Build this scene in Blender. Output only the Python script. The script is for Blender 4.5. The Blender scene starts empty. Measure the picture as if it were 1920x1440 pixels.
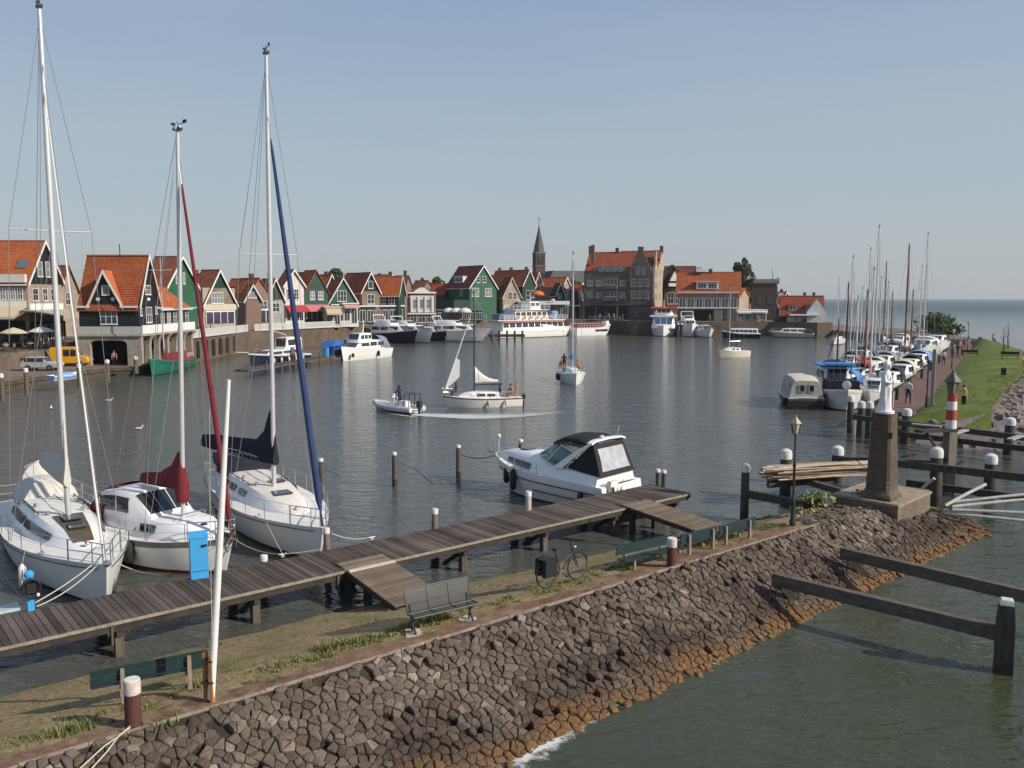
import bpy, math, random
from math import cos, sin, pi
from mathutils import Vector, Matrix
random.seed(7)
SC = bpy.context.scene
COL = SC.collection
R = math.radians
EYE = 8.6
FOC = 1600.0
PITCH = math.atan(0.1)
cam_d = bpy.data.cameras.new("camera")
cam = bpy.data.objects.new("camera", cam_d)
COL.objects.link(cam)
cam.location = (0, 0, EYE)
cam.rotation_euler = (R(90) - PITCH, 0, 0)
cam_d.sensor_width = 36.0
cam_d.lens = 36.0 * FOC / 1920.0
cam_d.clip_start = 0.5
cam_d.clip_end = 30000
SC.camera = cam
SUN_AZ, SUN_EL = R(112), R(31)          # azimuth clockwise from +Y
W = bpy.data.worlds.new("World")
SC.world = W
W.use_nodes = True
wn, wl = W.node_tree.nodes, W.node_tree.links
sky = wn.new("ShaderNodeTexSky")
sky.sky_type = 'NISHITA'
sky.sun_disc = False
sky.sun_elevation = SUN_EL
sky.sun_rotation = SUN_AZ
sky.altitude = 0
sky.air_density = 1.0
sky.dust_density = 2.0
sky.ozone_density = 1.5
geo = wn.new("ShaderNodeTexCoord"); sepz = wn.new("ShaderNodeSeparateXYZ"); grad = wn.new("ShaderNodeValToRGB")
wl.new(geo.outputs['Generated'], sepz.inputs[0]); wl.new(sepz.outputs[2], grad.inputs[0])
ge = grad.color_ramp.elements                        # hazy summer sky: pale low down, bluer overhead
ge[0].position = 0.0; ge[0].color = (.315, .335, .343, 1)
ge[1].position = 1.0; ge[1].color = (.125, .185, .32, 1)
for pos_, c_ in ((.07, (.298, .338, .365, 1)), (.17, (.262, .327, .385, 1)), (.36, (.180, .250, .368, 1))):
 q_ = ge.new(pos_); q_.color = c_
gain = wn.new("ShaderNodeMixRGB"); gain.blend_type = 'MULTIPLY'; gain.inputs[0].default_value = 1
gain.inputs[2].default_value = (10, 10, 10, 1)
wl.new(grad.outputs[0], gain.inputs[1])
veil = wn.new("ShaderNodeMixRGB"); veil.inputs[0].default_value = 0.9
bg = wn["Background"]
bg.inputs[1].default_value = 0.12
wl.new(sky.outputs[0], veil.inputs[1])
cm_ = wn.new("ShaderNodeMapping"); cm_.inputs['Scale'].default_value = (1.6, 1.6, 9); wl.new(geo.outputs['Generated'], cm_.inputs[0])
cn_ = wn.new("ShaderNodeTexNoise"); cn_.inputs['Scale'].default_value = 1.5; cn_.inputs['Detail'].default_value = 5; wl.new(cm_.outputs[0], cn_.inputs['Vector'])
cr_ = wn.new("ShaderNodeMapRange"); cr_.inputs[1].default_value = .35; cr_.inputs[2].default_value = .75; cr_.inputs[4].default_value = .22; wl.new(cn_.outputs[0], cr_.inputs[0])
wisp = wn.new("ShaderNodeMixRGB"); wisp.inputs[2].default_value = (3.45, 3.62, 3.85, 1)      # faint veils of cirrus
wl.new(cr_.outputs[0], wisp.inputs[0]); wl.new(gain.outputs[0], wisp.inputs[1]); wl.new(wisp.outputs[0], veil.inputs[2])
wl.new(veil.outputs[0], bg.inputs[0])
sun_d = bpy.data.lights.new("sun", 'SUN')
sun_d.energy = 4.15
sun_d.angle = R(0.6)
sun_d.color = (1.0, 0.91, 0.79)
sun = bpy.data.objects.new("sun", sun_d)
COL.objects.link(sun)
to_sun = Vector((sin(SUN_AZ) * cos(SUN_EL), cos(SUN_AZ) * cos(SUN_EL), sin(SUN_EL)))
sun.rotation_euler = to_sun.to_track_quat('Z', 'Y').to_euler()
sun.location = (60, -30, 60)
SC.view_settings.view_transform = 'Standard'
SC.view_settings.look = 'None'
SC.view_settings.exposure = 0.30
SC.view_settings.gamma = 1.0
SC.cycles.max_bounces = 5
SC.cycles.transparent_max_bounces = 12
SC.cycles.caustics_reflective = False
SC.cycles.caustics_refractive = False
CP, SP = cos(PITCH), sin(PITCH)
def px(x, y, z=0.0):
 u, v = (x - 960) / FOC, (720 - y) / FOC
 d = Vector((u, CP + v * SP, v * CP - SP))
 t = (z - EYE) / d.z
 return Vector((d.x * t, d.y * t, z))
def py(x, y, Y):
 u, v = (x - 960) / FOC, (720 - y) / FOC
 d = Vector((u, CP + v * SP, v * CP - SP))
 return d * (Y / d.y) + Vector((0, 0, EYE))
def zat(y, Y):
 return py(960, y, Y).z
MATS = {}
def nodes_of(name):
 m = bpy.data.materials.new(name)
 m.use_nodes = True
 return m, m.node_tree.nodes, m.node_tree.links, m.node_tree.nodes["Principled BSDF"]
def M(name, c=None, r=.6, var=.22, sc=4., metal=0., bump=0., bsc=None, st=(1, 1, 1), spec=.4, alpha=1.):
 """painted / solid surface: colour broken by two scales of noise"""
 if name in MATS: return MATS[name]
 m, n, l, b = nodes_of(name)
 tc = n.new("ShaderNodeTexCoord"); mp = n.new("ShaderNodeMapping"); mp.inputs['Scale'].default_value = st
 l.new(tc.outputs['Object'], mp.inputs[0])
 n1 = n.new("ShaderNodeTexNoise"); n1.inputs['Scale'].default_value = sc; n1.inputs['Detail'].default_value = 6
 n1.inputs['Roughness'].default_value = .65
 l.new(mp.outputs[0], n1.inputs['Vector'])
 rp = n.new("ShaderNodeValToRGB")
 rp.color_ramp.elements[0].position = .28; rp.color_ramp.elements[1].position = .72
 lo = tuple(x * (1 - var) for x in c); hi = tuple(min(1, x * (1 + var * .8)) for x in c)
 rp.color_ramp.elements[0].color = (*lo, 1); rp.color_ramp.elements[1].color = (*hi, 1)
 l.new(n1.outputs[0], rp.inputs[0]); l.new(rp.outputs[0], b.inputs['Base Color'])
 b.inputs['Roughness'].default_value = r; b.inputs['Metallic'].default_value = metal
 b.inputs['Specular IOR Level'].default_value = spec
 if alpha < 1: b.inputs['Alpha'].default_value = alpha
 if bump:
  n2 = n.new("ShaderNodeTexNoise"); n2.inputs['Scale'].default_value = bsc or sc * 5; n2.inputs['Detail'].default_value = 5
  l.new(mp.outputs[0], n2.inputs['Vector'])
  bp = n.new("ShaderNodeBump"); bp.inputs['Strength'].default_value = bump; bp.inputs['Distance'].default_value = .03
  l.new(n2.outputs[0], bp.inputs['Height']); l.new(bp.outputs[0], b.inputs['Normal'])
 MATS[name] = m
 return m
def courses(name, c1, c2, mortar, bw, bh, ax=('Y', 'Z'), r=.8, msize=.012, bump=.4, off=.5, dirt=.3, sc2=.6):
 """brick / tile / board courses laid along two object axes"""
 if name in MATS: return MATS[name]
 m, n, l, b = nodes_of(name)
 tc = n.new("ShaderNodeTexCoord"); sp = n.new("ShaderNodeSeparateXYZ"); cb = n.new("ShaderNodeCombineXYZ")
 l.new(tc.outputs['Object'], sp.inputs[0])
 if ax[0] == 'XY':
  ad = n.new("ShaderNodeMath"); l.new(sp.outputs[0], ad.inputs[0]); l.new(sp.outputs[1], ad.inputs[1]); l.new(ad.outputs[0], cb.inputs[0])
 else:
  l.new(sp.outputs['XYZ'.index(ax[0])], cb.inputs[0])
 l.new(sp.outputs['XYZ'.index(ax[1])], cb.inputs[1])
 br = n.new("ShaderNodeTexBrick")
 br.inputs['Scale'].default_value = 1; br.inputs['Brick Width'].default_value = bw; br.inputs['Row Height'].default_value = bh
 br.inputs['Mortar Size'].default_value = msize; br.offset = off
 br.inputs['Color1'].default_value = (*c1, 1); br.inputs['Color2'].default_value = (*c2, 1); br.inputs['Mortar'].default_value = (*mortar, 1)
 l.new(cb.outputs[0], br.inputs['Vector'])
 nz = n.new("ShaderNodeTexNoise"); nz.inputs['Scale'].default_value = sc2; nz.inputs['Detail'].default_value = 7; nz.inputs['Roughness'].default_value = .7
 l.new(tc.outputs['Object'], nz.inputs['Vector'])
 mx = n.new("ShaderNodeMixRGB"); mx.blend_type = 'MULTIPLY'; mx.inputs[0].default_value = 1
 rp = n.new("ShaderNodeValToRGB"); rp.color_ramp.elements[0].position = .3; rp.color_ramp.elements[1].position = .68
 k = 1 - dirt
 rp.color_ramp.elements[0].color = (k, k, k, 1); rp.color_ramp.elements[1].color = (1.12, 1.1, 1.05, 1)
 l.new(nz.outputs[0], rp.inputs[0]); l.new(br.outputs[0], mx.inputs[1]); l.new(rp.outputs[0], mx.inputs[2])
 l.new(mx.outputs[0], b.inputs['Base Color'])
 b.inputs['Roughness'].default_value = r; b.inputs['Specular IOR Level'].default_value = .3
 bp = n.new("ShaderNodeBump"); bp.inputs['Strength'].default_value = bump; bp.inputs['Distance'].default_value = .03; bp.invert = True
 l.new(br.outputs['Fac'], bp.inputs['Height']); l.new(bp.outputs[0], b.inputs['Normal'])
 MATS[name] = m
 return m
def tile(name, c, d=.3):
 return courses(name, tuple(x * 1.12 for x in c), tuple(x * .82 for x in c), tuple(x * .45 for x in c), .27, .27, ('Y', 'Z'), .75, .03, .8, 0, d)
def brick(name, c, mort=(.35, .32, .28)):
 return courses(name, tuple(x * 1.15 for x in c), tuple(x * .8 for x in c), mort, .24, .09, ('XY', 'Z'), .85, .012, .3, .5, .28)
def boards(name, c, h=.22):
 return courses(name, tuple(x * 1.1 for x in c), tuple(x * .88 for x in c), tuple(x * .4 for x in c), 9., h, ('XY', 'Z'), .6, .014, .5, .3, .25)
def glass(name='window_glass', c=(.02, .025, .03), r=.06):
 if name in MATS: return MATS[name]
 m, n, l, b = nodes_of(name)
 b.inputs['Base Color'].default_value = (*c, 1); b.inputs['Roughness'].default_value = r
 b.inputs['Specular IOR Level'].default_value = .8
 nz = n.new("ShaderNodeTexNoise"); nz.inputs['Scale'].default_value = 1.4
 bp = n.new("ShaderNodeBump"); bp.inputs['Strength'].default_value = .12; bp.inputs['Distance'].default_value = .05
 l.new(nz.outputs[0], bp.inputs['Height']); l.new(bp.outputs[0], b.inputs['Normal'])
 MATS[name] = m
 return m
WHITE = M('white_paint', (.70, .70, .68), .45, .07, 2.)
GEL = M('white_gelcoat', (.80, .79, .77), .22, .05, 1.2, spec=.5)
CREAM = M('cream_gelcoat', (.66, .62, .52), .3, .08, 1.4)
DECKW = M('deck_nonslip', (.72, .70, .65), .7, .12, 5., bump=.2)
GLASS = glass()
DARK = M('dark_plastic', (.018, .018, .02), .5, .3)
STEEL = M('stainless', (.55, .55, .56), .25, .1, metal=.9)
ALU = M('mast_aluminium', (.62, .62, .62), .35, .08, metal=.35)
WIRE = M('rigging_wire', (.30, .31, .33), .4, .1, metal=.5)
ROPE = M('pale_rope', (.50, .46, .37), .9, .25, 30)
DROPE = M('dark_rope', (.06, .07, .09), .9, .25, 30)
NAVY = M('navy_canvas', (.007, .009, .020), .8, .35, 3., bump=.4, bsc=5)
BLUEC = M('blue_canvas', (.020, .042, .115), .8, .3, 3., bump=.4, bsc=6)
REDC = M('maroon_canvas', (.15, .013, .022), .8, .3, 3., bump=.5, bsc=5)
PALEC = M('pale_grey_canvas', (.56, .53, .48), .85, .15, 3., bump=.5, bsc=5)
CREAMC = M('cream_canvas', (.52, .46, .36), .85, .2, 3., bump=.4, bsc=5)
BLACKC = M('black_canvas', (.012, .012, .013), .75, .3, 3., bump=.3, bsc=5)
GREYW = M('weathered_timber', (.105, .085, .066), .9, .45, 3., bump=.6, bsc=14, st=(1, 1, 1))
DARKW = M('tarred_timber', (.040, .034, .028), .85, .5, 3., bump=.6, bsc=12)
PILEW = M('pile_timber', (.10, .085, .068), .9, .5, 2.5, bump=.7, bsc=10, st=(3, 3, .5))
TEAK = M('teak', (.23, .13, .065), .6, .3, 4., st=(1, 6, 1))
VARN = M('varnished_timber', (.20, .075, .022), .3, .35, 3.)
SKIN = M('skin', (.48, .30, .21), .6, .1)
SKIN2 = M('tanned_skin', (.40, .21, .13), .6, .1)
RUBBER = M('rubber', (.015, .015, .016), .7, .3)
class MB:
 def __init__(s): s.v = []; s.f = []; s.m = []
 def add(s, vs, fs, m=0, mx=None):
  o = len(s.v)
  s.v += [tuple(mx @ Vector(p)) if mx else tuple(p) for p in vs]
  for k, f in enumerate(fs):
   s.f.append([o + i for i in f]); s.m.append(m[k] if isinstance(m, (list, tuple)) else m)
  return s
 def box(s, c, d, m=0, rz=0., mx=None, tp=(1, 1)):
  x, y, z = d[0] / 2, d[1] / 2, d[2] / 2
  vs = [(sx * x * (tp[0] if sz > 0 else 1), sy * y * (tp[1] if sz > 0 else 1), sz * z) for sz in (-1, 1) for sy in (-1, 1) for sx in (-1, 1)]
  T = Matrix.Translation(Vector(c)) @ Matrix.Rotation(rz, 4, 'Z')
  if mx: T = mx @ T
  return s.add(vs, [(0, 2, 3, 1), (4, 5, 7, 6), (0, 1, 5, 4), (2, 6, 7, 3), (0, 4, 6, 2), (1, 3, 7, 5)], m, T)
 def bar(s, a, b, w, h, m=0, up=(0, 0, 1)):
  a, b = Vector(a), Vector(b); d = b - a; L = d.length
  if L < 1e-6: return s
  x = d / L; u = Vector(up)
  if abs(x.dot(u)) > .98: u = Vector((1, 0, 0))
  y = u.cross(x).normalized(); z = x.cross(y)
  T = Matrix((x, y, z)).transposed().to_4x4(); T.translation = (a + b) / 2
  return s.box((0, 0, 0), (L, w, h), m, 0, T)
 def tube(s, pts, r, n=8, m=0, cap=True, sq=1.):
  pts = [Vector(p) for p in pts]; k = len(pts)
  rs = r if isinstance(r, (list, tuple)) else [r] * k
  rings = []; prev = None
  for i, p in enumerate(pts):
   d = (pts[min(i + 1, k - 1)] - pts[max(i - 1, 0)]).normalized()
   if prev is None:
    u = Vector((0, 0, 1)) if abs(d.z) < .9 else Vector((1, 0, 0))
    a = d.cross(u).normalized()
   else:
    a = (prev - d * prev.dot(d)).normalized()
   prev = a; b = d.cross(a)
   rings.append([p + (a * cos(2 * pi * j / n) + b * sin(2 * pi * j / n) * sq) * rs[i] for j in range(n)])
  return s.loft(rings, m, True, cap)
 def loft(s, rings, m=0, closed=True, cap=True):
  n = len(rings[0]); o = len(s.v)
  for r_ in rings: s.v += [tuple(p) for p in r_]
  for i in range(len(rings) - 1):
   for j in range(n if closed else n - 1):
    a, b = o + i * n + j, o + i * n + (j + 1) % n
    s.f.append([a, b, b + n, a + n]); s.m.append(m[j] if isinstance(m, (list, tuple)) else m)
  if cap:
   mc = m[0] if isinstance(m, (list, tuple)) else m
   s.f.append([o + j for j in range(n)][::-1]); s.m.append(mc)
   q = o + (len(rings) - 1) * n
   s.f.append([q + j for j in range(n)]); s.m.append(mc)
  return s
 def lathe(s, prof, n=16, m=0, c=(0, 0, 0), cap=True):
  rings = [[(c[0] + r * cos(2 * pi * j / n), c[1] + r * sin(2 * pi * j / n), c[2] + z) for j in range(n)] for r, z in prof]
  return s.loft(rings, m, True, cap)
 def ell(s, c, d, m=0, n=10, k=7, mx=None):
  rings = []
  for i in range(k + 1):
   a = -pi / 2 + pi * (i + .02) / (k + .04)
   rr, z = cos(a), sin(a)
   rings.append([Vector((c[0] + d[0] * rr * cos(2 * pi * j / n), c[1] + d[1] * rr * sin(2 * pi * j / n), c[2] + d[2] * z)) for j in range(n)])
  if mx: rings = [[mx @ p for p in q] for q in rings]
  return s.loft(rings, m)
 def prism(s, poly, a, b, m=0, mx=None):
  """poly: 2D (p,q) list in local XZ, extruded along Y from a to b"""
  n = len(poly)
  vs = [(p, a, q) for p, q in poly] + [(p, b, q) for p, q in poly]
  fs = [list(range(n)), list(range(2 * n - 1, n - 1, -1))] + [[i, i + n, (i + 1) % n + n, (i + 1) % n] for i in range(n)]
  return s.add(vs, fs, m, mx)
 def slab(s, poly, a, b, m=0):
  """poly: 2D (x,y) list, extruded in Z from a to b"""
  n = len(poly)
  vs = [(p, q, a) for p, q in poly] + [(p, q, b) for p, q in poly]
  fs = [list(range(n))[::-1], list(range(n, 2 * n))] + [[i, (i + 1) % n, (i + 1) % n + n, i + n] for i in range(n)]
  return s.add(vs, fs, m)
 def build(s, name, mats, parent=None, label=None, sharp=38, loc=None, kind=None):
  me = bpy.data.meshes.new(name)
  me.from_pydata(s.v, [], s.f)
  if not isinstance(mats, (list, tuple)): mats = [mats]
  for t in mats: me.materials.append(t)
  if len(mats) > 1: me.polygons.foreach_set('material_index', [min(i, len(mats) - 1) for i in s.m])
  me.polygons.foreach_set('use_smooth', [True] * len(me.polygons))
  me.update()
  import bmesh
  bm = bmesh.new(); bm.from_mesh(me); bmesh.ops.recalc_face_normals(bm, faces=bm.faces); bm.to_mesh(me); bm.free()
  me.set_sharp_from_angle(angle=R(sharp))
  o = bpy.data.objects.new(name, me)
  COL.objects.link(o)
  if parent: o.parent = parent
  if label: o['label'] = label
  if loc is not None: o.location = loc
  if kind: o['kind'] = kind
  return o
def tag(o, label, cat, group=None):
 o['label'] = label; o['category'] = cat
 if group: o['group'] = group
 return o
def thing(name, label, cat, loc=(0, 0, 0), rz=0., group=None):
 o = bpy.data.objects.new(name, None)
 COL.objects.link(o)
 o.empty_display_size = .3
 o.location = loc; o.rotation_euler = (0, 0, rz)
 return tag(o, label, cat, group)
def kids(o): return [c for c in list(COL.objects) if c.parent == o]
def dup(root, loc, rz=None, label=None, group=None, scale=None):
 ch = {}
 def cp(o, par):
  c = o.copy(); COL.objects.link(c)
  if par: c.parent = par
  for k in list(o.children): cp(k, c)
  return c
 r = cp(root, None)
 r.location = loc
 if rz is not None: r.rotation_euler = (0, 0, rz)
 if label: r['label'] = label
 if group: r['group'] = group
 if scale: r.scale = (scale,) * 3
 return r
def lerp(a, b, t): return a + (b - a) * t
# ================================================================ SETTING: water, mole
DR = math.atan2(.633, .774)
DE, DN = Vector((.774, .633, 0)), Vector((-.633, .774, 0))
def D(s, n, z=0.): return DE * s + DN * n + Vector((0, 0, z))
def to_sn(p): return p.x * DE.x + p.y * DE.y, p.x * DN.x + p.y * DN.y
def water_material():
 m, n, l, b = nodes_of('harbour_water')
 tc = n.new("ShaderNodeTexCoord")
 big = n.new("ShaderNodeTexNoise"); big.inputs['Scale'].default_value = .035; big.inputs['Detail'].default_value = 4
 l.new(tc.outputs['Object'], big.inputs['Vector'])
 sp = n.new("ShaderNodeSeparateXYZ"); l.new(tc.outputs['Object'], sp.inputs[0])
 a = n.new("ShaderNodeMath"); a.operation = 'MULTIPLY'; a.inputs[1].default_value = .633; l.new(sp.outputs[0], a.inputs[0])
 c = n.new("ShaderNodeMath"); c.operation = 'MULTIPLY'; c.inputs[1].default_value = -.774; l.new(sp.outputs[1], c.inputs[0])
 d = n.new("ShaderNodeMath"); l.new(a.outputs[0], d.inputs[0]); l.new(c.outputs[0], d.inputs[1])
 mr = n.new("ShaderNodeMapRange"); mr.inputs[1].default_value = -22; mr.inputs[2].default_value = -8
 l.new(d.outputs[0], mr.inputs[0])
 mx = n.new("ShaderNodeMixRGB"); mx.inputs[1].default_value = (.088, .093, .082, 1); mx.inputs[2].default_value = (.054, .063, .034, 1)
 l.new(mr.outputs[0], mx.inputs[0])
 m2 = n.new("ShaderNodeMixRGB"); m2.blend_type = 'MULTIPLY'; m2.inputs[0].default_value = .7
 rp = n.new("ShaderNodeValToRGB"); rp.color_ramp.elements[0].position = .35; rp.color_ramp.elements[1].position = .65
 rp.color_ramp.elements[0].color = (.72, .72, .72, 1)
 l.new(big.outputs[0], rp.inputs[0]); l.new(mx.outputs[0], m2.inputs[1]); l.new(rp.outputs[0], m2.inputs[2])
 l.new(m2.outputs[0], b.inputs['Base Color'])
 b.inputs['IOR'].default_value = 1.33; b.inputs['Roughness'].default_value = .09
 b.inputs['Specular IOR Level'].default_value = .46
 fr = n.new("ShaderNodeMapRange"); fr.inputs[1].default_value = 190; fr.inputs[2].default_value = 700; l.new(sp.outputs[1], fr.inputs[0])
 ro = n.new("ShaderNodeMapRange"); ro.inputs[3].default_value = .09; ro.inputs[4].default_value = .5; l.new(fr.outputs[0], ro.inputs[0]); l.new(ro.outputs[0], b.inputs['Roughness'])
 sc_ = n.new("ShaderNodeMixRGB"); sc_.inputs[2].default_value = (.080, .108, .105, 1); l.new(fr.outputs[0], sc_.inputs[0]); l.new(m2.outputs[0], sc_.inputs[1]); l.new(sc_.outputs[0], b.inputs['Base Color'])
 def wave(scale, st, rot, det, strength, dist, prev, kind='noise'):
  mp = n.new("ShaderNodeMapping"); mp.inputs['Scale'].default_value = st; mp.inputs['Rotation'].default_value = (0, 0, rot)
  l.new(tc.outputs['Object'], mp.inputs[0])
  t = n.new("ShaderNodeTexNoise"); t.inputs['Scale'].default_value = scale; t.inputs['Detail'].default_value = det; t.inputs['Roughness'].default_value = .55
  t.inputs['Distortion'].default_value = .4
  l.new(mp.outputs[0], t.inputs['Vector'])
  bp = n.new("ShaderNodeBump"); bp.inputs['Strength'].default_value = strength; bp.inputs['Distance'].default_value = dist
  l.new(t.outputs[0], bp.inputs['Height'])
  if prev: l.new(prev.outputs[0], bp.inputs['Normal'])
  return bp
 p = wave(.5, (.7, 1.4, 1), R(12), 2, .42, .22, None)
 p = wave(1.9, (.6, 1.4, 1), R(-8), 3, .62, .13, p)
 p = wave(5.5, (.6, 1.4, 1), R(20), 2, .50, .045, p)
 l.new(p.outputs[0], b.inputs['Normal'])
 return m
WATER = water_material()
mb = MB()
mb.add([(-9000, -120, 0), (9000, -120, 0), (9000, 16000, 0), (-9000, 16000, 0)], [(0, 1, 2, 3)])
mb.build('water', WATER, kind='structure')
def n_in(s):
 if s < 10: return 20.75
 if s < 27: return lerp(20.75, 19.4, (s - 10) / 17)
 return lerp(19.4, 14.2, min(1, (s - 27) / 7.4) ** 1.3)
def n_out(s):
 if s < 9: return 11.75
 if s < 33: return lerp(11.75, 12.75, (s - 9) / 24)
 return lerp(12.75, 14.0, min(1, (s - 33) / 1.6))
def crest(s): return 1.3 if s < 27 else 1.3 - 1.0 * max(0, min(1, (s - 27) / 7.2)) ** 1.2
def mole_z(s, n):
 ni, no, cr = n_in(s), n_out(s), crest(s)
 nk = 14.69
 if n <= nk: return cr * max(-.4, (n - no) / max(.3, nk - no))
 if n < 16.1: return cr - (n - nk) * .07
 z1 = cr - .1
 return z1 * max(-.25, 1 - (n - 16.1) / max(.3, ni - 16.1))
def earth_material():
 m, n, l, b = nodes_of('dry_moss_bank')
 tc = n.new("ShaderNodeTexCoord")
 def nz(sc, det=6, ro=.65):
  t = n.new("ShaderNodeTexNoise"); t.inputs['Scale'].default_value = sc; t.inputs['Detail'].default_value = det; t.inputs['Roughness'].default_value = ro
  l.new(tc.outputs['Object'], t.inputs['Vector']); return t
 t1, t2, t3 = nz(9., 8, .75), nz(.9), nz(40, 3)
 r1 = n.new("ShaderNodeValToRGB"); e = r1.color_ramp.elements
 e[0].position = .3; e[0].color = (.14, .105, .058, 1); e[1].position = .75; e[1].color = (.55, .42, .25, 1)
 x = r1.color_ramp.elements.new(.52); x.color = (.34, .25, .145, 1)
 l.new(t1.outputs[0], r1.inputs[0])
 r2 = n.new("ShaderNodeValToRGB"); r2.color_ramp.elements[0].position = .48; r2.color_ramp.elements[1].position = .66
 l.new(t2.outputs[0], r2.inputs[0])
 mx = n.new("ShaderNodeMixRGB"); mx.inputs[2].default_value = (.19, .185, .07, 1)
 l.new(r2.outputs[0], mx.inputs[0]); l.new(r1.outputs[0], mx.inputs[1])
 l.new(mx.outputs[0], b.inputs['Base Color']); b.inputs['Roughness'].default_value = .95; b.inputs['Specular IOR Level'].default_value = .1
 bp = n.new("ShaderNodeBump"); bp.inputs['Strength'].default_value = .8; bp.inputs['Distance'].default_value = .06
 l.new(t3.outputs[0], bp.inputs['Height']); l.new(bp.outputs[0], b.inputs['Normal'])
 return m
EARTH = earth_material()
mb = MB()
rows = []
ss = [-9 + i * .5 for i in range(0, 88)]
for s in ss:
 ni, no = n_in(s) + .5, n_out(s) - .4
 ns = [no, lerp(no, 14.69, .5), 14.66, 14.7, 15.4, 16.1] + [lerp(16.1, ni, k / 8) for k in range(1, 9)]
 rows.append([(s, q, mole_z(s, q) - (.14 if q < 14.6 else .05 if q < 14.68 else 0) + (random.uniform(-.02, .02) if q > 15.5 else 0)) for q in ns])
mb.loft(rows, 0, False, False)
mb.m = [1 if k % 13 < 3 else 0 for k in range(len(mb.f))]
mole = mb.build('mole_bank', [EARTH, M('dark_gravel_fill', (.035, .028, .022), .95, .5, 9, bump=.6)], kind='structure'); mole.rotation_euler.z = DR
PATHM = courses('path_bricks', (.25, .115, .075), (.17, .080, .058), (.20, .155, .10), .21, .105, ('X', 'Y'), .9, .012, .4, .5, .5, 1.1)
mb = MB()
rows = []
for i in range(0, 124):
 s = -8 + i * .26
 if s > 24.6: break
 w = 15.38 + .10 * sin(s * 1.7) + .06 * sin(s * 4.1)
 rows.append([(s, q, mole_z(s, q) + .012 + .01 * sin(s * 5 + q * 9)) for q in (14.78, 14.98, 15.18, w)])
mb.loft(rows, 0, False, False)
pn, pl_ = PATHM.node_tree.nodes, PATHM.node_tree.links
tcp = pn.new("ShaderNodeTexCoord"); tn_ = pn.new("ShaderNodeTexNoise"); tn_.inputs['Scale'].default_value = 2.6; tn_.inputs['Detail'].default_value = 8; tn_.inputs['Roughness'].default_value = .75
pl_.new(tcp.outputs['Object'], tn_.inputs['Vector']); rr_ = pn.new("ShaderNodeValToRGB"); rr_.color_ramp.elements[0].position = .47; rr_.color_ramp.elements[1].position = .60
pl_.new(tn_.outputs[0], rr_.inputs[0]); mxp = pn.new("ShaderNodeMixRGB"); mxp.inputs[2].default_value = (.25, .185, .105, 1)
bs_ = pn["Principled BSDF"]; pl_.new(rr_.outputs[0], mxp.inputs[0]); pl_.new(bs_.inputs['Base Color'].links[0].from_socket, mxp.inputs[1]); pl_.new(mxp.outputs[0], bs_.inputs['Base Color'])
pth = mb.build('brick_path', PATHM, kind='structure'); pth.rotation_euler.z = DR
mb = MB()
s = -8.0
while s < 24.4:
 L = random.uniform(.9, 1.1)
 mb.box((s + L / 2, 14.73 + random.uniform(-.01, .01), 1.29 + random.uniform(-.01, .012)), (L - .015, .045, .12))
 s += L
kb = mb.build('path_edging', M('edging_concrete', (.27, .21, .16), .9, .5, 5, bump=.4), kind='structure'); kb.rotation_euler.z = DR
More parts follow.
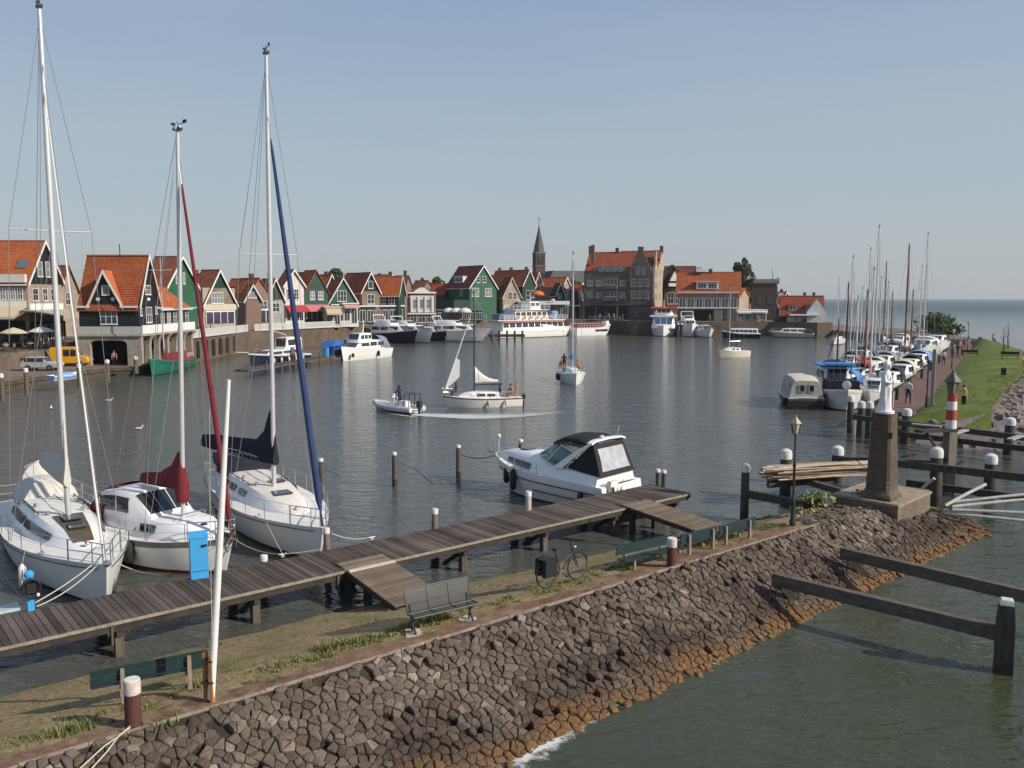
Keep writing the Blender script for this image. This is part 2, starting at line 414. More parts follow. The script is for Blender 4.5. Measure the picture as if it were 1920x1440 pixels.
def stone_material():
 m, n, l, b = nodes_of('basalt_stones')
 at = n.new("ShaderNodeAttribute"); at.attribute_name = 'tone'
 tc = n.new("ShaderNodeTexCoord")
 t = n.new("ShaderNodeTexNoise"); t.inputs['Scale'].default_value = 7; t.inputs['Detail'].default_value = 8; t.inputs['Roughness'].default_value = .7
 l.new(tc.outputs['Object'], t.inputs['Vector'])
 big = n.new("ShaderNodeTexNoise"); big.inputs['Scale'].default_value = .55; big.inputs['Detail'].default_value = 4
 l.new(tc.outputs['Object'], big.inputs['Vector'])
 rp = n.new("ShaderNodeValToRGB"); e = rp.color_ramp.elements
 e[0].position = .0; e[0].color = (.050, .036, .028, 1); e[1].position = 1; e[1].color = (.30, .255, .205, 1)
 x = e.new(.35); x.color = (.098, .074, .057, 1); x = e.new(.75); x.color = (.165, .130, .103, 1)
 ad = n.new("ShaderNodeMath"); ad.operation = 'MULTIPLY_ADD'; ad.inputs[1].default_value = .55; ad.inputs[2].default_value = -.28
 l.new(t.outputs[0], ad.inputs[0])
 a2 = n.new("ShaderNodeMath"); l.new(at.outputs['Fac'], a2.inputs[0]); l.new(ad.outputs[0], a2.inputs[1])
 a3 = n.new("ShaderNodeMath"); a3.operation = 'MULTIPLY_ADD'; a3.inputs[1].default_value = 1.3; a3.inputs[2].default_value = -.66; l.new(big.outputs[0], a3.inputs[0])
 a4 = n.new("ShaderNodeMath"); l.new(a2.outputs[0], a4.inputs[0]); l.new(a3.outputs[0], a4.inputs[1])
 spz = n.new("ShaderNodeSeparateXYZ"); l.new(tc.outputs['Object'], spz.inputs[0])
 dm = n.new("ShaderNodeMath"); dm.operation = 'MULTIPLY_ADD'; dm.inputs[1].default_value = .9; l.new(big.outputs[0], dm.inputs[0]); l.new(spz.outputs[2], dm.inputs[2])
 dr = n.new("ShaderNodeMapRange"); dr.inputs[1].default_value = .75; dr.inputs[2].default_value = 1.35; dr.inputs[3].default_value = -.30; dr.inputs[4].default_value = .02; l.new(dm.outputs[0], dr.inputs[0])
 a5 = n.new("ShaderNodeMath"); l.new(a4.outputs[0], a5.inputs[0]); l.new(dr.outputs[0], a5.inputs[1])
 l.new(a5.outputs[0], rp.inputs[0])
 sp = n.new("ShaderNodeSeparateXYZ"); l.new(tc.outputs['Object'], sp.inputs[0])
 h = n.new("ShaderNodeMath"); h.operation = 'MULTIPLY_ADD'; h.inputs[1].default_value = .55; l.new(big.outputs[0], h.inputs[0]); l.new(sp.outputs[2], h.inputs[2])
 h2 = n.new("ShaderNodeMath"); h2.operation = 'MULTIPLY_ADD'; h2.inputs[1].default_value = .35; l.new(at.outputs['Fac'], h2.inputs[0]); l.new(h.outputs[0], h2.inputs[2])
 h3 = n.new("ShaderNodeMath"); h3.operation = 'MULTIPLY_ADD'; h3.inputs[1].default_value = .45; l.new(t.outputs[0], h3.inputs[0]); l.new(h2.outputs[0], h3.inputs[2])
 mr = n.new("ShaderNodeMapRange"); mr.inputs[1].default_value = .98; mr.inputs[2].default_value = .72; l.new(h3.outputs[0], mr.inputs[0])
 rc = n.new("ShaderNodeValToRGB"); rc.color_ramp.elements[0].color = (.075, .042, .020, 1); rc.color_ramp.elements[1].color = (.31, .165, .065, 1)
 rc.color_ramp.elements[0].position = .3; rc.color_ramp.elements[1].position = .8; l.new(t.outputs[0], rc.inputs[0])
 mx = n.new("ShaderNodeMixRGB"); l.new(mr.outputs[0], mx.inputs[0]); l.new(rp.outputs[0], mx.inputs[1]); l.new(rc.outputs[0], mx.inputs[2])
 l.new(mx.outputs[0], b.inputs['Base Color']); b.inputs['Roughness'].default_value = .88; b.inputs['Specular IOR Level'].default_value = .25
 bp = n.new("ShaderNodeBump"); bp.inputs['Strength'].default_value = .9; bp.inputs['Distance'].default_value = .05
 t2 = n.new("ShaderNodeTexNoise"); t2.inputs['Scale'].default_value = 16; t2.inputs['Detail'].default_value = 6; l.new(tc.outputs['Object'], t2.inputs['Vector'])
 l.new(t2.outputs[0], bp.inputs['Height']); l.new(bp.outputs[0], b.inputs['Normal'])
 return m
def clip(poly, mx_, my_, nx, ny):
 out = []
 for i in range(len(poly)):
  a, c = poly[i], poly[(i + 1) % len(poly)]
  da = (a[0] - mx_) * nx + (a[1] - my_) * ny; dc = (c[0] - mx_) * nx + (c[1] - my_) * ny
  if da <= 0: out.append(a)
  if (da < 0 < dc) or (dc < 0 < da):
   t = da / (da - dc); out.append((a[0] + (c[0] - a[0]) * t, a[1] + (c[1] - a[1]) * t))
 return out
rs = random.Random(11)
cell = .196
pts = {}
def stretch(s): return 1.0
i = 0
for iy in range(0, 62):
 for ix in range(0, 209):
  s = -5.5 + (ix + .5 * (iy % 2)) * cell + rs.uniform(-.088, .088)
  q = 10.9 + iy * cell * .84 + rs.uniform(-.075, .075)
  pts[(ix, iy)] = (s, q)
verts, faces, tone = [], [], []
tip0 = 24.4
for (ix, iy), (s, q) in pts.items():
 if s > 34.4 or rs.random() < .035: continue
 top = 14.67 if s < tip0 else min(n_in(s) + .1, 14.58 + (s - tip0) * 1.6)
 if q > top or q < n_out(s) - .55: continue
 poly = [(s - .4, q - .4), (s + .4, q - .4), (s + .4, q + .4), (s - .4, q + .4)]
 for dx in (-2, -1, 0, 1, 2):
  for dy in (-2, -1, 0, 1, 2):
   o = pts.get((ix + dx, iy + dy))
   if o is None or (dx == 0 and dy == 0): continue
   nx, ny = o[0] - s, o[1] - q
   poly = clip(poly, s + nx / 2, q + ny / 2, nx, ny)
   if len(poly) < 3: break
 if len(poly) < 3: continue
 cx = sum(a[0] for a in poly) / len(poly); cy = sum(a[1] for a in poly) / len(poly)
 sh = rs.uniform(.92, .985); poly = [(a[0] + rs.uniform(-.012, .012), a[1] + rs.uniform(-.012, .012)) for a in poly]
 hgt = rs.uniform(-.02, .04); tl = (rs.uniform(-.1, .1), rs.uniform(-.1, .1))
 if rs.random() < .03: hgt += .07
 tn = min(1, max(0, rs.gauss(.48, .15)))
 if rs.random() < .012: tn = .92
 dn, do_ = .02, n_out(s)
 o0 = len(verts); k = len(poly)
 rings = [(sh, -.13, 0), (sh, -.022, 1), (sh * .945, .010, 1), (sh * .74, .024, 1), (.36 * sh, .028, 1)]
 for sc_, dz, w_ in rings:
  for a in poly:
   x, y = cx + (a[0] - cx) * sc_, cy + (a[1] - cy) * sc_
   lift = dz + hgt * w_ + (x - cx) * tl[0] * w_ + (y - cy) * tl[1] * w_ + rs.uniform(-.009, .009) * w_
   side = -.40 if cy < 14.69 else 0
   verts.append((x, y + side * lift, mole_z(x, y) + .92 * lift)); tone.append(tn)
 for r_ in range(len(rings) - 1):
  for j in range(k):
   a, b_ = o0 + r_ * k + j, o0 + r_ * k + (j + 1) % k
   faces.append([a, b_, b_ + k, a + k])
 faces.append([o0 + (len(rings) - 1) * k + j for j in range(k)])
mb = MB(); mb.v = verts; mb.f = faces; mb.m = [0] * len(faces)
st = mb.build('stone_revetment', stone_material(), kind='structure', sharp=28); st.rotation_euler.z = DR
at = st.data.attributes.new('tone', 'FLOAT', 'POINT'); at.data.foreach_set('value', tone)
def foam_material(name, thr, sc, st_=(1, 1, 1), c=(.62, .63, .60)):
 m, n, l, b = nodes_of(name)
 tc = n.new("ShaderNodeTexCoord"); mp = n.new("ShaderNodeMapping"); mp.inputs['Scale'].default_value = st_
 l.new(tc.outputs['Object'], mp.inputs[0])
 t = n.new("ShaderNodeTexNoise"); t.inputs['Scale'].default_value = sc; t.inputs['Detail'].default_value = 8; t.inputs['Roughness'].default_value = .7
 l.new(mp.outputs[0], t.inputs['Vector'])
 at = n.new("ShaderNodeAttribute"); at.attribute_name = 'dense'
 ad = n.new("ShaderNodeMath"); l.new(t.outputs[0], ad.inputs[0]); l.new(at.outputs['Fac'], ad.inputs[1])
 mr = n.new("ShaderNodeMapRange"); mr.inputs[1].default_value = thr; mr.inputs[2].default_value = thr + .22
 l.new(ad.outputs[0], mr.inputs[0])
 b.inputs['Base Color'].default_value = (*c, 1); b.inputs['Roughness'].default_value = .6
 tr = n.new("ShaderNodeBsdfTransparent"); mx = n.new("ShaderNodeMixShader")
 l.new(mr.outputs[0], mx.inputs[0]); l.new(tr.outputs[0], mx.inputs[1]); l.new(b.outputs[0], mx.inputs[2])
 l.new(mx.outputs[0], n["Material Output"].inputs['Surface'])
 return m
def foam_strip(name, rows, dens, mat):
 mb = MB(); mb.loft(rows, 0, False, False)
 o = mb.build(name, mat, kind='stuff')
 at = o.data.attributes.new('dense', 'FLOAT', 'POINT'); at.data.foreach_set('value', dens)
 o['label'] = dens_label.get(name, 'white foam on the water')
 return o
dens_label = {'foam': 'white foam washing along the foot of the orange stones', 'wake': 'pale foaming wake trailing behind the motor dinghy'}
rows, dn = [], []
for i in range(0, 150):
 s = -4 + i * .25
 if s > 33: break
 o = n_out(s) + .05 * sin(s * 3)
 w_ = .25 + .15 * sin(s * .9) + (.25 * math.exp(-((s - 10.5) / 1.6) ** 2))
 rows.append([tuple(D(s, o + .28, .008)), tuple(D(s, o + .02, .012)), tuple(D(s, o - w_, .012))])
 bst = .32 * math.exp(-((s - 10.3) / 1.3) ** 2)
 dn += [.10 + bst, .08 + bst, -.12 + bst * .3]
foam_strip('foam', rows, dn, foam_material('foam_wash', .60, 3.))
def grass_mat(name, c1, c2):
 m, n, l, b = nodes_of(name)
 tc = n.new("ShaderNodeTexCoord"); t = n.new("ShaderNodeTexNoise"); t.inputs['Scale'].default_value = 1.6; t.inputs['Detail'].default_value = 5
 l.new(tc.outputs['Object'], t.inputs['Vector'])
 rp = n.new("ShaderNodeValToRGB"); rp.color_ramp.elements[0].position = .35; rp.color_ramp.elements[1].position = .65
 rp.color_ramp.elements[0].color = (*c1, 1); rp.color_ramp.elements[1].color = (*c2, 1)
 l.new(t.outputs[0], rp.inputs[0]); l.new(rp.outputs[0], b.inputs['Base Color']); b.inputs['Roughness'].default_value = .8; b.inputs['Specular IOR Level'].default_value = .2
 return m
def tufts(name, spots, mats, label, kind='stuff', hmul=1.):
 """spots: (pos, radius, blades, height)"""
 mb = MB(); rg = random.Random(5)
 for p, rad, nb, h in spots:
  for _ in range(nb):
   a, rr = rg.uniform(0, 6.28), rad * math.sqrt(rg.random())
   b0 = Vector((p[0] + rr * cos(a), p[1] + rr * sin(a), p[2] - .02))
   yaw = rg.uniform(0, 6.28); ln = h * rg.uniform(.5, 1.25); lean = rg.uniform(.1, .9) * ln
   dr = Vector((cos(yaw), sin(yaw), 0)); sd = Vector((-dr.y, dr.x, 0)) * rg.uniform(.006, .013) * (1 + h)
   tip = b0 + dr * lean + Vector((0, 0, ln)); mid = b0 + dr * lean * .35 + Vector((0, 0, ln * .62))
   mb.add([b0 - sd, b0 + sd, mid + sd * .8, mid - sd * .8, tip], [(0, 1, 2, 3), (3, 2, 4)], rg.choice((0, 0, 1)))
 o = mb.build(name, mats, kind=kind)
 o['label'] = label
 return o
GR1 = grass_mat('grass_blades', (.060, .105, .018), (.15, .18, .045)); GR2 = grass_mat('dry_grass_blades', (.17, .15, .055), (.32, .26, .13))
rg = random.Random(3); spots = []
for i in range(620):
 s = rg.uniform(-4, 24.3)
 dense = .5 + .5 * sin(s * 1.35 + 1) * sin(s * .52 + 2)
 if rg.random() > .25 + dense: continue
 n_ = rg.gauss(15.78, .22)
 if n_ < 15.3: continue
 spots.append((D(s, n_, mole_z(s, n_)), rg.uniform(.07, .22), rg.randint(14, 40), rg.uniform(.035, .10)))
for i in range(1700):
 s = rg.uniform(-5, 26); n_ = rg.uniform(15.6, n_in(s) - .1)
 spots.append((D(s, n_, mole_z(s, n_)), rg.uniform(.05, .2), rg.randint(5, 14), rg.uniform(.018, .045)))
for i in range(260):
 s = rg.uniform(-4, 24.3); n_ = rg.choice((14.66, 14.8, 14.9, 15.1, 15.3)) + rg.gauss(0, .05)
 if sin(s * 2.1) + sin(s * .83 + 1) > .1: spots.append((D(s, n_, mole_z(s, n_) + .01), rg.uniform(.05, .16), rg.randint(8, 20), rg.uniform(.025, .06)))
for s, n_, k in ((3.0, 15.6, 90), (10.6, 15.75, 160), (10.2, 15.8, 90), (7.7, 16.0, 60), (8.3, 15.9, 60), (4.15, 14.74, 50), (5.3, 15.9, 70), (9.0, 15.7, 60), (18.6, 16.2, 60), (7.2, 20.3, 50), (25.0, 14.9, 50)):
 for _ in range(3):
  spots.append((D(s + rg.uniform(-.35, .35), n_ + rg.uniform(-.12, .12), mole_z(s, n_)), .2, k // 2, rg.uniform(.09, .17)))
tufts('grass', spots, [GR1, GR2], 'green and dry grass tufts edging the brick path on the mole')
# ================================================================ FOREGROUND: jetty, posts, furniture
DECKZ = .95
jet = thing('jetty', 'long brown plank jetty running beside the grassy mole in front of the moored yachts', 'jetty', (0, 0, 0), DR)
PLANK = bpy.data.materials.new('jetty_planks')
def plank_material(name, lo, mid, hi):
 m, n, l, b = nodes_of(name)
 at = n.new("ShaderNodeAttribute"); at.attribute_name = 'tone'
 tc = n.new("ShaderNodeTexCoord"); mp = n.new("ShaderNodeMapping"); mp.inputs['Scale'].default_value = (14, 1.2, 6)
 l.new(tc.outputs['Object'], mp.inputs[0])
 t = n.new("ShaderNodeTexNoise"); t.inputs['Scale'].default_value = 2.2; t.inputs['Detail'].default_value = 8; t.inputs['Roughness'].default_value = .7
 l.new(mp.outputs[0], t.inputs['Vector'])
 t2 = n.new("ShaderNodeTexNoise"); t2.inputs['Scale'].default_value = .8; t2.inputs['Detail'].default_value = 6; l.new(tc.outputs['Object'], t2.inputs['Vector'])
 a = n.new("ShaderNodeMath"); a.operation = 'MULTIPLY_ADD'; a.inputs[1].default_value = .55; l.new(t.outputs[0], a.inputs[0]); l.new(at.outputs['Fac'], a.inputs[2])
 c = n.new("ShaderNodeMath"); c.operation = 'MULTIPLY_ADD'; c.inputs[1].default_value = .8; l.new(t2.outputs[0], c.inputs[0]); l.new(a.outputs[0], c.inputs[2])
 mr = n.new("ShaderNodeMapRange"); mr.inputs[1].default_value = .55; mr.inputs[2].default_value = 1.35; l.new(c.outputs[0], mr.inputs[0])
 rp = n.new("ShaderNodeValToRGB"); e = rp.color_ramp.elements
 e[0].color = (*lo, 1); e[1].color = (*hi, 1); x = e.new(.5); x.color = (*mid, 1)
 l.new(mr.outputs[0], rp.inputs[0]); l.new(rp.outputs[0], b.inputs['Base Color'])
 b.inputs['Roughness'].default_value = .85; b.inputs['Specular IOR Level'].default_value = .25
 bp = n.new("ShaderNodeBump"); bp.inputs['Strength'].default_value = .5; bp.inputs['Distance'].default_value = .015
 l.new(t.outputs[0], bp.inputs['Height']); l.new(bp.outputs[0], b.inputs['Normal'])
 return m
PLANK = plank_material('jetty_planks', (.042, .032, .026), (.090, .070, .057), (.165, .135, .112))
PLANK2 = plank_material('gangway_planks', (.10, .075, .052), (.17, .130, .092), (.26, .205, .15))
def planked(name, s0, s1, n0, n1, w, z0, mat, parent, tilt=None, thick=.045, seed=1):
 rg = random.Random(seed); mb = MB(); tone = []
 s = s0
 while s < s1 - .02:
  ww = min(w * rg.uniform(.93, 1.06), s1 - s)
  z = z0 + rg.uniform(-.006, .006)
  mb.box((s + ww / 2, (n0 + n1) / 2 + rg.uniform(-.02, .02), z - thick / 2), (ww - .016, n1 - n0, thick))
  tone += [rg.uniform(0, .5)] * 8
  s += ww
 o = mb.build(name, mat, parent)
 at = o.data.attributes.new('tone', 'FLOAT', 'POINT'); at.data.foreach_set('value', tone)
 return o
planked('deck', -3.0, 26.4, 21.2, 23.3, .16, DECKZ, PLANK, jet)
mb = MB(); mb.box((11.7, 21.26, DECKZ - .16), (29.3, .09, .2)); mb.box((11.7, 23.2, DECKZ - .16), (29.3, .09, .2)); mb.box((11.7, 22.2, DECKZ - .16), (29.3, .09, .2))
mb.box((26.42, 22.25, DECKZ - .1), (.07, 2.1, .2))
mb.build('edge_beam', DARKW, jet)
mb = MB(); mb.box((11.7, 21.185, DECKZ - .045), (29.4, .03, .075))
mb.build('edge_strip', M('edge_strip_wood', (.26, .23, .18), .8, .4, 6), jet)
s = -1.6
while s < 26.3:
 mb = MB(); mb.box((s, 22.2, DECKZ - .33), (.16, 1.9, .16))
 mb.bar((s + .02, 21.5, DECKZ - .35), (s + .02, 22.9, -.3), .1, .12); mb.build('cross_beam', DARKW, jet)
 for n_ in (21.42, 23.0):
  mb = MB(); mb.box((s, n_, .05), (.2, .2, 1.4), 0); mb.build('pile', PILEW, jet)
 s += 3.42
mb = MB()
for n_, s_ in ((21.0, 5.05), (21.0, 11.0)):
 mb.box((s_, 21.24, DECKZ - .3), (.05, .14, .5)); mb.build('fender_strip', GREYW, jet); mb = MB()
def gangway(label, s0, s1, n_top, n_bot, z_bot):
 L = n_top - n_bot
 g = thing('gangway', label, 'gangway', tuple(D((s0 + s1) / 2, n_top, DECKZ + .05)), DR, 'gangways from the mole to the jetty')
 tl = math.atan2(DECKZ + .05 - z_bot, L); Ls = L / cos(tl); w = s1 - s0
 rg = random.Random(int(s0 * 7)); mb = MB(); tone = []; k = int(Ls / .17)
 for i in range(k):
  t = (i + .5) / k
  mb.box((0, -t * L, -t * (DECKZ + .05 - z_bot)), (w, Ls / k - .012, .04), 0, 0, None)
  tone += [rg.uniform(.1, .5)] * 8
 o = mb.build('deck', PLANK2, g); at = o.data.attributes.new('tone', 'FLOAT', 'POINT'); at.data.foreach_set('value', tone)
 mb = MB()
 for sx in (-w / 2 + .06, w / 2 - .06):
  mb.bar((sx, .25, -.09), (sx, -L - .05, z_bot - DECKZ - .14), .08, .14)
 mb.build('side_beam', DARKW, g)
 mb = MB()
 for sx in (-w / 2 + .1, w / 2 - .1): mb.box((sx, -.5, -.75), (.16, .16, 1.3))
 mb.bar((-w / 2, -.5, -.25), (w / 2, -.5, -.25), .1, .14); mb.build('support', DARKW, g)
 return g
g1 = gangway('wide plank gangway with a pale cross strip, behind the grey metal bench', 11.25, 12.75, 21.75, 18.55, .62)
mb = MB(); mb.box((0, -.72, -.045), (1.5, .13, .05)); mb.build('cross_strip', M('pale_strip', (.50, .46, .40), .8, .2), g1)
gangway('plank gangway at the far end of the jetty near the lamp post', 22.75, 24.15, 21.45, 17.5, .72)
CAPW = M('pile_cap_white', (.60, .60, .57), .7, .3, 4, bump=.3)
WETW = M('wet_pile_foot', (.040, .036, .022), .6, .5, 4, bump=.5)
def pile(label, p, top, r=.11, cap=.12, square=False, dome=False, mat=None, group='mooring piles standing in the harbour', wet=.35, zb=-.6):
 t = thing('mooring_pile', label, 'mooring pile', tuple(p), random.uniform(0, .6), group)
 z = p[2]; t.rotation_euler.x = random.uniform(-.022, .022); t.rotation_euler.y = random.uniform(-.022, .022)
 mb = MB(); mb.lathe([(r * 1.06, wet), (r * 1.03, top * .55), (r, top - cap)], 12); mb.build('post', mat or PILEW, t)
 mb = MB(); mb.lathe([(r * 1.08, zb), (r * 1.075, wet)], 12); mb.build('wet_foot', WETW, t)
 mb = MB()
 if dome: mb.lathe([(r * 1.12, top - cap), (r * 1.14, top - cap * .45), (r * 1.0, top - cap * .15), (r * .6, top), (r * .1, top + .03)], 14)
 else: mb.lathe([(r * 1.05, top - cap), (r * 1.05, top - .01), (r * .9, top + .015)], 12)
 mb.build('cap', CAPW, t)
 return t
def pile_px(label, x, ytop, ybot, wpx, **k):
 p = px(x, ybot, 0); sc = p.y / FOC
 top = zat(ytop, p.y)
 return pile(label, p, top, r=max(.07, wpx * sc / 2), **k)
pile_px('slim grey pile with white top standing beside the furled blue sail', 604, 860, 938, 9.5)
pile_px('slim grey pile with a sagging dark rope, alone in open water midway', 740, 848, 912, 9)
pile_px('slim pile with white top tied by rope to the bow of the motor cruiser', 860, 835, 897, 9)
pile_px('slim pile seen just behind the foredeck of the motor cruiser', 977, 824, 872, 9)
pile_px('left of two white topped piles close together past the cruiser stern', 1233, 880, 935, 9)
pile_px('right of two white topped piles close together past the cruiser stern', 1243.5, 882, 935, 9)
pj = 'short piles rising at the edge of the jetty'
def jpile(label, x, yt, yb, w, **k):
 p = px(x, yb, DECKZ); sc = p.y / FOC; r = w * sc / 2
 p = p + DN * (r + .03); top = zat(yt, p.y)
 return pile(label, (p.x, p.y, 0), top, r=r, cap=.16, group=pj, **k)
REDW = M('reddish_post', (.20, .13, .105), .8, .35, 4, bump=.4)
jpile('reddish post with white top beside the bow of the yacht with navy sail cover', 617, 990, 1030, 12, mat=REDW)
jpile('reddish post with white top on jetty edge, left of the motor cruiser', 818, 954, 992, 12, mat=REDW)
jpile('pale post with white top on jetty edge, in front of the cruiser hull', 995, 922, 957, 12, mat=M('pale_post', (.42, .38, .34), .8, .25, 4))
jpile('low squat timber stub on jetty edge between the two bows', 497, 1042, 1056, 14, mat=GREYW)
BIGP = M('dark_oak_pile', (.062, .055, .042), .85, .5, 2.5, bump=.8, bsc=9, st=(3, 3, .5))
def big(label, x, yt, yb, w, **k):
 kk = dict(cap=.42, dome=True, mat=BIGP, group='heavy guide piles with white domed caps', wet=.5)
 kk.update(k)
 return pile_px(label, x, yt, yb, w, **kk)
big('tall dark guide pile with small white cap, nearest left of the lamp post', 1395, 870, 975, 15, cap=.3)
big('guide pile with white dome just left of the bundle of poles', 1472, 842, 935, 20)
big('guide pile with white dome behind the bundle of poles', 1568, 836, 905, 20)
big('guide pile with white dome immediately left of the striped beacon post', 1753, 839, 950, 21)
big('guide pile with white dome right of the striped beacon post', 1855, 851, 935, 21)
big('guide pile with white dome between the statue and the striped beacon', 1697, 766, 832, 16)
big('guide pile with white dome at far right beyond the rock slope', 1890, 783, 852, 17)
big('guide pile close to the white fishing boat bow', 1594, 741, 812, 12)
big('guide pile standing second from the white fishing boat bow', 1612, 752, 818, 13)
big('guide pile half hidden beside the statue column', 1628, 752, 822, 13)
def beam(label, a, b, w, h, mat=None, name='guide_beam', strut=None, group='timber guide beams of the harbour entrance'):
 a, b = Vector(a), Vector(b)
 t = thing(name, label, 'guide beam', tuple(a), 0, group)
 mb = MB(); mb.bar((0, 0, 0), b - a, w, h); mb.build('rail', mat or GREYW, t)
 if strut:
  mb = MB(); mb.bar(Vector(strut[0]) - a, Vector(strut[1]) - a, w * .55, h * .7); mb.build('strut', DARKW, t)
 return t
OAK = M('guide_oak', (.110, .092, .075), .85, .5, 3, bump=.7, bsc=10, st=(1, 1, 2.5))
pA = px(1880, 1260, 0)
fp = thing('guide_post', 'stout square timber post with white painted top in the water at lower right', 'guide post', tuple(pA), R(20))
mb = MB(); mb.lathe([(.27, -.6), (.27, .3)], 4); mb.build('wet_foot', WETW, fp)
mb = MB(); mb.lathe([(.265, .3), (.26, 1.2), (.21, 1.62)], 4); mb.build('post', BIGP, fp)
mb = MB(); mb.lathe([(.205, 1.62), (.19, 1.72), (.15, 1.75)], 4); mb.build('cap', CAPW, fp)
mb = MB(); mb.box((.24, .1, .75), (.2, .16, .16)); mb.build('bolt_block', GREYW, fp)
a = px(1450, 1085, .95); b = pA + Vector((-.05, .12, .88))
beam('nearest long guide beam reaching from the stones to the square white topped post', a, b, .22, .33, OAK, strut=(a + Vector((.12, -.05, -.05)), px(1512, 1152, -.15)))
a = px(1578, 1036, .95)
beam('second long guide beam reaching from the stones out of the right edge', a, px(2060, 1150, .88), .22, .33, OAK, strut=(a + Vector((.12, -.05, -.05)), px(1640, 1100, -.15)))
P1, P2, P3 = px(1395, 975), px(1472, 935), px(1568, 905)
P4, P5 = px(1753, 950), px(1855, 935)
z_ = 1.1
def on(p, z): return Vector((p.x, p.y, z))
beam('dark guide beam from the tall pile towards the lamp post', on(P1, 1.05), px(1560, 955, .95), .2, .28, BIGP)
beam('dark short beam under the bundle of poles', px(1440, 908, .95), px(1560, 899, .95), .2, .28, BIGP)
beam('weathered beam from under the poles to the plinth', px(1520, 905, .95), px(1640, 940, .95), .2, .25, OAK)
beam('dark beam behind the statue column', on(P3, 1.1), on(P4, 1.75) + Vector((0, .25, 0)), .2, .28, BIGP)
beam('upper guide beam right of the statue joining the two domed piles', px(1676, 868, 1.7), px(1960, 900, 1.7), .2, .3, BIGP)
beam('lower guide beam right of the statue joining the two domed piles', px(1700, 905, .75), px(1960, 940, .75), .2, .28, BIGP)
beam('far upper guide beam in front of the rock slope', px(1600, 782, 1.3), px(1960, 826, 1.3), .22, .3, BIGP)
beam('far lower guide beam in front of the rock slope', px(1640, 808, .6), px(1960, 846, .6), .2, .3, BIGP)
beam('far dark beam behind the statue near the dock', px(1590, 778, .9), px(1790, 770, 1.0), .25, .3, DARKW)
for lab, q0, q1 in (('white plank lying on the far beams left of the beacon', (1710, 795), (1765, 800)), ('white plank end sticking out right of the beacon', (1790, 812), (1812, 806)), ('white plank end beside the far right pile', (1893, 824), (1915, 817))):
 o = MB().bar((0, 0, 0), px(*q1, 1.5) - px(*q0, 1.5), .3, .08).build('plank', M('white_plank', (.34, .33, .30), .8, .2), None, loc=px(*q0, 1.5)); tag(o, lab, 'plank', 'white planks on the guide beams')
for lab, q0, z0, q1, z1 in (('upper white pole propped from the tip to the pile', (1772, 948), 1.0, (1848, 908), 1.6), ('white pole second in the fan reaching right', (1782, 942), .9, (1990, 921), 1.35),
       ('white pole third in the fan reaching right', (1785, 950), .85, (1990, 931), 1.2), ('lowest white pole in the fan lying nearly flat', (1785, 956), .75, (1990, 966), .8),
       ('greyish pole lowest of all by the stones', (1770, 962), .6, (1990, 984), .5), ('short white plank leaning on the pile left of the beacon', (1728, 917), 1.2, (1752, 897), 1.7)):
 a, b = px(*q0, z0), px(*q1, z1)
 o = MB().tube([(0, 0, 0), (b - a) * .5 + Vector((0, 0, .02)), b - a], .06, 8).build('barrier_pole', M('worn_white_pole', (.42, .41, .38), .7, .25, 5), None, loc=a); tag(o, lab, 'pole', 'white barrier poles at the mole tip')
bp_ = thing('pole_bundle', 'bundle of long pale bare poles stacked on timber beams beside the statue', 'pole bundle', tuple(px(1440, 898, 1.1)))
q0 = px(1440, 898, 1.1); q1 = px(1640, 886, 1.1); ax = (q1 - q0); axn = ax.normalized(); sd = Vector((-axn.y, axn.x, 0))
STICK = [M('stick_a', (.36, .27, .19), .8, .3, 3), M('stick_b', (.26, .18, .12), .8, .3, 3), M('stick_c', (.46, .38, .28), .8, .3, 3)]
rg = random.Random(9); mb = MB()
for i in range(64):
 j, k = i % 14, i // 14
 st_, en = rg.uniform(-.45, .5), rg.uniform(-.5, .35)
 a = axn * st_ + sd * ((j - 7) * .11 + rg.uniform(-.05, .05)) + Vector((0, 0, .1 + k * .105 + rg.uniform(-.03, .03)))
 b = ax + axn * en + sd * ((j - 7) * .10 + rg.uniform(-.15, .15)) + Vector((0, 0, .1 + k * .10 + rg.uniform(-.05, .06)))
 mid = (a + b) / 2 + Vector((0, 0, rg.uniform(-.03, .05)))
 mb.tube([a, mid, b], [rg.uniform(.035, .05), .042, .03], 6, rg.randint(0, 2))
mb.build('sticks', STICK, bp_)
mb = MB()
c = ax * .78
mb.tube([c + sd * .85 * cos(t * .5236) + Vector((0, 0, .32 + .33 * sin(t * .5236))) for t in range(13)], .02, 6)
mb.build('lashing', DROPE, bp_)
A_, B_, C_ = px(1563, 925, 1.4), px(1684, 947, 1.4), px(1745, 921, 1.4)
mp_ = (A_ + C_) / 2; fx = (C_ - B_).normalized(); fy = (A_ - B_).normalized()
mon_rz = math.atan2(fx.y, fx.x)
base = px(1652, 932, 1.4)
mon = thing('monument', 'white robed statue on a tapering dark brick column and stone plinth at the mole tip', 'monument', (base.x, base.y, 1.4), mon_rz)
def loc_(p): return Matrix.Rotation(-mon_rz, 4, 'Z') @ (p - Vector((base.x, base.y, 1.4)))
STONE = M('plinth_stone', (.30, .235, .165), .9, .35, 2.2, bump=.5)
BRK = courses('column_brick', (.125, .092, .065), (.075, .055, .04), (.17, .14, .11), .22, .075, ('XY', 'Z'), .9, .01, .4, .5, .45, 1.1)
PLB = courses('plinth_brick', (.21, .155, .11), (.15, .105, .075), (.22, .19, .15), .24, .085, ('XY', 'Z'), .9, .012, .4, .5, .4, 1.0)
la, lb, lc = loc_(A_), loc_(B_), loc_(C_); ld = la + lc - lb
mb = MB(); mb.slab([(v.x, v.y) for v in (lb, lc, ld, la)], -1.6, -.09); mb.build('plinth', PLB, mon)
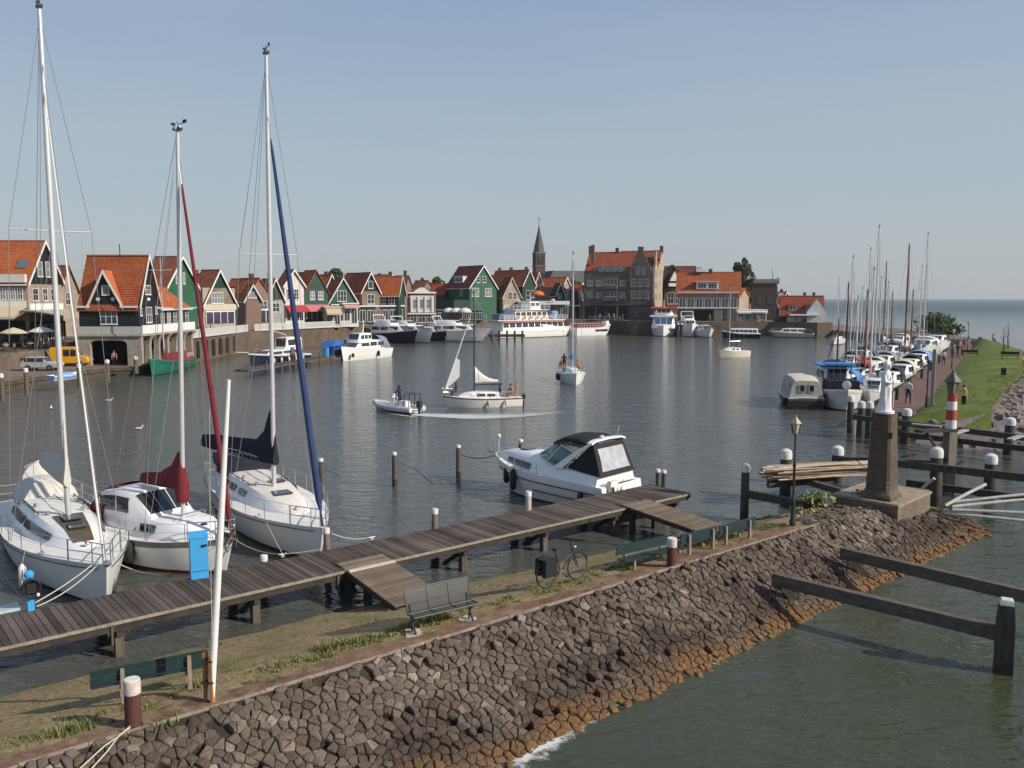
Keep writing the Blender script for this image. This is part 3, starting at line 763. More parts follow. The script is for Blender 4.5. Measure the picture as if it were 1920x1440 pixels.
cx, cy = (la.x + lc.x) / 2, (la.y + lc.y) / 2
mb = MB(); mb.slab([(cx + (v.x - cx) * 1.03, cy + (v.y - cy) * 1.03) for v in (lb, lc, ld, la)], -.09, 0); mb.build('plinth_slab', STONE, mon)
def sq(r, z, c=.22): return [(x * r, y * r, z) for x, y in ((1, -1 + c), (1, 1 - c), (1 - c, 1), (-1 + c, 1), (-1, 1 - c), (-1, -1 + c), (-1 + c, -1), (1 - c, -1))]
mb = MB(); mb.loft([sq(.56, 0, .05), sq(.56, .12, .05), sq(.475, .24, .12), sq(.44, .34), sq(.39, 1.7), sq(.35, 2.92), sq(.36, 3.1)])
mb.build('column', BRK, mon)
mb = MB(); mb.box((-.30, -.36, 2.35), (.09, .12, .2)); mb.build('bracket', DARK, mon)
FZ = .2; fig = MB(); n_ = 22
def fold(z0, rx, ry, ox=0, oy=0, amp=.03, ph=0., k=7):
 return [(ox + (rx + amp * cos(k * t + ph)) * cos(t), oy + (ry + amp * cos(k * t + ph)) * sin(t), z0) for t in (2 * pi * j / n_ for j in range(n_))]
fig.loft([fold(2.9, .42, .42, amp=0), fold(2.98, .42, .42, amp=0), fold(2.99, .31, .31, amp=.02), fold(3.12, .27, .27, amp=.03, ph=.3), fold(3.45, .24, .235, .01, amp=.032, ph=.8),
          fold(3.75, .225, .215, .02, 0, .028, 1.4), fold(4.0, .25, .215, .02, 0, .02, 2.), fold(4.2, .275, .21, .02, 0, .012, 2.5), fold(4.33, .24, .185, .02, 0, .006), fold(4.40, .155, .14, .02, .0, 0),
          fold(4.45, .125, .13, .02, .0, 0), fold(4.55, .142, .155, .02, .01, 0), fold(4.66, .135, .145, .02, .01, 0), fold(4.75, .09, .10, .02, .02, 0), fold(4.78, .02, .02, .02, .02, 0)])
fig.v = [(x, y, z + FZ) for x, y, z in fig.v]
fo = fig.build('robed_figure', M('statue_white', (.70, .70, .70), .55, .1, 2.5, bump=.1), mon, sharp=60)
FACE = M('statue_white', (.70, .70, .70))
mb = MB(); mb.ell((.02, -.135, 4.58), (.085, .07, .11)); mb.ell((.02, -.20, 4.575), (.014, .024, .028)); o = mb.build('face', FACE, mon); o.location.z = FZ
mb = MB()
for sx in (-1, 1):
 mb.tube([(.02 + sx * .25, 0, 4.25), (.02 + sx * .29, -.06, 4.02), (.02 + sx * .17, -.24, 4.0), (.02 + sx * .03, -.30, 4.12)], [.075, .085, .07, .04], 10)
 mb.tube([(.02 + sx * .03, -.30, 4.10), (.02 + sx * .016, -.30, 4.2), (.02 + sx * .008, -.29, 4.28)], [.035, .032, .012], 8)
o = mb.build('folded_arms', FACE, mon); o.location.z = FZ
for o in mon.children:
 if o.name.split('.')[0] in ('robed_figure', 'face', 'folded_arms'): o.scale = (.78, .78, 1)
GREENP = M('dark_green_iron', (.020, .030, .028), .5, .3, 6)
LGLASS = M('lantern_glass', (.50, .46, .30), .25, .15, 3)
def lantern_post(label, p, h, sc=1.):
 t = thing('street_lamp', label, 'street lamp', tuple(p), R(20), 'old style lantern lamps')
 mb = MB(); mb.lathe([(.11 * sc, 0), (.11 * sc, .12), (.075 * sc, .2), (.065 * sc, .75), (.075 * sc, .8), (.048 * sc, .86), (.04 * sc, h * .55), (.06 * sc, h * .56), (.06 * sc, h * .57), (.034 * sc, h * .6), (.028 * sc, h - .55), (.055 * sc, h - .52), (.03 * sc, h - .48)], 12)
 mb.bar((-.16, 0, h * .62), (.16, 0, h * .62), .025, .025); mb.build('post', GREENP, t)
 mb = MB(); mb.lathe([(.085 * sc, h - .46), (.155 * sc, h - .12)], 6, cap=True); mb.build('lantern', LGLASS, t)
 mb = MB()
 for k in range(6):
  a_ = 2 * pi * k / 6
  mb.bar((.09 * sc * cos(a_), .09 * sc * sin(a_), h - .47), (.162 * sc * cos(a_), .162 * sc * sin(a_), h - .11), .016, .016)
 mb.build('lantern_frame', GREENP, t)
 mb = MB(); mb.lathe([(.19 * sc, h - .12), (.17 * sc, h - .09), (.07 * sc, h + .02), (.05 * sc, h + .06), (.025 * sc, h + .07), (.03 * sc, h + .1), (.004, h + .16)], 6); mb.build('lantern_roof', M('lamp_roof', (.36, .34, .24), .5, .2), t)
 return t
lantern_post('old fashioned lamp post with pale lantern at the end of the brick path', px(1486, 984, 1.3), 3.45)
pb = px(1776, 928, 0)
bt = thing('harbour_beacon', 'red and white banded harbour beacon with lantern on a square timber pile', 'beacon', tuple(pb), R(15))
sc = pb.y / FOC
zt = zat(803, pb.y)
mb = MB(); mb.box((0, 0, zt / 2 - .2), (.40, .40, zt + .4)); mb.build('timber_pile', M('grey_oak', (.17, .15, .12), .85, .4, 2.5, bump=.6, st=(3, 3, .5)), bt)
mb = MB(); mb.box((-.75, 0, zt - .06), (1.9, .45, .12)); mb.bar((-1.3, 0, zt - .1), (-.15, 0, zt - 1.5), .1, .1); mb.build('bracket_shelf', DARKW, bt)
bw = [zat(y, pb.y) for y in (803, 787, 768, 752, 737)]
WR = [M('beacon_white', (.68, .67, .65), .5, .12, 3), M('beacon_red', (.38, .055, .03), .5, .2, 3)]
for k in range(4):
 r_ = .235 - .012 * k
 mb = MB(); mb.lathe([(r_, bw[k]), (r_ - .012, bw[k + 1])], 18); mb.build('band', WR[k % 2], bt)
z1 = bw[4]
mb = MB(); mb.lathe([(.17, z1), (.26, z1 + .5)], 6); mb.build('lantern', M('beacon_glass', (.16, .13, .10), .2, .3), bt)
mb = MB()
for k in range(6):
 a_ = 2 * pi * k / 6
 mb.bar((.175 * cos(a_), .175 * sin(a_), z1), (.27 * cos(a_), .27 * sin(a_), z1 + .5), .03, .03)
mb.build('lantern_frame', M('verdigris', (.22, .25, .20), .6, .3), bt)
mb = MB(); mb.lathe([(.36, z1 + .5), (.33, z1 + .56), (.15, z1 + .78), (.10, z1 + .86), (.06, z1 + .9), (.07, z1 + .97), (.01, z1 + 1.06)], 6); mb.build('lantern_roof', M('verdigris_dark', (.085, .12, .105), .6, .35), bt)
p0 = px(395, 1322, 1.22)
fpole = thing('flagpole', 'tall white flagpole strapped to an orange brown timber stub by the path', 'flagpole', tuple(p0), R(-5))
ORW = M('orange_timber', (.34, .16, .06), .7, .35, 3, st=(3, 3, .4))
mb = MB(); mb.box((.055, -.02, .48), (.05, .13, .98)); mb.box((-.085, .03, .49), (.05, .13, 1.0)); mb.build('stub_post', [ORW], fpole)
mb = MB(); mb.lathe([(.068, .12), (.062, 3.), (.036, 5.55), (.036, 5.6)], 12)
po = mb.build('pole', M('flagpole_white', (.72, .71, .69), .4, .06), fpole); po.rotation_euler = (0, R(5.2), 0); po.scale.z = 1.07
mb = MB(); mb.tube([(.20, -.05, 5.45), (.13, -.06, 3), (.10, -.06, 1.3)], .006, 5); mb.build('halyard', ROPE, fpole)
for z_ in (.45, .85): MB().box((-.01, 0, z_), (.2, .17, .035)).build('clamp', DARKW, fpole)
MARO = M('bollard_maroon', (.095, .040, .034), .55, .25, 5, bump=.2)
def bollard(label, p, h, r):
 t = thing('bollard', label, 'bollard', tuple(p), 0, 'maroon tube bollards beside the path')
 mb = MB(); mb.lathe([(r, -.1), (r, h * .72)], 20); mb.build('tube', MARO, t)
 mb = MB(); mb.lathe([(r * 1.02, h * .72), (r * 1.02, h - .03), (r * .96, h), (r * .02, h)], 20); mb.build('painted_band', M('band_white', (.55, .47, .42), .7, .3, 8), t)
 mb = MB(); mb.lathe([(r * .93, h), (r * .9, h + .012), (r * .02, h + .012)], 20); mb.build('lid', CAPW, t)
 return t
b1 = px(251, 1364, 1.27)
bollard('maroon bollard with white top nearest the camera, with pale ropes at its foot', b1, .86, .138)
b2 = px(1259, 1064, 1.27)
bollard('maroon bollard with white top between the two farther green benches', b2, .82, .135)
for lab, q, dz in (('pale rope running taut from the near bollard across the stones to lower left', (140, 1450), .0), ('thinner pale rope from the near bollard joining at the stones', (200, 1410), .03)):
 e = px(*q, 1.25) ; a = b1 + Vector((0, -.12, .06 + dz))
 o = MB().tube([(0, 0, 0), (e - a) * .5 + Vector((0, 0, .05)), e - a, (e - a) * 1.6], .013, 7).build('mooring_rope', ROPE, None, loc=a); tag(o, lab, 'rope', 'mooring ropes at the near bollard')
GBN = M('bench_green_wood', (.012, .034, .034), .5, .3, 5, bump=.2)
BPOST = M('bench_post', (.26, .21, .16), .85, .35, 6)
def plank_bench(label, L, rz, p, posts, three=False, rev=1):
 t = thing('park_bench', label, 'bench', tuple(p), rz, 'green plank benches along the mole')
 for k in posts:
  mb = MB(); mb.box((k, 0, .39), (.07, .08, .82)); mb.build('leg', BPOST, t)
  mb = MB(); mb.bar((k, -.02 * rev, .36), (k, .42 * rev, .39), .06, .08); mb.box((k, .38 * rev, .17), (.06, .07, .38)); mb.build('seat_bracket', BPOST, t)
 mb = MB()
 for z_ in (.57, .70, .81) if three else (.60, .77): mb.box((0, .055 * rev, z_), (L, .035, .15))
 mb.build('backrest', GBN, t)
 mb = MB()
 for y_ in (.14, .27, .40): mb.box((0, y_ * rev, .43), (L, .115, .035))
 mb.build('seat', GBN, t)
 t.scale = (1, 1, .82)
 return t
def bench_between(label, qa, qb, posts_t, rev=1):
 a, b = px(*qa, 1.2), px(*qb, 1.2); d = b - a; L = d.length
 return plank_bench(label, L, math.atan2(d.y, d.x), (a + b) / 2, [(t - .5) * L for t in posts_t], rev=rev)
bench_between('dark green bench nearest the camera, behind the near bollard and flagpole', (172, 1331), (392, 1285), (.26, .83))
bench_between('green bench with pale legs, third along between bicycle and bollard', (1152, 1070), (1256, 1045), (.18, .82), -1)
bench_between('green bench just past the second bollard, nearer half of the long pair', (1278, 1048), (1346, 1030), (.2, .85))
bench_between('green bench at far end of the pair, before the lamp post', (1350, 1030), (1418, 1010), (.15, .8))
def mesh_material():
 m, n, l, b = nodes_of('bench_wire_mesh')
 tc = n.new("ShaderNodeTexCoord"); mp = n.new("ShaderNodeMapping"); mp.inputs['Rotation'].default_value = (0, 0, R(45)); mp.inputs['Scale'].default_value = (26, 26, 26)
 sp = n.new("ShaderNodeSeparateXYZ"); cb = n.new("ShaderNodeCombineXYZ"); ad = n.new("ShaderNodeMath")
 l.new(tc.outputs['Object'], sp.inputs[0]); l.new(sp.outputs[0], cb.inputs[0]); l.new(sp.outputs[1], ad.inputs[0]); l.new(sp.outputs[2], ad.inputs[1]); l.new(ad.outputs[0], cb.inputs[1])
 l.new(cb.outputs[0], mp.inputs[0])
 ck = n.new("ShaderNodeTexBrick"); ck.offset = 0; ck.inputs['Scale'].default_value = 1; ck.inputs['Brick Width'].default_value = 1; ck.inputs['Row Height'].default_value = 1; ck.inputs['Mortar Size'].default_value = .27
 l.new(mp.outputs[0], ck.inputs['Vector'])
 b.inputs['Base Color'].default_value = (.030, .032, .038, 1); b.inputs['Roughness'].default_value = .55
 l.new(ck.outputs['Fac'], b.inputs['Alpha'])
 return m
MESHM = mesh_material(); IRON = M('bench_iron', (.035, .036, .042), .5, .3)
a, b = px(770, 1186, 1.25), px(880, 1160, 1.25)
d = b - a; L = d.length + .12
t = thing('metal_bench', 'grey wire mesh metal bench standing on pale slabs beside the brick path', 'bench', tuple((a + b) / 2), math.atan2(d.y, d.x))
prof = [(-.30, .43), (-.22, .45), (.0, .42), (.06, .46), (.17, .90), (.19, .93)]
mb = MB(); mb.loft([[(x, y, z) for y, z in prof] for x in (-L / 2, L / 2)], 0, False, False); mb.build('mesh_seat', MESHM, t)
mb = MB()
for k in range(4): mb.tube([(-L / 2 + L * k / 3, y, z) for y, z in prof], .016, 6)
for y, z in (prof[0], prof[-1], prof[2]): mb.tube([(-L / 2, y, z), (L / 2, y, z)], .019, 6)
mb.build('frame', IRON, t)
for sx in (-1, 1):
 mb = MB(); mb.tube([(sx * L * .45, -.26, .43), (sx * L * .45, -.06, .26), (sx * L * .45, -.02, .0)], .026, 6); mb.tube([(sx * L * .45, .1, .6), (sx * L * .45, 0, .3), (sx * L * .45, -.22, 0)], .026, 6)
 mb.build('leg', IRON, t)
 mb = MB(); mb.box((sx * L * .45, -.1, .005), (.34, .5, .03), rz=.4 * sx); mb.build('base_slab', M('pale_slab', (.46, .41, .34), .9, .25), t)
a, b = px(1027, 1101, 1.24), px(1080, 1086, 1.24)
d = b - a; wb = 1.08
bk = thing('bicycle', 'parked dark city bicycle with two black pannier bags on its rear rack', 'bicycle', tuple((a + b) / 2), math.atan2(d.y, d.x))
rw = .34
def wheel(x, sp):
 mb = MB(); ring = [(x + rw * cos(2 * pi * k / 28), 0, .35 + rw * sin(2 * pi * k / 28)) for k in range(29)]
 mb.tube(ring, .02, 6, 0, False); w = mb.build('wheel', RUBBER, bk)
 mb = MB(); mb.tube([(x + (rw - .025) * cos(2 * pi * k / 28), 0, .35 + (rw - .025) * sin(2 * pi * k / 28)) for k in range(29)], .011, 5, 0, False)
 for k in range(14):
  a_ = 2 * pi * k / 14; mb.tube([(x, 0, .35), (x + rw * cos(a_), 0, .35 + rw * sin(a_))], .0035, 4)
 mb.tube([(x, -.04, .35), (x, .04, .35)], .03, 8); mb.build('rim', STEEL, w)
wheel(-wb / 2, 0); wheel(wb / 2, 0)
FR = M('bike_frame', (.014, .015, .017), .5, .2)
mb = MB(); hx = wb / 2 - .16
BB, SEAT, HEAD, HEAD2, RA, FA = (-.06, 0, .30), (-.22, 0, .80), (hx - .06, 0, .92), (hx - .01, 0, .72), (-wb / 2, 0, .35), (wb / 2, 0, .35)
for p_, q_ in ((BB, SEAT), (BB, HEAD2), (BB, RA), ((-.2, 0, .72), RA), (HEAD, HEAD2), ((-.14, 0, .52), HEAD2)): mb.tube([p_, q_], .018, 7)
for sy in (-.04, .04): mb.tube([HEAD2, (hx + .02, sy, .66), (wb / 2, sy, .35)], .014, 6)
mb.build('frame', FR, bk)
mb = MB(); mb.tube([(-.29, 0, .94), (-.22, 0, .955), (-.06, 0, .94)], [.09, .075, .02], 10, 0, True, .45); mb.tube([SEAT, (-.24, 0, .93)], .013, 6); mb.build('saddle', DARK, bk)
mb = MB(); mb.tube([(HEAD[0] - .16, -.30, 1.06), (HEAD[0] - .02, -.22, 1.1), (HEAD[0] + .02, 0, 1.1), (HEAD[0] - .02, .22, 1.1), (HEAD[0] - .16, .30, 1.06)], .014, 7); mb.tube([HEAD, (HEAD[0] - .03, 0, 1.1)], .014, 6); mb.build('handlebar', FR, bk)
mb = MB(); mb.box((-wb / 2, 0, .76), (.42, .14, .02)); mb.tube([(-wb / 2 - .1, .05, .76), RA], .007, 5); mb.tube([(-wb / 2 - .1, -.05, .76), RA], .007, 5); mb.build('rack', FR, bk)
for sy in (-1, 1):
 mb = MB(); mb.box((-wb / 2 - .02, sy * .14, .55), (.40, .15, .44), tp=(.88, .9)); mb.build('pannier', BLACKC, bk)
mb = MB()
for x in (-wb / 2, wb / 2): mb.tube([(x + (rw + .035) * cos(a_), 0, .35 + (rw + .035) * sin(a_)) for a_ in (.3 + .2 * k for k in range(13))], .02, 5)
mb.build('mudguard', FR, bk)
mb = MB(); mb.lathe([(.09, -.01), (.09, .01)], 16); o = mb.build('chainring', STEEL, bk); o.location = (BB[0], -.05, BB[2]); o.rotation_euler.x = R(90)
mb = MB(); mb.bar((BB[0], -.07, BB[2]), (BB[0] + .12, -.07, BB[2] - .1), .02, .02); mb.box((BB[0] + .13, -.12, BB[2] - .1), (.08, .09, .02)); mb.bar((BB[0], .07, BB[2]), (BB[0] - .12, .07, BB[2] + .1), .02, .02); mb.box((BB[0] - .13, .12, BB[2] + .1), (.08, .09, .02)); mb.build('pedals', DARK, bk)
mb = MB(); mb.ell((hx + .06, 0, .88), (.045, .045, .05)); mb.build('headlight', STEEL, bk)
mb = MB(); mb.tube([(-.1, .04, .28), (-.2, .2, .0)], .012, 5); mb.build('stand', FR, bk)
BLU = M('box_blue', (.055, .33, .66), .45, .12, 3)
p = px(374, 1082, DECKZ)
t = thing('power_box', 'tall bright blue power box on the jetty in front of the maroon trimmed boat', 'power box', tuple(p), DR + R(-12))
mb = MB(); mb.box((0, 0, .57), (.46, .34, 1.14)); mb.build('cabinet', BLU, t)
mb = MB(); mb.add([(-.25, -.19, 1.14), (.25, -.19, 1.14), (.25, .19, 1.22), (-.25, .19, 1.22), (-.25, -.19, 1.18), (.25, -.19, 1.18), (.25, .19, 1.26), (-.25, .19, 1.26)], [(0, 1, 2, 3), (4, 5, 6, 7), (0, 1, 5, 4), (1, 2, 6, 5), (2, 3, 7, 6), (3, 0, 4, 7)]); mb.build('roof', BLU, t)
mb = MB(); mb.box((.02, -.172, .22), (.42, .01, .012)); mb.build('door_gap', DARK, t)
mb = MB(); mb.box((.13, -.178, .92), (.15, .02, .06)); mb.box((.13, -.19, .9), (.03, .03, .03)); mb.box((.08, -.19, .9), (.03, .03, .03)); mb.build('sockets', DARK, t)
p = px(58, 1144, DECKZ)
t = thing('hose_post', 'short blue water post wrapped with a black coiled hose on the jetty', 'hose post', tuple(p), DR)
mb = MB(); mb.box((0, 0, .42), (.15, .15, .84)); mb.build('post', BLU, t)
mb = MB(); mb.lathe([(.1, .84), (.115, .88), (.11, .94), (.05, 1.0), (.005, 1.01)], 12); mb.build('cap', BLU, t)
mb = MB()
for k in range(6):
 r_ = .16 + .02 * (k % 3); y_ = -.10 - .022 * k
 mb.tube([(r_ * cos(2 * pi * j / 18), y_, .60 + r_ * 1.15 * sin(2 * pi * j / 18)) for j in range(19)], .02, 6, 0, False)
mb.box((0, -.16, .6), (.22, .13, .25)); mb.build('hose_coil', RUBBER, t)
mb = MB(); mb.ell((.14, -.22, .42), (.04, .03, .05)); mb.build('tap', WHITE, t)
CLE = M('galvanised', (.42, .42, .41), .5, .2, metal=.3)
def cleat(label, s, n):
 t = thing('cleat', label, 'cleat', tuple(D(s, n, DECKZ)), DR, 'mooring cleats on the jetty')
 mb = MB(); mb.box((0, 0, .04), (.1, .06, .08)); mb.tube([(-.13, 0, .09), (0, 0, .08), (.13, 0, .09)], [.012, .022, .012], 6); mb.build('horn', CLE, t)
 return D(s, n, DECKZ + .09)
e1, n1 = to_sn(px(697, 1012, DECKZ)); CL_A = cleat('small cleat holding the slack white rope right of the navy covered yacht', e1, n1)
e1, n1 = to_sn(px(530, 1044, DECKZ)); CL_B = cleat('small cleat with yellowish rope between the two yacht bows', e1, n1)
t = MB().box((0, 0, .03), (.5, .5, .07)).build('pale_lid', M('pale_lid_paint', (.42, .50, .50), .6, .2), None, loc=px(14, 1143, DECKZ)); t.rotation_euler.z = DR
tag(t, 'pale greenish lid lying at the left edge of the jetty', 'lid')
def rope(label, pts, r=.016, mat=None, sag=0., group='mooring ropes of the foreground yachts'):
 pts = [Vector(q) for q in pts]; a, b = pts[0], pts[-1]
 if len(pts) == 2 and sag:
  pts = [lerp(a, b, k / 8) - Vector((0, 0, sag * 4 * (k / 8) * (1 - k / 8))) for k in range(9)]
 o = MB().tube([q - a for q in pts], r, 6).build('mooring_rope', mat or ROPE, None, loc=a)
 return tag(o, label, 'rope', group)
# ================================================================ BOATS
def hull_sections(L, B, Fs, Fm, Fb, sw=.7, rake=.6, draft=.35, stern_rake=0., full=2.2, flare=.12, ns=15):
 """sections from stern (x=-L/2) to bow (x=+L/2): list of (x, half beam at sheer, sheer z)"""
 out = []
 for i in range(ns):
  t = i / (ns - 1)
  b = (sw + (1 - sw) * sin(min(1, t / .48) * pi / 2)) if t < .48 else 1 - ((t - .48) / .52) ** full
  z = (Fs * (1 - t / .45) + Fm * (t / .45)) if t < .45 else Fm + (Fb - Fm) * ((t - .45) / .55) ** 1.5
  out.append((t, max(.012, b * B / 2), z))
 return out
def make_hull(par, L, B, Fs, Fm, Fb, mats, sw=.7, rake=.6, draft=.35, stern_rake=0., full=2.2, flare=.12, chine=False, deckmat=None, band=.12, boot=.1, bulwark=.0, name='hull', deck_camber=.05, ns=15):
 """mats: [topside, sheer band, boot stripe].  Returns list of (x, b, z) of the sheer line."""
 se = hull_sections(L, B, Fs, Fm, Fb, sw, rake, draft, stern_rake, full, flare, ns)
 rings = []; sheer = []
 for t, b, z in se:
  x0 = -L / 2 + L * t
  prof = []
  for zz, k, w in ((z, 1.0, 1.), (z - band, 1.0 - flare * .25, .92), (z * .5, 1 - flare, .6), (boot, 1 - flare * 1.9, .28), (-.03, 1 - flare * 2.3, .2), (-draft * .6, .55, .05), (-draft, .03, 0)):
   tt = t ** 6
   sharp_ = 1 - (1 - k) * (1 + 1.6 * t ** 3)
   bx = rake * tt * (zz / max(.1, Fb)) if zz > 0 else rake * tt * (zz / max(.1, Fb)) * 1.2
   sx = -stern_rake * (1 - t) ** 6 * (zz / max(.1, Fs))
   prof.append((x0 - rake * tt + bx + sx, max(.01, b * max(.05, sharp_)), zz))
  sheer.append((prof[0][0], b, z))
  rings.append([(p[0], p[1], p[2]) for p in prof] + [(p[0], -p[1], p[2]) for p in prof[::-1]])
 nh = 7; mm = []
 for j in range(2 * nh - 1):
  q = j if j < nh - 1 else (2 * nh - 2 - j)
  mm.append(1 if q == 0 else (2 if q >= 3 else 0))
 mb = MB(); n = len(rings[0])
 mb.loft(rings, mm, False, False)
 o = 0; mb.f.append(list(range(n))); mb.m.append(0)
 e = (len(rings) - 1) * n; mb.f.append([e + j for j in range(n)][::-1]); mb.m.append(0)
 h = mb.build(name, mats, par, sharp=32)
 mb = MB(); rows = []
 for x, b, z in sheer:
  zz = z - bulwark - .015; bb = max(.005, b - .03)
  rows.append([(x, -bb, zz), (x, -bb * .5, zz + deck_camber * b * .8), (x, 0, zz + deck_camber * b), (x, bb * .5, zz + deck_camber * b * .8), (x, bb, zz)])
 mb.loft(rows, 0, False, False); mb.build('deck', deckmat or DECKW, par)
 return sheer
def sheer_at(sheer, x):
 for (x0, b0, z0), (x1, b1, z1) in zip(sheer, sheer[1:]):
  if x0 <= x <= x1:
   t = (x - x0) / max(1e-6, x1 - x0); return lerp(b0, b1, t), lerp(z0, z1, t)
 return (sheer[0][1], sheer[0][2]) if x < sheer[0][0] else (sheer[-1][1], sheer[-1][2])
def house_loft(par, name, st, mat, top_mat=None, rnd=.25, sharp=35):
 """st: list of (x, half width bottom, half width top, z bottom, z top)"""
 rings = []
 for x, wb, wt, zb, zt in st:
  h = zt - zb; r = min(rnd, .45) * min(h, wt)
  rings.append([(x, wb, zb), (x, lerp(wb, wt, .85), zt - r), (x, wt - r * .6, zt - r * .15), (x, wt * .45, zt + .02), (x, -wt * .45, zt + .02), (x, -wt + r * .6, zt - r * .15), (x, -lerp(wb, wt, .85), zt - r), (x, -wb, zb)])
 mb = MB(); mb.loft(rings, [0, 0, 1, 1, 1, 0, 0, 0], True, True)
 return mb.build(name, [mat, top_mat or mat], par, sharp=sharp)
def st_at(st, x):
 for a, b in zip(st, st[1:]):
  if min(a[0], b[0]) <= x <= max(a[0], b[0]):
   t = (x - a[0]) / (b[0] - a[0]) if b[0] != a[0] else 0
   return [lerp(p, q, t) for p, q in zip(a, b)]
 return list(st[0] if abs(x - st[0][0]) < abs(x - st[-1][0]) else st[-1])
def side_windows(par, st, spans, f0=.3, f1=.7, mat=None, sides=(-1, 1), name='window', proud=.012, slant=0., one=False):
 """dark panes proud of the cabin side following its plan"""
 mbs = MB()
 for sgn in sides:
  for x0, x1 in spans:
   mb = mbs if one else MB(); k = 4
   fr = []; bk_ = []
   for i in range(k + 1):
    x = lerp(x0, x1, i / k); _, wb, wt, zb, zt = st_at(st, x)
    for f in (f0, f1):
     y = lerp(wb, lerp(wb, wt, .85), min(1, f / .9)); z = lerp(zb, zt, f)
     xx = x + slant * (f - f0)
     fr.append((xx, sgn * (y + proud), z)); bk_.append((xx, sgn * (y - .03), z))
   n = len(fr); fs = []
   for i in range(k):
    a = 2 * i; fs += [(a, a + 2, a + 3, a + 1), (n + a + 1, n + a + 3, n + a + 2, n + a), (a, n + a, n + a + 2, a + 2), (a + 1, a + 3, n + a + 3, n + a + 1)]
   fs += [(0, 1, n + 1, n), (n - 2, 2 * n - 2, 2 * n - 1, n - 1)]
   mb.add(fr + bk_, fs)
   if not one: mb.build(name, mat or GLASS, par)
 if one: mbs.build(name, mat or GLASS, par)
def screen(par, st_i, st_j, mat=None, f0=.15, f1=.92, split=3, name='windscreen', proud=.015, inset=.1):
 """panes across the sloping face between two house stations (front windows)"""
 _, wb0, wt0, zb0, zt0 = st_i; _, wb1, wt1, zb1, zt1 = st_j
 a0 = Vector((st_j[0], 0, zt1)); a1 = Vector((st_i[0], 0, zt0)); d = a1 - a0
 nrm = Vector((-d.z, 0, d.x)).normalized() if d.x < 0 else Vector((d.z, 0, -d.x)).normalized()
 nrm = Vector((abs(nrm.x) * (1 if st_j[0] > st_i[0] else -1), 0, abs(nrm.z)))
 p0, p1 = a0 + d * f0, a0 + d * f1; w0, w1 = lerp(wt1, wt0, f0) - inset, lerp(wt1, wt0, f1) - inset
 for k in range(split):
  u0, u1 = -1 + 2 * k / split + .03, -1 + 2 * (k + 1) / split - .03
  q = [p0 + Vector((0, u0 * w0, 0)), p0 + Vector((0, u1 * w0, 0)), p1 + Vector((0, u1 * w1, 0)), p1 + Vector((0, u0 * w1, 0))]
  mb = MB(); mb.add([v + nrm * (proud + .02) for v in q] + [v - nrm * .02 for v in q], [(0, 1, 2, 3), (7, 6, 5, 4), (0, 4, 5, 1), (1, 5, 6, 2), (2, 6, 7, 3), (3, 7, 4, 0)])
  mb.build('pane', mat or GLASS, par)
def wires(par, items, r=.008, name='shroud', mat=None, each=True):
 for a, b in items:
  mb = MB(); mb.tube([a, b], r, 5); mb.build(name, mat or WIRE, par)
def rails(par, sheer, x0, x1, h=.55, sides=(-1, 1), step=1.3, r=.013, inset=.06, name='guard_rail', lines=(.5, 1.), mat=None):
 for sgn in sides:
  mb = MB(); n = max(2, int(round((x1 - x0) / step)) + 1); ps = []
  for i in range(n):
   x = lerp(x0, x1, i / (n - 1)); b, z = sheer_at(sheer, x)
   p = Vector((x, sgn * max(0, b - inset), z)); ps.append(p); mb.tube([p, p + Vector((0, 0, h))], r, 5)
  for f in lines: mb.tube([p + Vector((0, 0, h * f)) for p in ps], r * .6, 5)
  mb.build(name, mat or STEEL, par)
def pulpit(par, sheer, h=.6, back=1.3, r=.016, stern=False, name='pulpit'):
 xe = sheer[0][0] if stern else sheer[-1][0]; sg = 1 if stern else -1
 mb = MB(); tops = {}
 for f in (1., .5):
  ring = []
  for sgn, seq in ((1, (back, back * .4, .12)), (-1, (.12, back * .4, back))):
   for d in seq:
    x = xe + sg * d; b, z = sheer_at(sheer, x)
    ring.append(Vector((x + (0 if stern else .12 * f), sgn * max(.1, b - .06), z + h * f)))
  mb.tube(ring, r, 6)
  if f == 1.:
   for p in ring: mb.tube([p, Vector((p.x, p.y, p.z - h))], r * .9, 6)
 mb.build(name, STEEL, par)
def fender(par, p, r=.1, l=.5, mat=None, line=.5):
 mb = MB(); x, y, z = p
 mb.lathe([(.01, z - l / 2 - .05), (r * .6, z - l / 2 - .02), (r, z - l / 2 + .06), (r, z + l / 2 - .06), (r * .6, z + l / 2 + .02), (.02, z + l / 2 + .07)], 10, 0, (x, y, 0))
 f = mb.build('fender', mat or NAVY, par)
 mb = MB(); mb.tube([(x, y, z + l / 2), (x, y * .93, z + l / 2 + line)], .008, 5); mb.build('lanyard', ROPE, f)
 return f
def masthead(par, p):
 mb = MB(); p = Vector(p)
 mb.tube([p, p + Vector((0, 0, .25))], .012, 5); mb.tube([p + Vector((-.25, 0, .12)), p + Vector((.35, 0, .16))], .012, 5); mb.box(tuple(p + Vector((.35, 0, .2))), (.16, .03, .1)); mb.box(tuple(p + Vector((-.2, .0, .18))), (.1, .1, .05)); mb.box(tuple(p), (.28, .16, .08))
 mb.build('wind_vane', DARK, par)
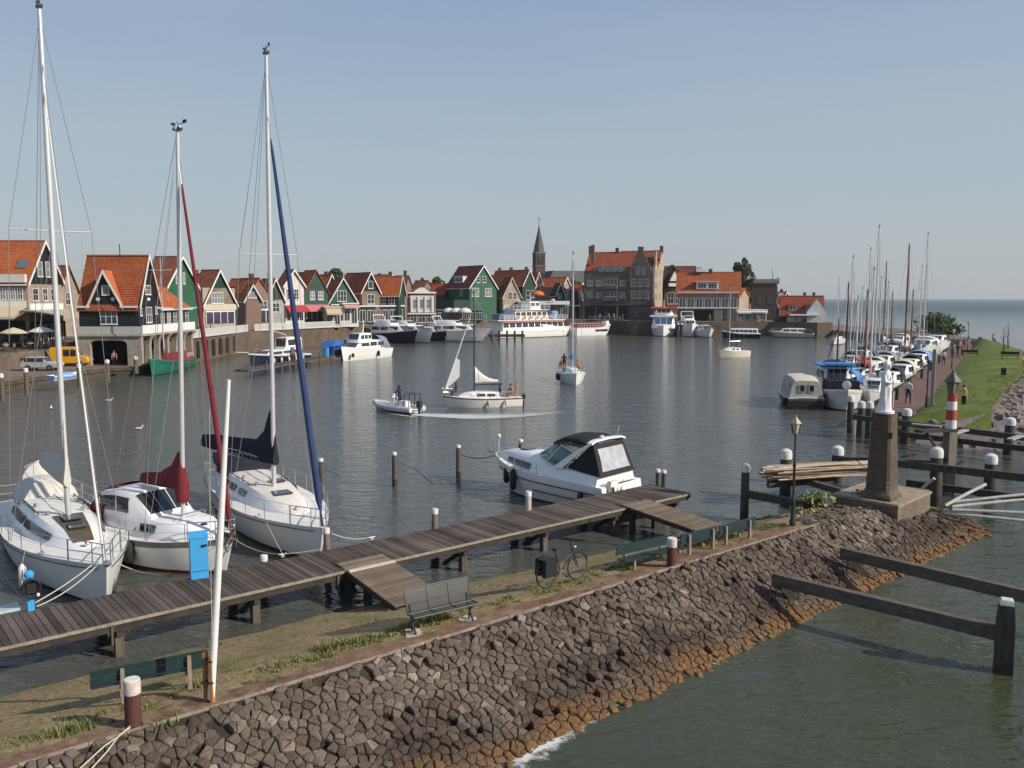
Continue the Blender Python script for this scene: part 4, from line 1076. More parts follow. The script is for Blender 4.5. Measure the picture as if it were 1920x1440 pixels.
def sail_cover(par, m, h0, L, rise, r0, mat, droop=.0, name='sail_cover', aft=-1):
 """stowed mainsail under a cover: tall at the mast, tapering aft"""
 mb = MB(); rings = []; n = 12
 K = [(.16, .0, rise * .42, .55), (0.02, 0, rise, .62), (-.18, 0, rise * .93, .9), (-.5, 0, rise * .55, 1.), (-1.0, 0, rise * .34, 1.), (-L * .5, 0, rise * .28, .92), (-L * .8, 0, rise * .24, .8), (-L, 0, rise * .17, .5)]
 for x, _, hh, w in K:
  zc = h0 + droop * (x / -L if x < 0 else 0); rings.append([(m[0] + x, m[1] + r0 * w * cos(2 * pi * j / n) * (1 if sin(2 * pi * j / n) < .3 else .55), zc + (hh if sin(2 * pi * j / n) > 0 else .16) * sin(2 * pi * j / n)) for j in range(n)])
 mb.loft(rings); return mb.build(name, mat, par, sharp=50)
def sprayhood(par, x, w, z, l=1.0, h=.75, mat=None, name='sprayhood', win=True):
 rings = []
 for k, (dx, hh) in enumerate(((l, .02), (l * .72, h * .72), (l * .3, h), (0, h * 1.0))):
  rings.append([(x + dx - .12 * abs(cos(a)) * 0, w * cos(a), z + hh * max(0, sin(a)) ** .6) for a in (pi * j / 12 for j in range(13))])
 mb = MB(); mb.loft(rings, 0, False, False)
 inner = [[(p[0], p[1] * .97, p[2] - .03) for p in q] for q in rings[::-1]]
 mb.loft(inner, 0, False, False)
 o = mb.build(name, mat or NAVY, par, sharp=60)
 return o
def rig(par, sheer, mx, z0, H, boom_z=None, boom_L=3.2, cover=None, cover_rise=1.3, mast_r=.07, spreaders=((.55, .85),), furl=None, furl_r=.09, furl_top=.96, fore_x=None, back_x=None, wire=.008, mast_mat=None, rake=0., shroud_in=.1, vane=True, cover_r=.17, wires_n=2, back=True, boom=True):
 """mast at (mx,0), from z0 to z0+H"""
 top = Vector((mx - rake, 0, z0 + H)); foot = Vector((mx, 0, z0))
 mb = MB(); mb.tube([foot, lerp(foot, top, .7), top], [mast_r, mast_r * .95, mast_r * .72], 10); mst = mb.build('mast', mast_mat or ALU, par)
 for f, w in spreaders:
  c = lerp(foot, top, f); mb = MB(); mb.tube([c + Vector((-.12, -w, .03)), c, c + Vector((-.12, w, .03))], .022, 6); mb.build('spreader', ALU, mst)
 if vane: masthead(mst, top)
 bb, bz = sheer_at(sheer, mx - .25)
 for sgn in (-1, 1):
  ch = Vector((mx - .25, sgn * (bb - shroud_in), bz))
  if spreaders:
   f, w = spreaders[-1]; sp_ = lerp(foot, top, f) + Vector((-.12, sgn * w, .03))
   mb = MB(); mb.tube([ch, sp_, lerp(foot, top, .98)], wire, 5); mb.build('shroud', WIRE, par)
   if wires_n > 1:
    wires(par, [(ch + Vector((.15, 0, 0)), lerp(foot, top, f * .98))], wire)
  else: wires(par, [(ch, lerp(foot, top, .97))], wire)
 fx = fore_x if fore_x is not None else sheer[-1][0] - .05
 fz = sheer_at(sheer, fx)[1] + .05
 a, b = Vector((fx, 0, fz)), lerp(foot, top, furl_top)
 if furl:
  d = b - a; mb = MB()
  mb.tube([a + d * .0, a + d * .03, a + d * .06, a + d * .3, a + d * .6, a + d * .9, a + d * .93], [.05, .03, furl_r, furl_r * .95, furl_r * .75, furl_r * .45, .02], 9)
  mb.build('furled_sail', furl, par)
 wires(par, [(a, b)], wire, 'forestay')
 if back:
  bx = back_x if back_x is not None else sheer[0][0] + .1
  wires(par, [(Vector((bx, 0, sheer_at(sheer, bx)[1] + .05)), top)], wire, 'backstay')
 if boom:
  bz_ = boom_z or z0 + 1.0
  mb = MB(); mb.tube([(mx - .08, 0, bz_), (mx - boom_L, 0, bz_ + .02)], .055, 8); mb.build('boom', mast_mat or ALU, par)
  if cover: sail_cover(par, (mx, 0), bz_ + .08, boom_L, cover_rise, cover_r, cover)
  wires(par, [((mx - boom_L, 0, bz_), lerp(foot, top, .99))], wire * .8, 'topping_lift')
 return top
def place(t, bow, bow_xy_local, heading):
 """put a boat so that local point bow_xy_local lies at world bow, nose along heading"""
 rz = math.atan2(heading.y, heading.x); t.rotation_euler.z = rz
 c, s = cos(rz), sin(rz); x, y = bow_xy_local
 t.location = (bow.x - (c * x - s * y), bow.y - (s * x + c * y), 0)
def axis_x(t, x, z):
 """local x on the boat's centre line whose bearing is photo column x at height z"""
 rz = t.rotation_euler.z; c, s = cos(rz), sin(rz); lx, ly = t.location.x, t.location.y
 lo, hi = -8., 8.
 f = lambda q: (lx + c * q) - (x - 960) / FOC * ((ly + s * q) * CP - (z - EYE) * SP)
 for _ in range(50):
  m = (lo + hi) / 2
  if f(lo) * f(m) <= 0: hi = m
  else: lo = m
 return lo
def wpt(t, p):
 return Vector(t.location) + Matrix.Rotation(t.rotation_euler.z, 4, 'Z') @ Vector(p)
BOOT_N = M('boot_navy', (.015, .02, .05), .4, .3); BOOT_R = M('antifoul_red', (.12, .02, .015), .7, .3); BOOT_B = M('antifoul_black', (.012, .012, .014), .7, .3)
STRIPE_G = M('rub_strake_grey', (.20, .17, .14), .6, .3, 5)
G1 = px(201, 1062, 1.3); M1 = px(128, 966, 1.72)
hd = Vector((G1.x - M1.x, G1.y - M1.y, 0)).normalized()
y1 = thing('sailing_yacht', 'broad white sailing yacht at far left with bare mast and cream boom cover', 'sailing yacht', (0, 0, 0), 0, 'yachts moored at the jetty')
L1, B1 = 11.6, 3.5
sh = make_hull(y1, L1, B1, 1.05, 1.1, 1.32, [GEL, WHITE, BOOT_N], sw=.78, rake=.28, full=2.0, flare=.09, boot=.1, deckmat=DECKW)
sh1 = sh
place(y1, G1, (sh[-1][0], 0), hd)
mx1 = axis_x(y1, 128, 1.72)
cab = [(mx1 - 4.6, 1.15, .95, 1.1, 1.62), (mx1 - 2.2, 1.22, .98, 1.1, 1.72), (mx1 - .2, 1.15, .86, 1.12, 1.70), (mx1 + 1.3, .88, .6, 1.16, 1.58), (mx1 + 2.3, .55, .32, 1.2, 1.32), (mx1 + 2.6, .35, .2, 1.2, 1.24)]
c_ = house_loft(y1, 'coachroof', cab, GEL, DECKW, .4)
side_windows(c_, cab, [(mx1 - 3.6, mx1 - 1.5), (mx1 - 1.2, mx1 + 1.2)], .34, .72, GLASS, name='window')
mb = MB(); mb.loft([[(x, -w, z), (x, w, z)] for x, w, z in ((mx1 - .1, .44, 1.735), (mx1 + 1.35, .34, 1.61), (mx1 + 2.2, .28, 1.375))], 0, False, False); mb.build('foredeck_panel', M('dark_nonslip', (.10, .075, .05), .7, .3, 5), y1)
mb = MB(); mb.box((mx1 + 1.25, 0, 1.645), (.5, .5, .04), mx=None); o = mb.build('hatch', GLASS, y1);
mb = MB(); mb.box((mx1 + .45, 0, 1.735), (.62, .5, .05)); mb.build('hatch', GLASS, y1)
topz = py(82, 2, M1.y).z
rig(y1, sh, mx1, 1.7, topz - 1.75, 2.75, 4.2, PALEC, 2.0, .085, ((.57, 1.15),), None, back_x=sh[0][0] + .1, furl_top=.9, wire=.010, rake=.35, cover_r=.2)
for k in range(1):
 mb = MB(); a = Vector((sh[-1][0] - .35, 0, 1.4)); b = Vector((mx1 - .3, 0, topz * .86)); mb.tube([a, a + (b - a) * .04, b], [.02, .035, .02], 7); mb.build('furler_foil', M('foil_white', (.62, .60, .55), .5, .1), y1)
rails(y1, sh, -L1 / 2 + 1.4, sh[-1][0] - 1.5, .6)
pulpit(y1, sh, .62, 1.5); pulpit(y1, sh, .62, 1.2, stern=True, name='pushpit')
fender(y1, (sh[-1][0] - 3.1, -1.62, .55), .11, .6, M('fender_white', (.62, .60, .56), .5, .1));
mb = MB(); mb.loft([[(mx1 - 4.3 + dx, w * cos(a), 1.55 + h * sin(a) ** .7) for a in (pi * j / 10 for j in range(11))] for dx, w, h in ((.9, 1.0, .1), (.55, .98, .62), (.1, .95, .72), (-.5, .9, .70))], 0, False, False); mb.build('sprayhood', PALEC, y1, sharp=60)
mb = MB(); mb.lathe([(.62, -.03), (.66, 0), (.62, .03)], 20); w = mb.build('wheel_cover', PALEC, y1, loc=(mx1 - 6.4, .3, 1.75)); w.rotation_euler.y = R(80)
mb = MB(); mb.tube([(-5.7, .6, 1.1), (-6.0, .6, 2.6)], .015, 6); f_ = mb.build('flagstaff', TEAK, y1)
mb = MB(); mb.add([(-6.0, .6, 2.55), (-6.0, .6, 2.1), (-6.15, -.15, 1.85), (-6.1, -.2, 2.25)], [(0, 1, 2, 3)]); fl = mb.build('flag', M('flag_grey', (.45, .45, .48), .8, .3, 5), f_); md = fl.modifiers.new('s', 'SOLIDIFY'); md.thickness = .01
mb = MB(); mb.box((-5.3, 0, .8), (.7, 2.4, .5)); mb.build('stern_seat', GEL, y1)
mb = MB(); mb.lathe([(.03, 0), (.05, .1)], 8); mb.ell((0, 0, .03), (.16, .1, .1)); o = mb.build('bow_roller', STEEL, y1, loc=(sh[-1][0] - .05, 0, sh[-1][2] + .02))
bow = wpt(y1, (sh[-1][0] - .35, -.3, sh[-1][2])); hp = px(66, 1130, DECKZ + .15)
rope('upper pale mooring line from yacht bow at far left to the blue hose post', [bow, hp], sag=.05); rope('lower pale mooring line from yacht bow at far left to the blue hose post', [bow + Vector((.12, 0, -.03)), hp + Vector((.03, 0, -.1))], sag=.12)
rope('slack dark rope dropping at the left edge behind the hose post', [px(-20, 1045, .9), px(48, 1128, .9)], .018, DROPE, .05)
G2 = px(437, 1012, 1.15); S2 = px(214, 968, 1.05)
hd = Vector((G2.x - S2.x, G2.y - S2.y, 0)).normalized(); L2 = (G2 - S2).to_2d().length + .5; B2 = 2.85
y2 = thing('sailing_yacht', 'white motor sailer with wheelhouse, maroon canvas and grey rubbing band', 'sailing yacht', (0, 0, 0), 0, 'yachts moored at the jetty')
sh = make_hull(y2, L2, B2, 1.02, 1.0, 1.2, [GEL, STRIPE_G, BOOT_R], sw=.82, rake=.4, full=2.4, flare=.08, band=.2, boot=.12, bulwark=.02)
place(y2, G2, (sh[-1][0], 0), hd)
mx2 = axis_x(y2, 343.5, 1.6); M2 = wpt(y2, (mx2, 0, 1.6))
cab = [(mx2 - 2.0, 1.02, .9, 1.0, 1.55), (mx2 - .6, 1.08, .92, 1.0, 1.58), (mx2 + .6, 1.0, .82, 1.02, 1.52), (mx2 + 1.35, .72, .5, 1.05, 1.36), (mx2 + 1.7, .5, .3, 1.08, 1.2)]
c_ = house_loft(y2, 'coachroof', cab, GEL, GEL, .35)
side_windows(c_, cab, [(mx2 - 1.75, mx2 - 1.05), (mx2 - .85, mx2 - .15)], .35, .78)
wh = [(mx2 - 3.1, 1.05, .98, 1.0, 2.22), (mx2 - 2.2, 1.08, .98, 1.0, 2.36), (mx2 - 1.35, 1.06, .9, 1.0, 2.32), (mx2 - .55, .95, .8, 1.4, 1.58)]
c_ = house_loft(y2, 'wheelhouse', wh, GEL, GEL, .3)
side_windows(c_, wh, [(mx2 - 2.9, mx2 - 2.1), (mx2 - 2.0, mx2 - 1.45)], .52, .88, slant=-.12)
screen(c_, wh[2], wh[3], split=3)
mb = MB(); mb.loft([[(x, w * cos(a), 1.05 + h * sin(a) ** .55) for a in (pi * j / 10 for j in range(11))] for x, w, h in ((mx2 - 2.7, 1.1, 1.36), (mx2 - 3.3, 1.08, 1.25), (mx2 - 4.0, 1.05, .55), (mx2 - 4.2, 1.0, .15))], 0, False, False); mb.build('cockpit_tent', REDC, y2, sharp=60)
topz2 = py(340, 245, M2.y).z
rig(y2, sh, mx2, 1.55, topz2 - 1.55, 2.5, 2.1, REDC, 1.15, .075, ((.55, .75),), REDC, .085, .93, rake=-.45, back_x=-L2 / 2 + .2, wire=.009, cover_r=.17)
mb = MB(); mb.lathe([(.20, 2.05), (.24, 2.4), (.19, 2.9), (.08, 3.45)], 10, 0, (mx2, 0, 0)); mb.build('mast_cover', REDC, y2)
mb = MB(); mb.lathe([(.08, 0), (.12, .05), (.10, .16), (.02, .2)], 10); mb.build('masthead_light', CAPW, y2, loc=(mx2 + .45, 0, topz2 - .06))
rails(y2, sh, -L2 / 2 + .3, sh[-1][0] - 1.2, .55); pulpit(y2, sh, .6, 1.2); pulpit(y2, sh, .6, .9, stern=True, name='pushpit')
fender(y2, (mx2 - .75, -B2 / 2 - .05, .62), .15, .62, RUBBER)
mb = MB(); mb.tube([(mx2 + .5, y_, 1.55 + z_) for y_, z_ in ((-.5, 0), (-.45, .22), (.45, .22), (.5, 0))], .018, 6); mb.build('grab_rail', STEEL, y2)
mb = MB(); mb.ell((mx2 + 1.0, 0, 1.45), (.13, .13, .04)); mb.build('deck_vent', GLASS, y2)
mb = MB(); mb.box((sh[-1][0] - .35, 0, sh[-1][2] + .06), (.5, .16, .1)); mb.tube([(sh[-1][0] + .05, -.12, sh[-1][2]), (sh[-1][0] + .12, 0, sh[-1][2] - .25), (sh[-1][0] + .05, .12, sh[-1][2])], .025, 6); mb.build('anchor', DARK, y2)
rope('pale rope from jetty up to motor sailer stern quarter, crossing open water', [px(213, 1052, DECKZ), px(305, 1078, DECKZ)], .018, sag=.1)
rope('thin line from the motor sailer bow down to the jetty beside the flagpole', [px(430, 1003, 1.1), px(378, 1045, 1.1)], .012, sag=.05)
rope('yellowish rope from motor sailer bow to cleat between the bows', [wpt(y2, (sh[-1][0], 0, sh[-1][2])), CL_B], .016, M('yellow_rope', (.40, .33, .16), .9, .2, 20), .15)
G3 = px(606, 992, 1.25); M3 = px(514, 913, 1.62)
hd = Vector((G3.x - M3.x, G3.y - M3.y, 0)).normalized()
y3 = thing('sailing_yacht', 'white sailing yacht with navy boom cover and furled blue headsail', 'sailing yacht', (0, 0, 0), 0, 'yachts moored at the jetty')
L3, B3 = 11.4, 3.35
sh = make_hull(y3, L3, B3, 1.02, 1.08, 1.28, [GEL, WHITE, BOOT_N], sw=.74, rake=.45, full=2.1, flare=.09)
sh3 = sh
place(y3, G3, (sh[-1][0], 0), hd)
mx3 = axis_x(y3, 514, 1.65); M3 = wpt(y3, (mx3, 0, 1.65))
cab = [(mx3 - 4.2, 1.12, .95, 1.05, 1.62), (mx3 - 2.0, 1.18, .96, 1.06, 1.68), (mx3 - .1, 1.12, .86, 1.08, 1.64), (mx3 + 1.6, .9, .62, 1.12, 1.50), (mx3 + 2.6, .6, .38, 1.16, 1.28), (mx3 + 2.9, .4, .22, 1.18, 1.22)]
c_ = house_loft(y3, 'coachroof', cab, GEL, M('deck_cream', (.70, .66, .58), .6, .1, 4), .4)
side_windows(c_, cab, [(mx3 - 3.4, mx3 - 2.7), (mx3 - 2.3, mx3 - 1.6), (mx3 - 1.1, mx3 - .4)], .38, .74)
mb = MB(); mb.box((mx3 + .95, 0, 1.60), (.62, .62, .05)); mb.build('hatch', GLASS, y3)
mb = MB(); mb.box((mx3 - .6, .3, 1.73), (.5, .5, .05)); mb.build('hatch', GLASS, y3)
topz3 = py(507, 105, M3.y).z
rig(y3, sh, mx3, 1.62, topz3 - 1.62, 2.55, 4.0, None, 1.9, .085, ((.55, 1.05),), BLUEC, .115, .87, rake=-.5, back_x=-L3 / 2 + .15, wire=.010)
cv = sail_cover(y3, (mx3, 0), 2.62, 4.6, 1.95, .26, NAVY, .2)
mb = MB(); rg = random.Random(4)
for k in range(9):
 x = mx3 - .7 - k * .28; z = 2.66 + .04 * sin(k)
 mb.tube([(x, -.262, z), (x - .1, -.268, z + .12), (x - .22, -.262, z + .03)], .014, 5)
mb.tube([(mx3 - .6, -.265, 2.72), (mx3 - 1.8, -.267, 2.83), (mx3 - 3.2, -.24, 2.85)], .014, 5)
mb.build('cover_lettering', M('lettering', (.45, .45, .46), .7, .2), cv)
sprayhood(y3, mx3 - 4.5, 1.05, 1.55, 1.15, .8, NAVY)
mb = MB(); mb.lathe([(.60, -.05), (.68, 0), (.60, .05)], 20); o = mb.build('wheel_cover', NAVY, y3, loc=(mx3 - 5.9, -.2, 1.9)); o.rotation_euler.y = R(82)
rails(y3, sh, -L3 / 2 + 1.2, sh[-1][0] - 1.4, .62); pulpit(y3, sh, .62, 1.4); pulpit(y3, sh, .62, 1.2, stern=True, name='pushpit')
mb = MB(); mb.tube([(sh[-1][0] - .2, .12, sh[-1][2]), (sh[-1][0] + .2, .1, sh[-1][2] - .1), (sh[-1][0] + .12, .1, sh[-1][2] - .4)], .03, 6); mb.build('anchor', STEEL, y3)
rope('pale line from the side of navy covered yacht down to its cleat', [wpt(y3, (sh[-1][0] - 2.3, -1.2, 1.2)), CL_B], .014, sag=.03)
rope('slack white rope from the blue sail yacht bow to the small cleat', [px(622, 1000, 1.2), CL_A], .014, M('white_rope', (.6, .6, .58), .9, .15, 20), .12)
rope('yellowish rope along the jetty edge under navy covered yacht', [CL_B, px(600, 1030, DECKZ + .15)], .014, M('yellow_rope', (.40, .33, .16)), .02)
for o in y3.children:
 if o.name.split('.')[0] in ('boom', 'sail_cover'):
  a_ = R(20); o.rotation_euler.z = a_; o.location = (mx3 - cos(a_) * mx3, -sin(a_) * mx3, 0)
def fittings(t, sh, mx, zc, F, cockpit=True):
 for x, y in ((mx - 1.9, .62), (mx - 1.9, -.62), (mx - .5, .5), (mx - .5, -.5)): MB().lathe([(.07, 0), (.05, .06), (.06, .12), (.065, .14)], 10, 0, (x, y, zc)).build('winch', STEEL, t)
 for sg in (-1, 1):
  mb = MB(); mb.tube([(mx - 3.2, sg * .78, zc + .05), (mx - .6, sg * .74, zc + .07)], .02, 6)
  for k in range(4): mb.box((mx - 3.1 + k * .8, sg * (.775 - .012 * k), zc + .0), (.06, .04, .1))
  mb.build('grab_rail', TEAK, t)
  MB().tube([(mx - 3.6, sg * .2, zc + .06), (mx - 1.5, sg * .25, zc + .06), (mx - .1, sg * .1, zc + .1)], .012, 5).build('halyard', DROPE if sg > 0 else ROPE, t)
  b, z = sheer_at(sh, mx + 2.2); MB().tube([(mx + 2.05, sg * (b - .12), z + .05), (mx + 2.2, sg * (b - .12), z + .08), (mx + 2.35, sg * (b - .12), z + .05)], .022, 6).build('deck_cleat', STEEL, t)
  mb = MB(); pts_ = []
  for k in range(14):
   x = lerp(sh[0][0] + .3, sh[-1][0] - .35, k / 13); b, z = sheer_at(sh, x); pts_.append((x, sg * (b * .985 + .006), z - .14))
  mb.tube(pts_, .014, 5); mb.build('cove_stripe', BOOT_N, t)
 MB().tube([(mx + .25, -.25, zc + .03), (mx + .05, -.1, 2.4), (mx + .03, -.05, 4.5)], .01, 5).build('halyard', ROPE, t)
 mb = MB(); mb.ell((mx + 2.6, 0, zc - .28), (.07, .07, .06)); mb.build('deck_vent', STEEL, t)
 for k in range(3): MB().tube([(mx - 4.9 - .02 * k, .5, zc - .1), (mx - 4.9, .2, zc - .2 - .04 * k), (mx - 5.4, -.2, zc - .25)], .013, 5).build('coiled_line', ROPE, t)
fittings(y1, sh1, mx1, 1.68, 1.1); fittings(y3, sh3, mx3, 1.64, 1.08)
QB = px(928, 846, 1.55); QS = px(1165, 905, 1.1)
hd = Vector((QB.x - QS.x, QB.y - QS.y, 0)).normalized(); LC = (QB - QS).to_2d().length + .25; BC = 3.0
mc = thing('motor_cruiser', 'white motor cruiser with black canvas canopy and clear rear curtain at the jetty', 'motor cruiser')
sh = make_hull(mc, LC, BC, .98, 1.08, 1.42, [GEL, GEL, BOOT_B], sw=.93, rake=1.0, full=2.7, flare=.10, band=.3, boot=.06, stern_rake=-.25)
place(mc, QB, (sh[-1][0], 0), hd)
xs = -LC / 2
for sgn in (-1, 1):
 mb = MB(); pt = []
 for k in range(13):
  x = lerp(xs + .3, LC / 2 - 1.0, k / 12); b, z = sheer_at(sh, x); pt.append((x, sgn * (b * .985 + .012), z - .30))
 mb.tube(pt, .022, 6); mb.build('rub_strake', BOOT_N, mc)
 mb = MB(); mb.tube([(x, y * .925, z - .36) for x, y, z in pt[:8]], .028, 6); mb.build('hull_stripe', M('bronze_stripe', (.12, .08, .07), .5, .2), mc)
cab = [(xs + 2.35, 1.28, 1.12, 1.0, 1.40), (xs + 3.4, 1.26, 1.05, 1.02, 1.62), (xs + 4.8, 1.05, .78, 1.1, 1.72), (xs + 6.2, .62, .42, 1.25, 1.62), (xs + 6.9, .32, .2, 1.35, 1.46)]
c_ = house_loft(mc, 'foredeck_cabin', cab, GEL, GEL, .45)
mb = MB(); mb.box((xs + 5.3, 0, 1.74), (.5, .5, .05)); mb.build('hatch', GLASS, mc)
side_windows(c_, cab, [(xs + 4.3, xs + 5.9)], .15, .5, GLASS)
coam = [(xs + .55, 1.36, 1.24, .98, 1.34), (xs + 1.5, 1.38, 1.22, 1.0, 1.42), (xs + 2.5, 1.34, 1.18, 1.02, 1.52), (xs + 3.1, 1.28, 1.1, 1.03, 1.50)]
house_loft(mc, 'cockpit_coaming', coam, GEL, GEL, .3)
GLW = glass('screen_glass', (.09, .17, .17), .05)
ws = [(xs + 2.7, 1.2, .98, 1.5, 2.35), (xs + 4.25, .95, .6, 1.66, 1.72)]
mb = MB(); k_ = []
a0, a1 = [(xs + 2.1, 1.24, 1.5), (xs + 3.3, 1.12, 1.6), (xs + 4.15, .55, 1.74), (xs + 4.3, 0, 1.76)], [(xs + 1.9, 1.08, 2.1), (xs + 2.6, .98, 2.28), (xs + 3.05, .5, 2.33), (xs + 3.12, 0, 2.35)]
lo = a0 + [(x, -y, z) for x, y, z in a0[-2::-1]]; hi = a1 + [(x, -y, z) for x, y, z in a1[-2::-1]]
mb.loft([lo, hi], 0, False, False); wsn = mb.build('windscreen', GLW, mc, sharp=20); md = wsn.modifiers.new('s', 'SOLIDIFY'); md.thickness = .02
for i in (0, 1, 2, 4, 5, 6):
 mb = MB(); mb.tube([lo[i], hi[i]], .022, 6); mb.build('screen_frame', GEL, wsn)
mb = MB(); mb.tube(hi, .025, 6); mb.build('screen_frame', GEL, wsn)
for sgn in (-1, 1):
 mb = MB(); mb.loft([[(x - w, sgn * y, z), (x - w, sgn * (y + .07), z), (x + w, sgn * (y + .07), z), (x + w, sgn * y, z)] for x, y, z, w in ((xs + 2.6, 1.22, 1.45, .24), (xs + 1.75, 1.15, 2.05, .16), (xs + 1.0, 1.08, 2.50, .10))]); mb.build('arch_leg', GEL, mc)
mb = MB(); mb.loft([[(xs + .88, y, 2.52 + z), (xs + .88, y, 2.59 + z), (xs + 1.12, y, 2.59 + z), (xs + 1.12, y, 2.52 + z)] for y, z in ((-1.18, -.05), (-.9, .03), (0, .06), (.9, .03), (1.18, -.05))]); mb.build('arch_top', GEL, mc)
cn = [(xs + .95, 1.08, 2.50), (xs + 1.7, 1.08, 2.66), (xs + 2.5, 1.0, 2.62), (xs + 3.15, .85, 2.38)]
mb = MB(); mb.loft([[(x, w * cos(a), z - .16 + .20 * max(0, sin(a)) ** .6) for a in (pi * j / 12 for j in range(13))] for x, w, z in cn], 0, False, False); o = mb.build('canopy', BLACKC, mc, sharp=60); md = o.modifiers.new('s', 'SOLIDIFY'); md.thickness = .03
for sgn in (-1, 1):
 q = [(xs + .52, 1.22, 1.35), (xs + 2.15, 1.2, 1.5), (xs + 1.0, 1.06, 2.46), (xs + .95, 1.04, 2.46)]
 mb = MB(); mb.add([(x, sgn * y, z) for x, y, z in q] + [(x, sgn * (y - .03), z) for x, y, z in q], [(0, 1, 2, 3), (7, 6, 5, 4), (0, 4, 5, 1), (1, 5, 6, 2), (2, 6, 7, 3), (3, 7, 4, 0)]); mb.build('side_curtain', BLACKC, mc)
def lerp3(a, b, t): return Vector(a) * (1 - t) + Vector(b) * t
bl, br_, tl_, tr_ = (xs + .42, -1.22, 1.32), (xs + .42, 1.22, 1.32), (xs + .92, -1.04, 2.46), (xs + .92, 1.04, 2.46)
mb = MB(); mb.add([bl, br_, tr_, tl_] + [tuple(Vector(q) + Vector((.04, 0, .0))) for q in (bl, br_, tr_, tl_)], [(0, 1, 2, 3), (7, 6, 5, 4), (0, 4, 5, 1), (1, 5, 6, 2), (2, 6, 7, 3), (3, 7, 4, 0)]); rc_ = mb.build('rear_curtain', BLACKC, mc)
CLEARP = M('clear_vinyl', (.42, .42, .45), .12, .3, 2.5, bump=.5, bsc=3, spec=.8)
mb = MB(); rows = []
for j in range(7):
 rows.append([tuple(lerp3(lerp3(bl, br_, u), lerp3(tl_, tr_, u), lerp(.16, .86, j / 6)) + Vector((-.02 - .015 * sin(u * 26 + j), 0, 0))) for u in (lerp(.10, .90, i / 14) for i in range(15))])
mb.loft(rows, 0, False, False); mb.build('clear_window', CLEARP, rc_)
mb = MB(); mb.box((xs - .35, 0, .30), (.75, 2.5, .09)); mb.build('swim_platform', GEL, mc)
mb = MB(); mb.box((xs + .15, .75, .75), (.2, .5, .9)); mb.build('transom_door', DECKW, mc)
b_ = M('transom_mark', (.02, .02, .03), .5)
mb = MB(); mb.tube([(xs - .03, 1.0, 1.0), (xs - .03, .92, .8), (xs - .03, 1.02, .66), (xs - .03, .95, .5)], .05, 6); mb.build('boarding_ladder', b_, mc)
fender(mc, (xs - .12, .45, .7), .12, .5, GEL); fender(mc, (LC / 2 - 1.7, BC / 2 - .42, .75), .13, .55, RUBBER); fender(mc, (xs + 4.9, BC / 2 - .05, .72), .14, .75, RUBBER); fender(mc, (xs + 1.2, BC / 2 + .03, .45), .12, .5, RUBBER)
rails(mc, sh, xs + 3.6, LC / 2 - 1.0, .42, step=1.0); pulpit(mc, sh, .45, 1.1)
mb = MB(); mb.tube([(LC / 2 - .25, 0, 1.4), (LC / 2 - .25, 0, 2.0)], .02, 6); mb.ell((LC / 2 - .25, 0, 2.08), (.10, .10, .11)); mb.build('bow_light', CAPW, mc)
mb = MB(); mb.tube([(xs + .9, -.55, 2.55), (xs + .78, -.55, 3.05)], .012, 6); mb.build('aerial', CAPW, mc)
mb = MB(); mb.lathe([(.1, 0), (.12, .05), (.08, .12), (.01, .14)], 12); mb.build('horn', CAPW, mc, loc=(xs + 1.0, .35, 2.62))
mb = MB(); mb.box((LC / 2 + .05, 0, 1.40), (.55, .22, .07)); mb.tube([(LC / 2 + .3, 0, 1.38), (LC / 2 + .2, 0, 1.22), (LC / 2 - .05, .0, 1.2)], .03, 6); mb.build('anchor', STEEL, mc)
mc.scale.z = 1.1
q = px(862, 850, .0); q = Vector((q.x, q.y, 0))
rope('long dark rope from the cruiser bow to the slim pile', [wpt(mc, (LC / 2, 0, 1.35)), px(865, 853, 1.2)], .022, DROPE, .15)
rope('dark rope sagging from the lone middle pile into the water', [px(744, 866, 1.0), px(780, 880, .35), px(812, 908, 0)], .018, DROPE)
rope('short dark rope hanging from pile by the blue furled sail', [px(606, 878, 1.1), px(626, 886, .9), px(640, 896, .5)], .016, DROPE)
# ================================================================ TOWN
QZ = 3.2
QUAYM = courses('quay_paving', (.24, .18, .14), (.19, .14, .11), (.15, .12, .10), .4, .2, ('X', 'Y'), .9, .012, .3, .5, .4, .25)
QWALL = courses('quay_wall_brick', (.17, .12, .085), (.12, .085, .06), (.15, .13, .11), .5, .18, ('XY', 'Z'), .9, .02, .5, .5, .5, .35)
TIMBW = M('quay_timber', (.085, .066, .050), .9, .5, .8, bump=.5, st=(1, 1, 3))
front = [(-43.6, 108), (-43.6, 128), (-43.2, 141), (-27, 174.5), (-4.5, 214.5), (19, 217), (27, 214), (29.5, 200), (60, 199), (68.5, 192), (72.5, 193.5)]
poly = front + [(78, 215), (82, 260), (120, 420), (-320, 420), (-320, 108)]
MB().slab(poly, -1, QZ, 0).build('quay', [QUAYM], kind='structure', sharp=20)
mb = MB()
for (a, b), (c, d) in zip(front, front[1:]):
 nx, ny = (d - b), -(c - a); L = math.hypot(nx, ny); nx, ny = nx / L * .12, ny / L * .12
 mb.add([(a, b, -1), (c, d, -1), (c, d, QZ + .05), (a, b, QZ + .05), (a + nx, b + ny, -1), (c + nx, d + ny, -1), (c + nx, d + ny, QZ + .05), (a + nx, b + ny, QZ + .05)], [(0, 1, 2, 3), (4, 5, 6, 7), (3, 2, 6, 7), (0, 3, 7, 4), (1, 5, 6, 2)])
mb.build('quay_wall', QWALL, kind='structure')
low = [(-50.5, 50), (-47.5, 78), (-45.4, 95), (-42.0, 96.2), (-42.0, 108.5), (-320, 108.5), (-320, 50)]
MB().slab(low, -1, 1.0).build('lower_quay', QUAYM, kind='structure', sharp=20)
mb = MB()
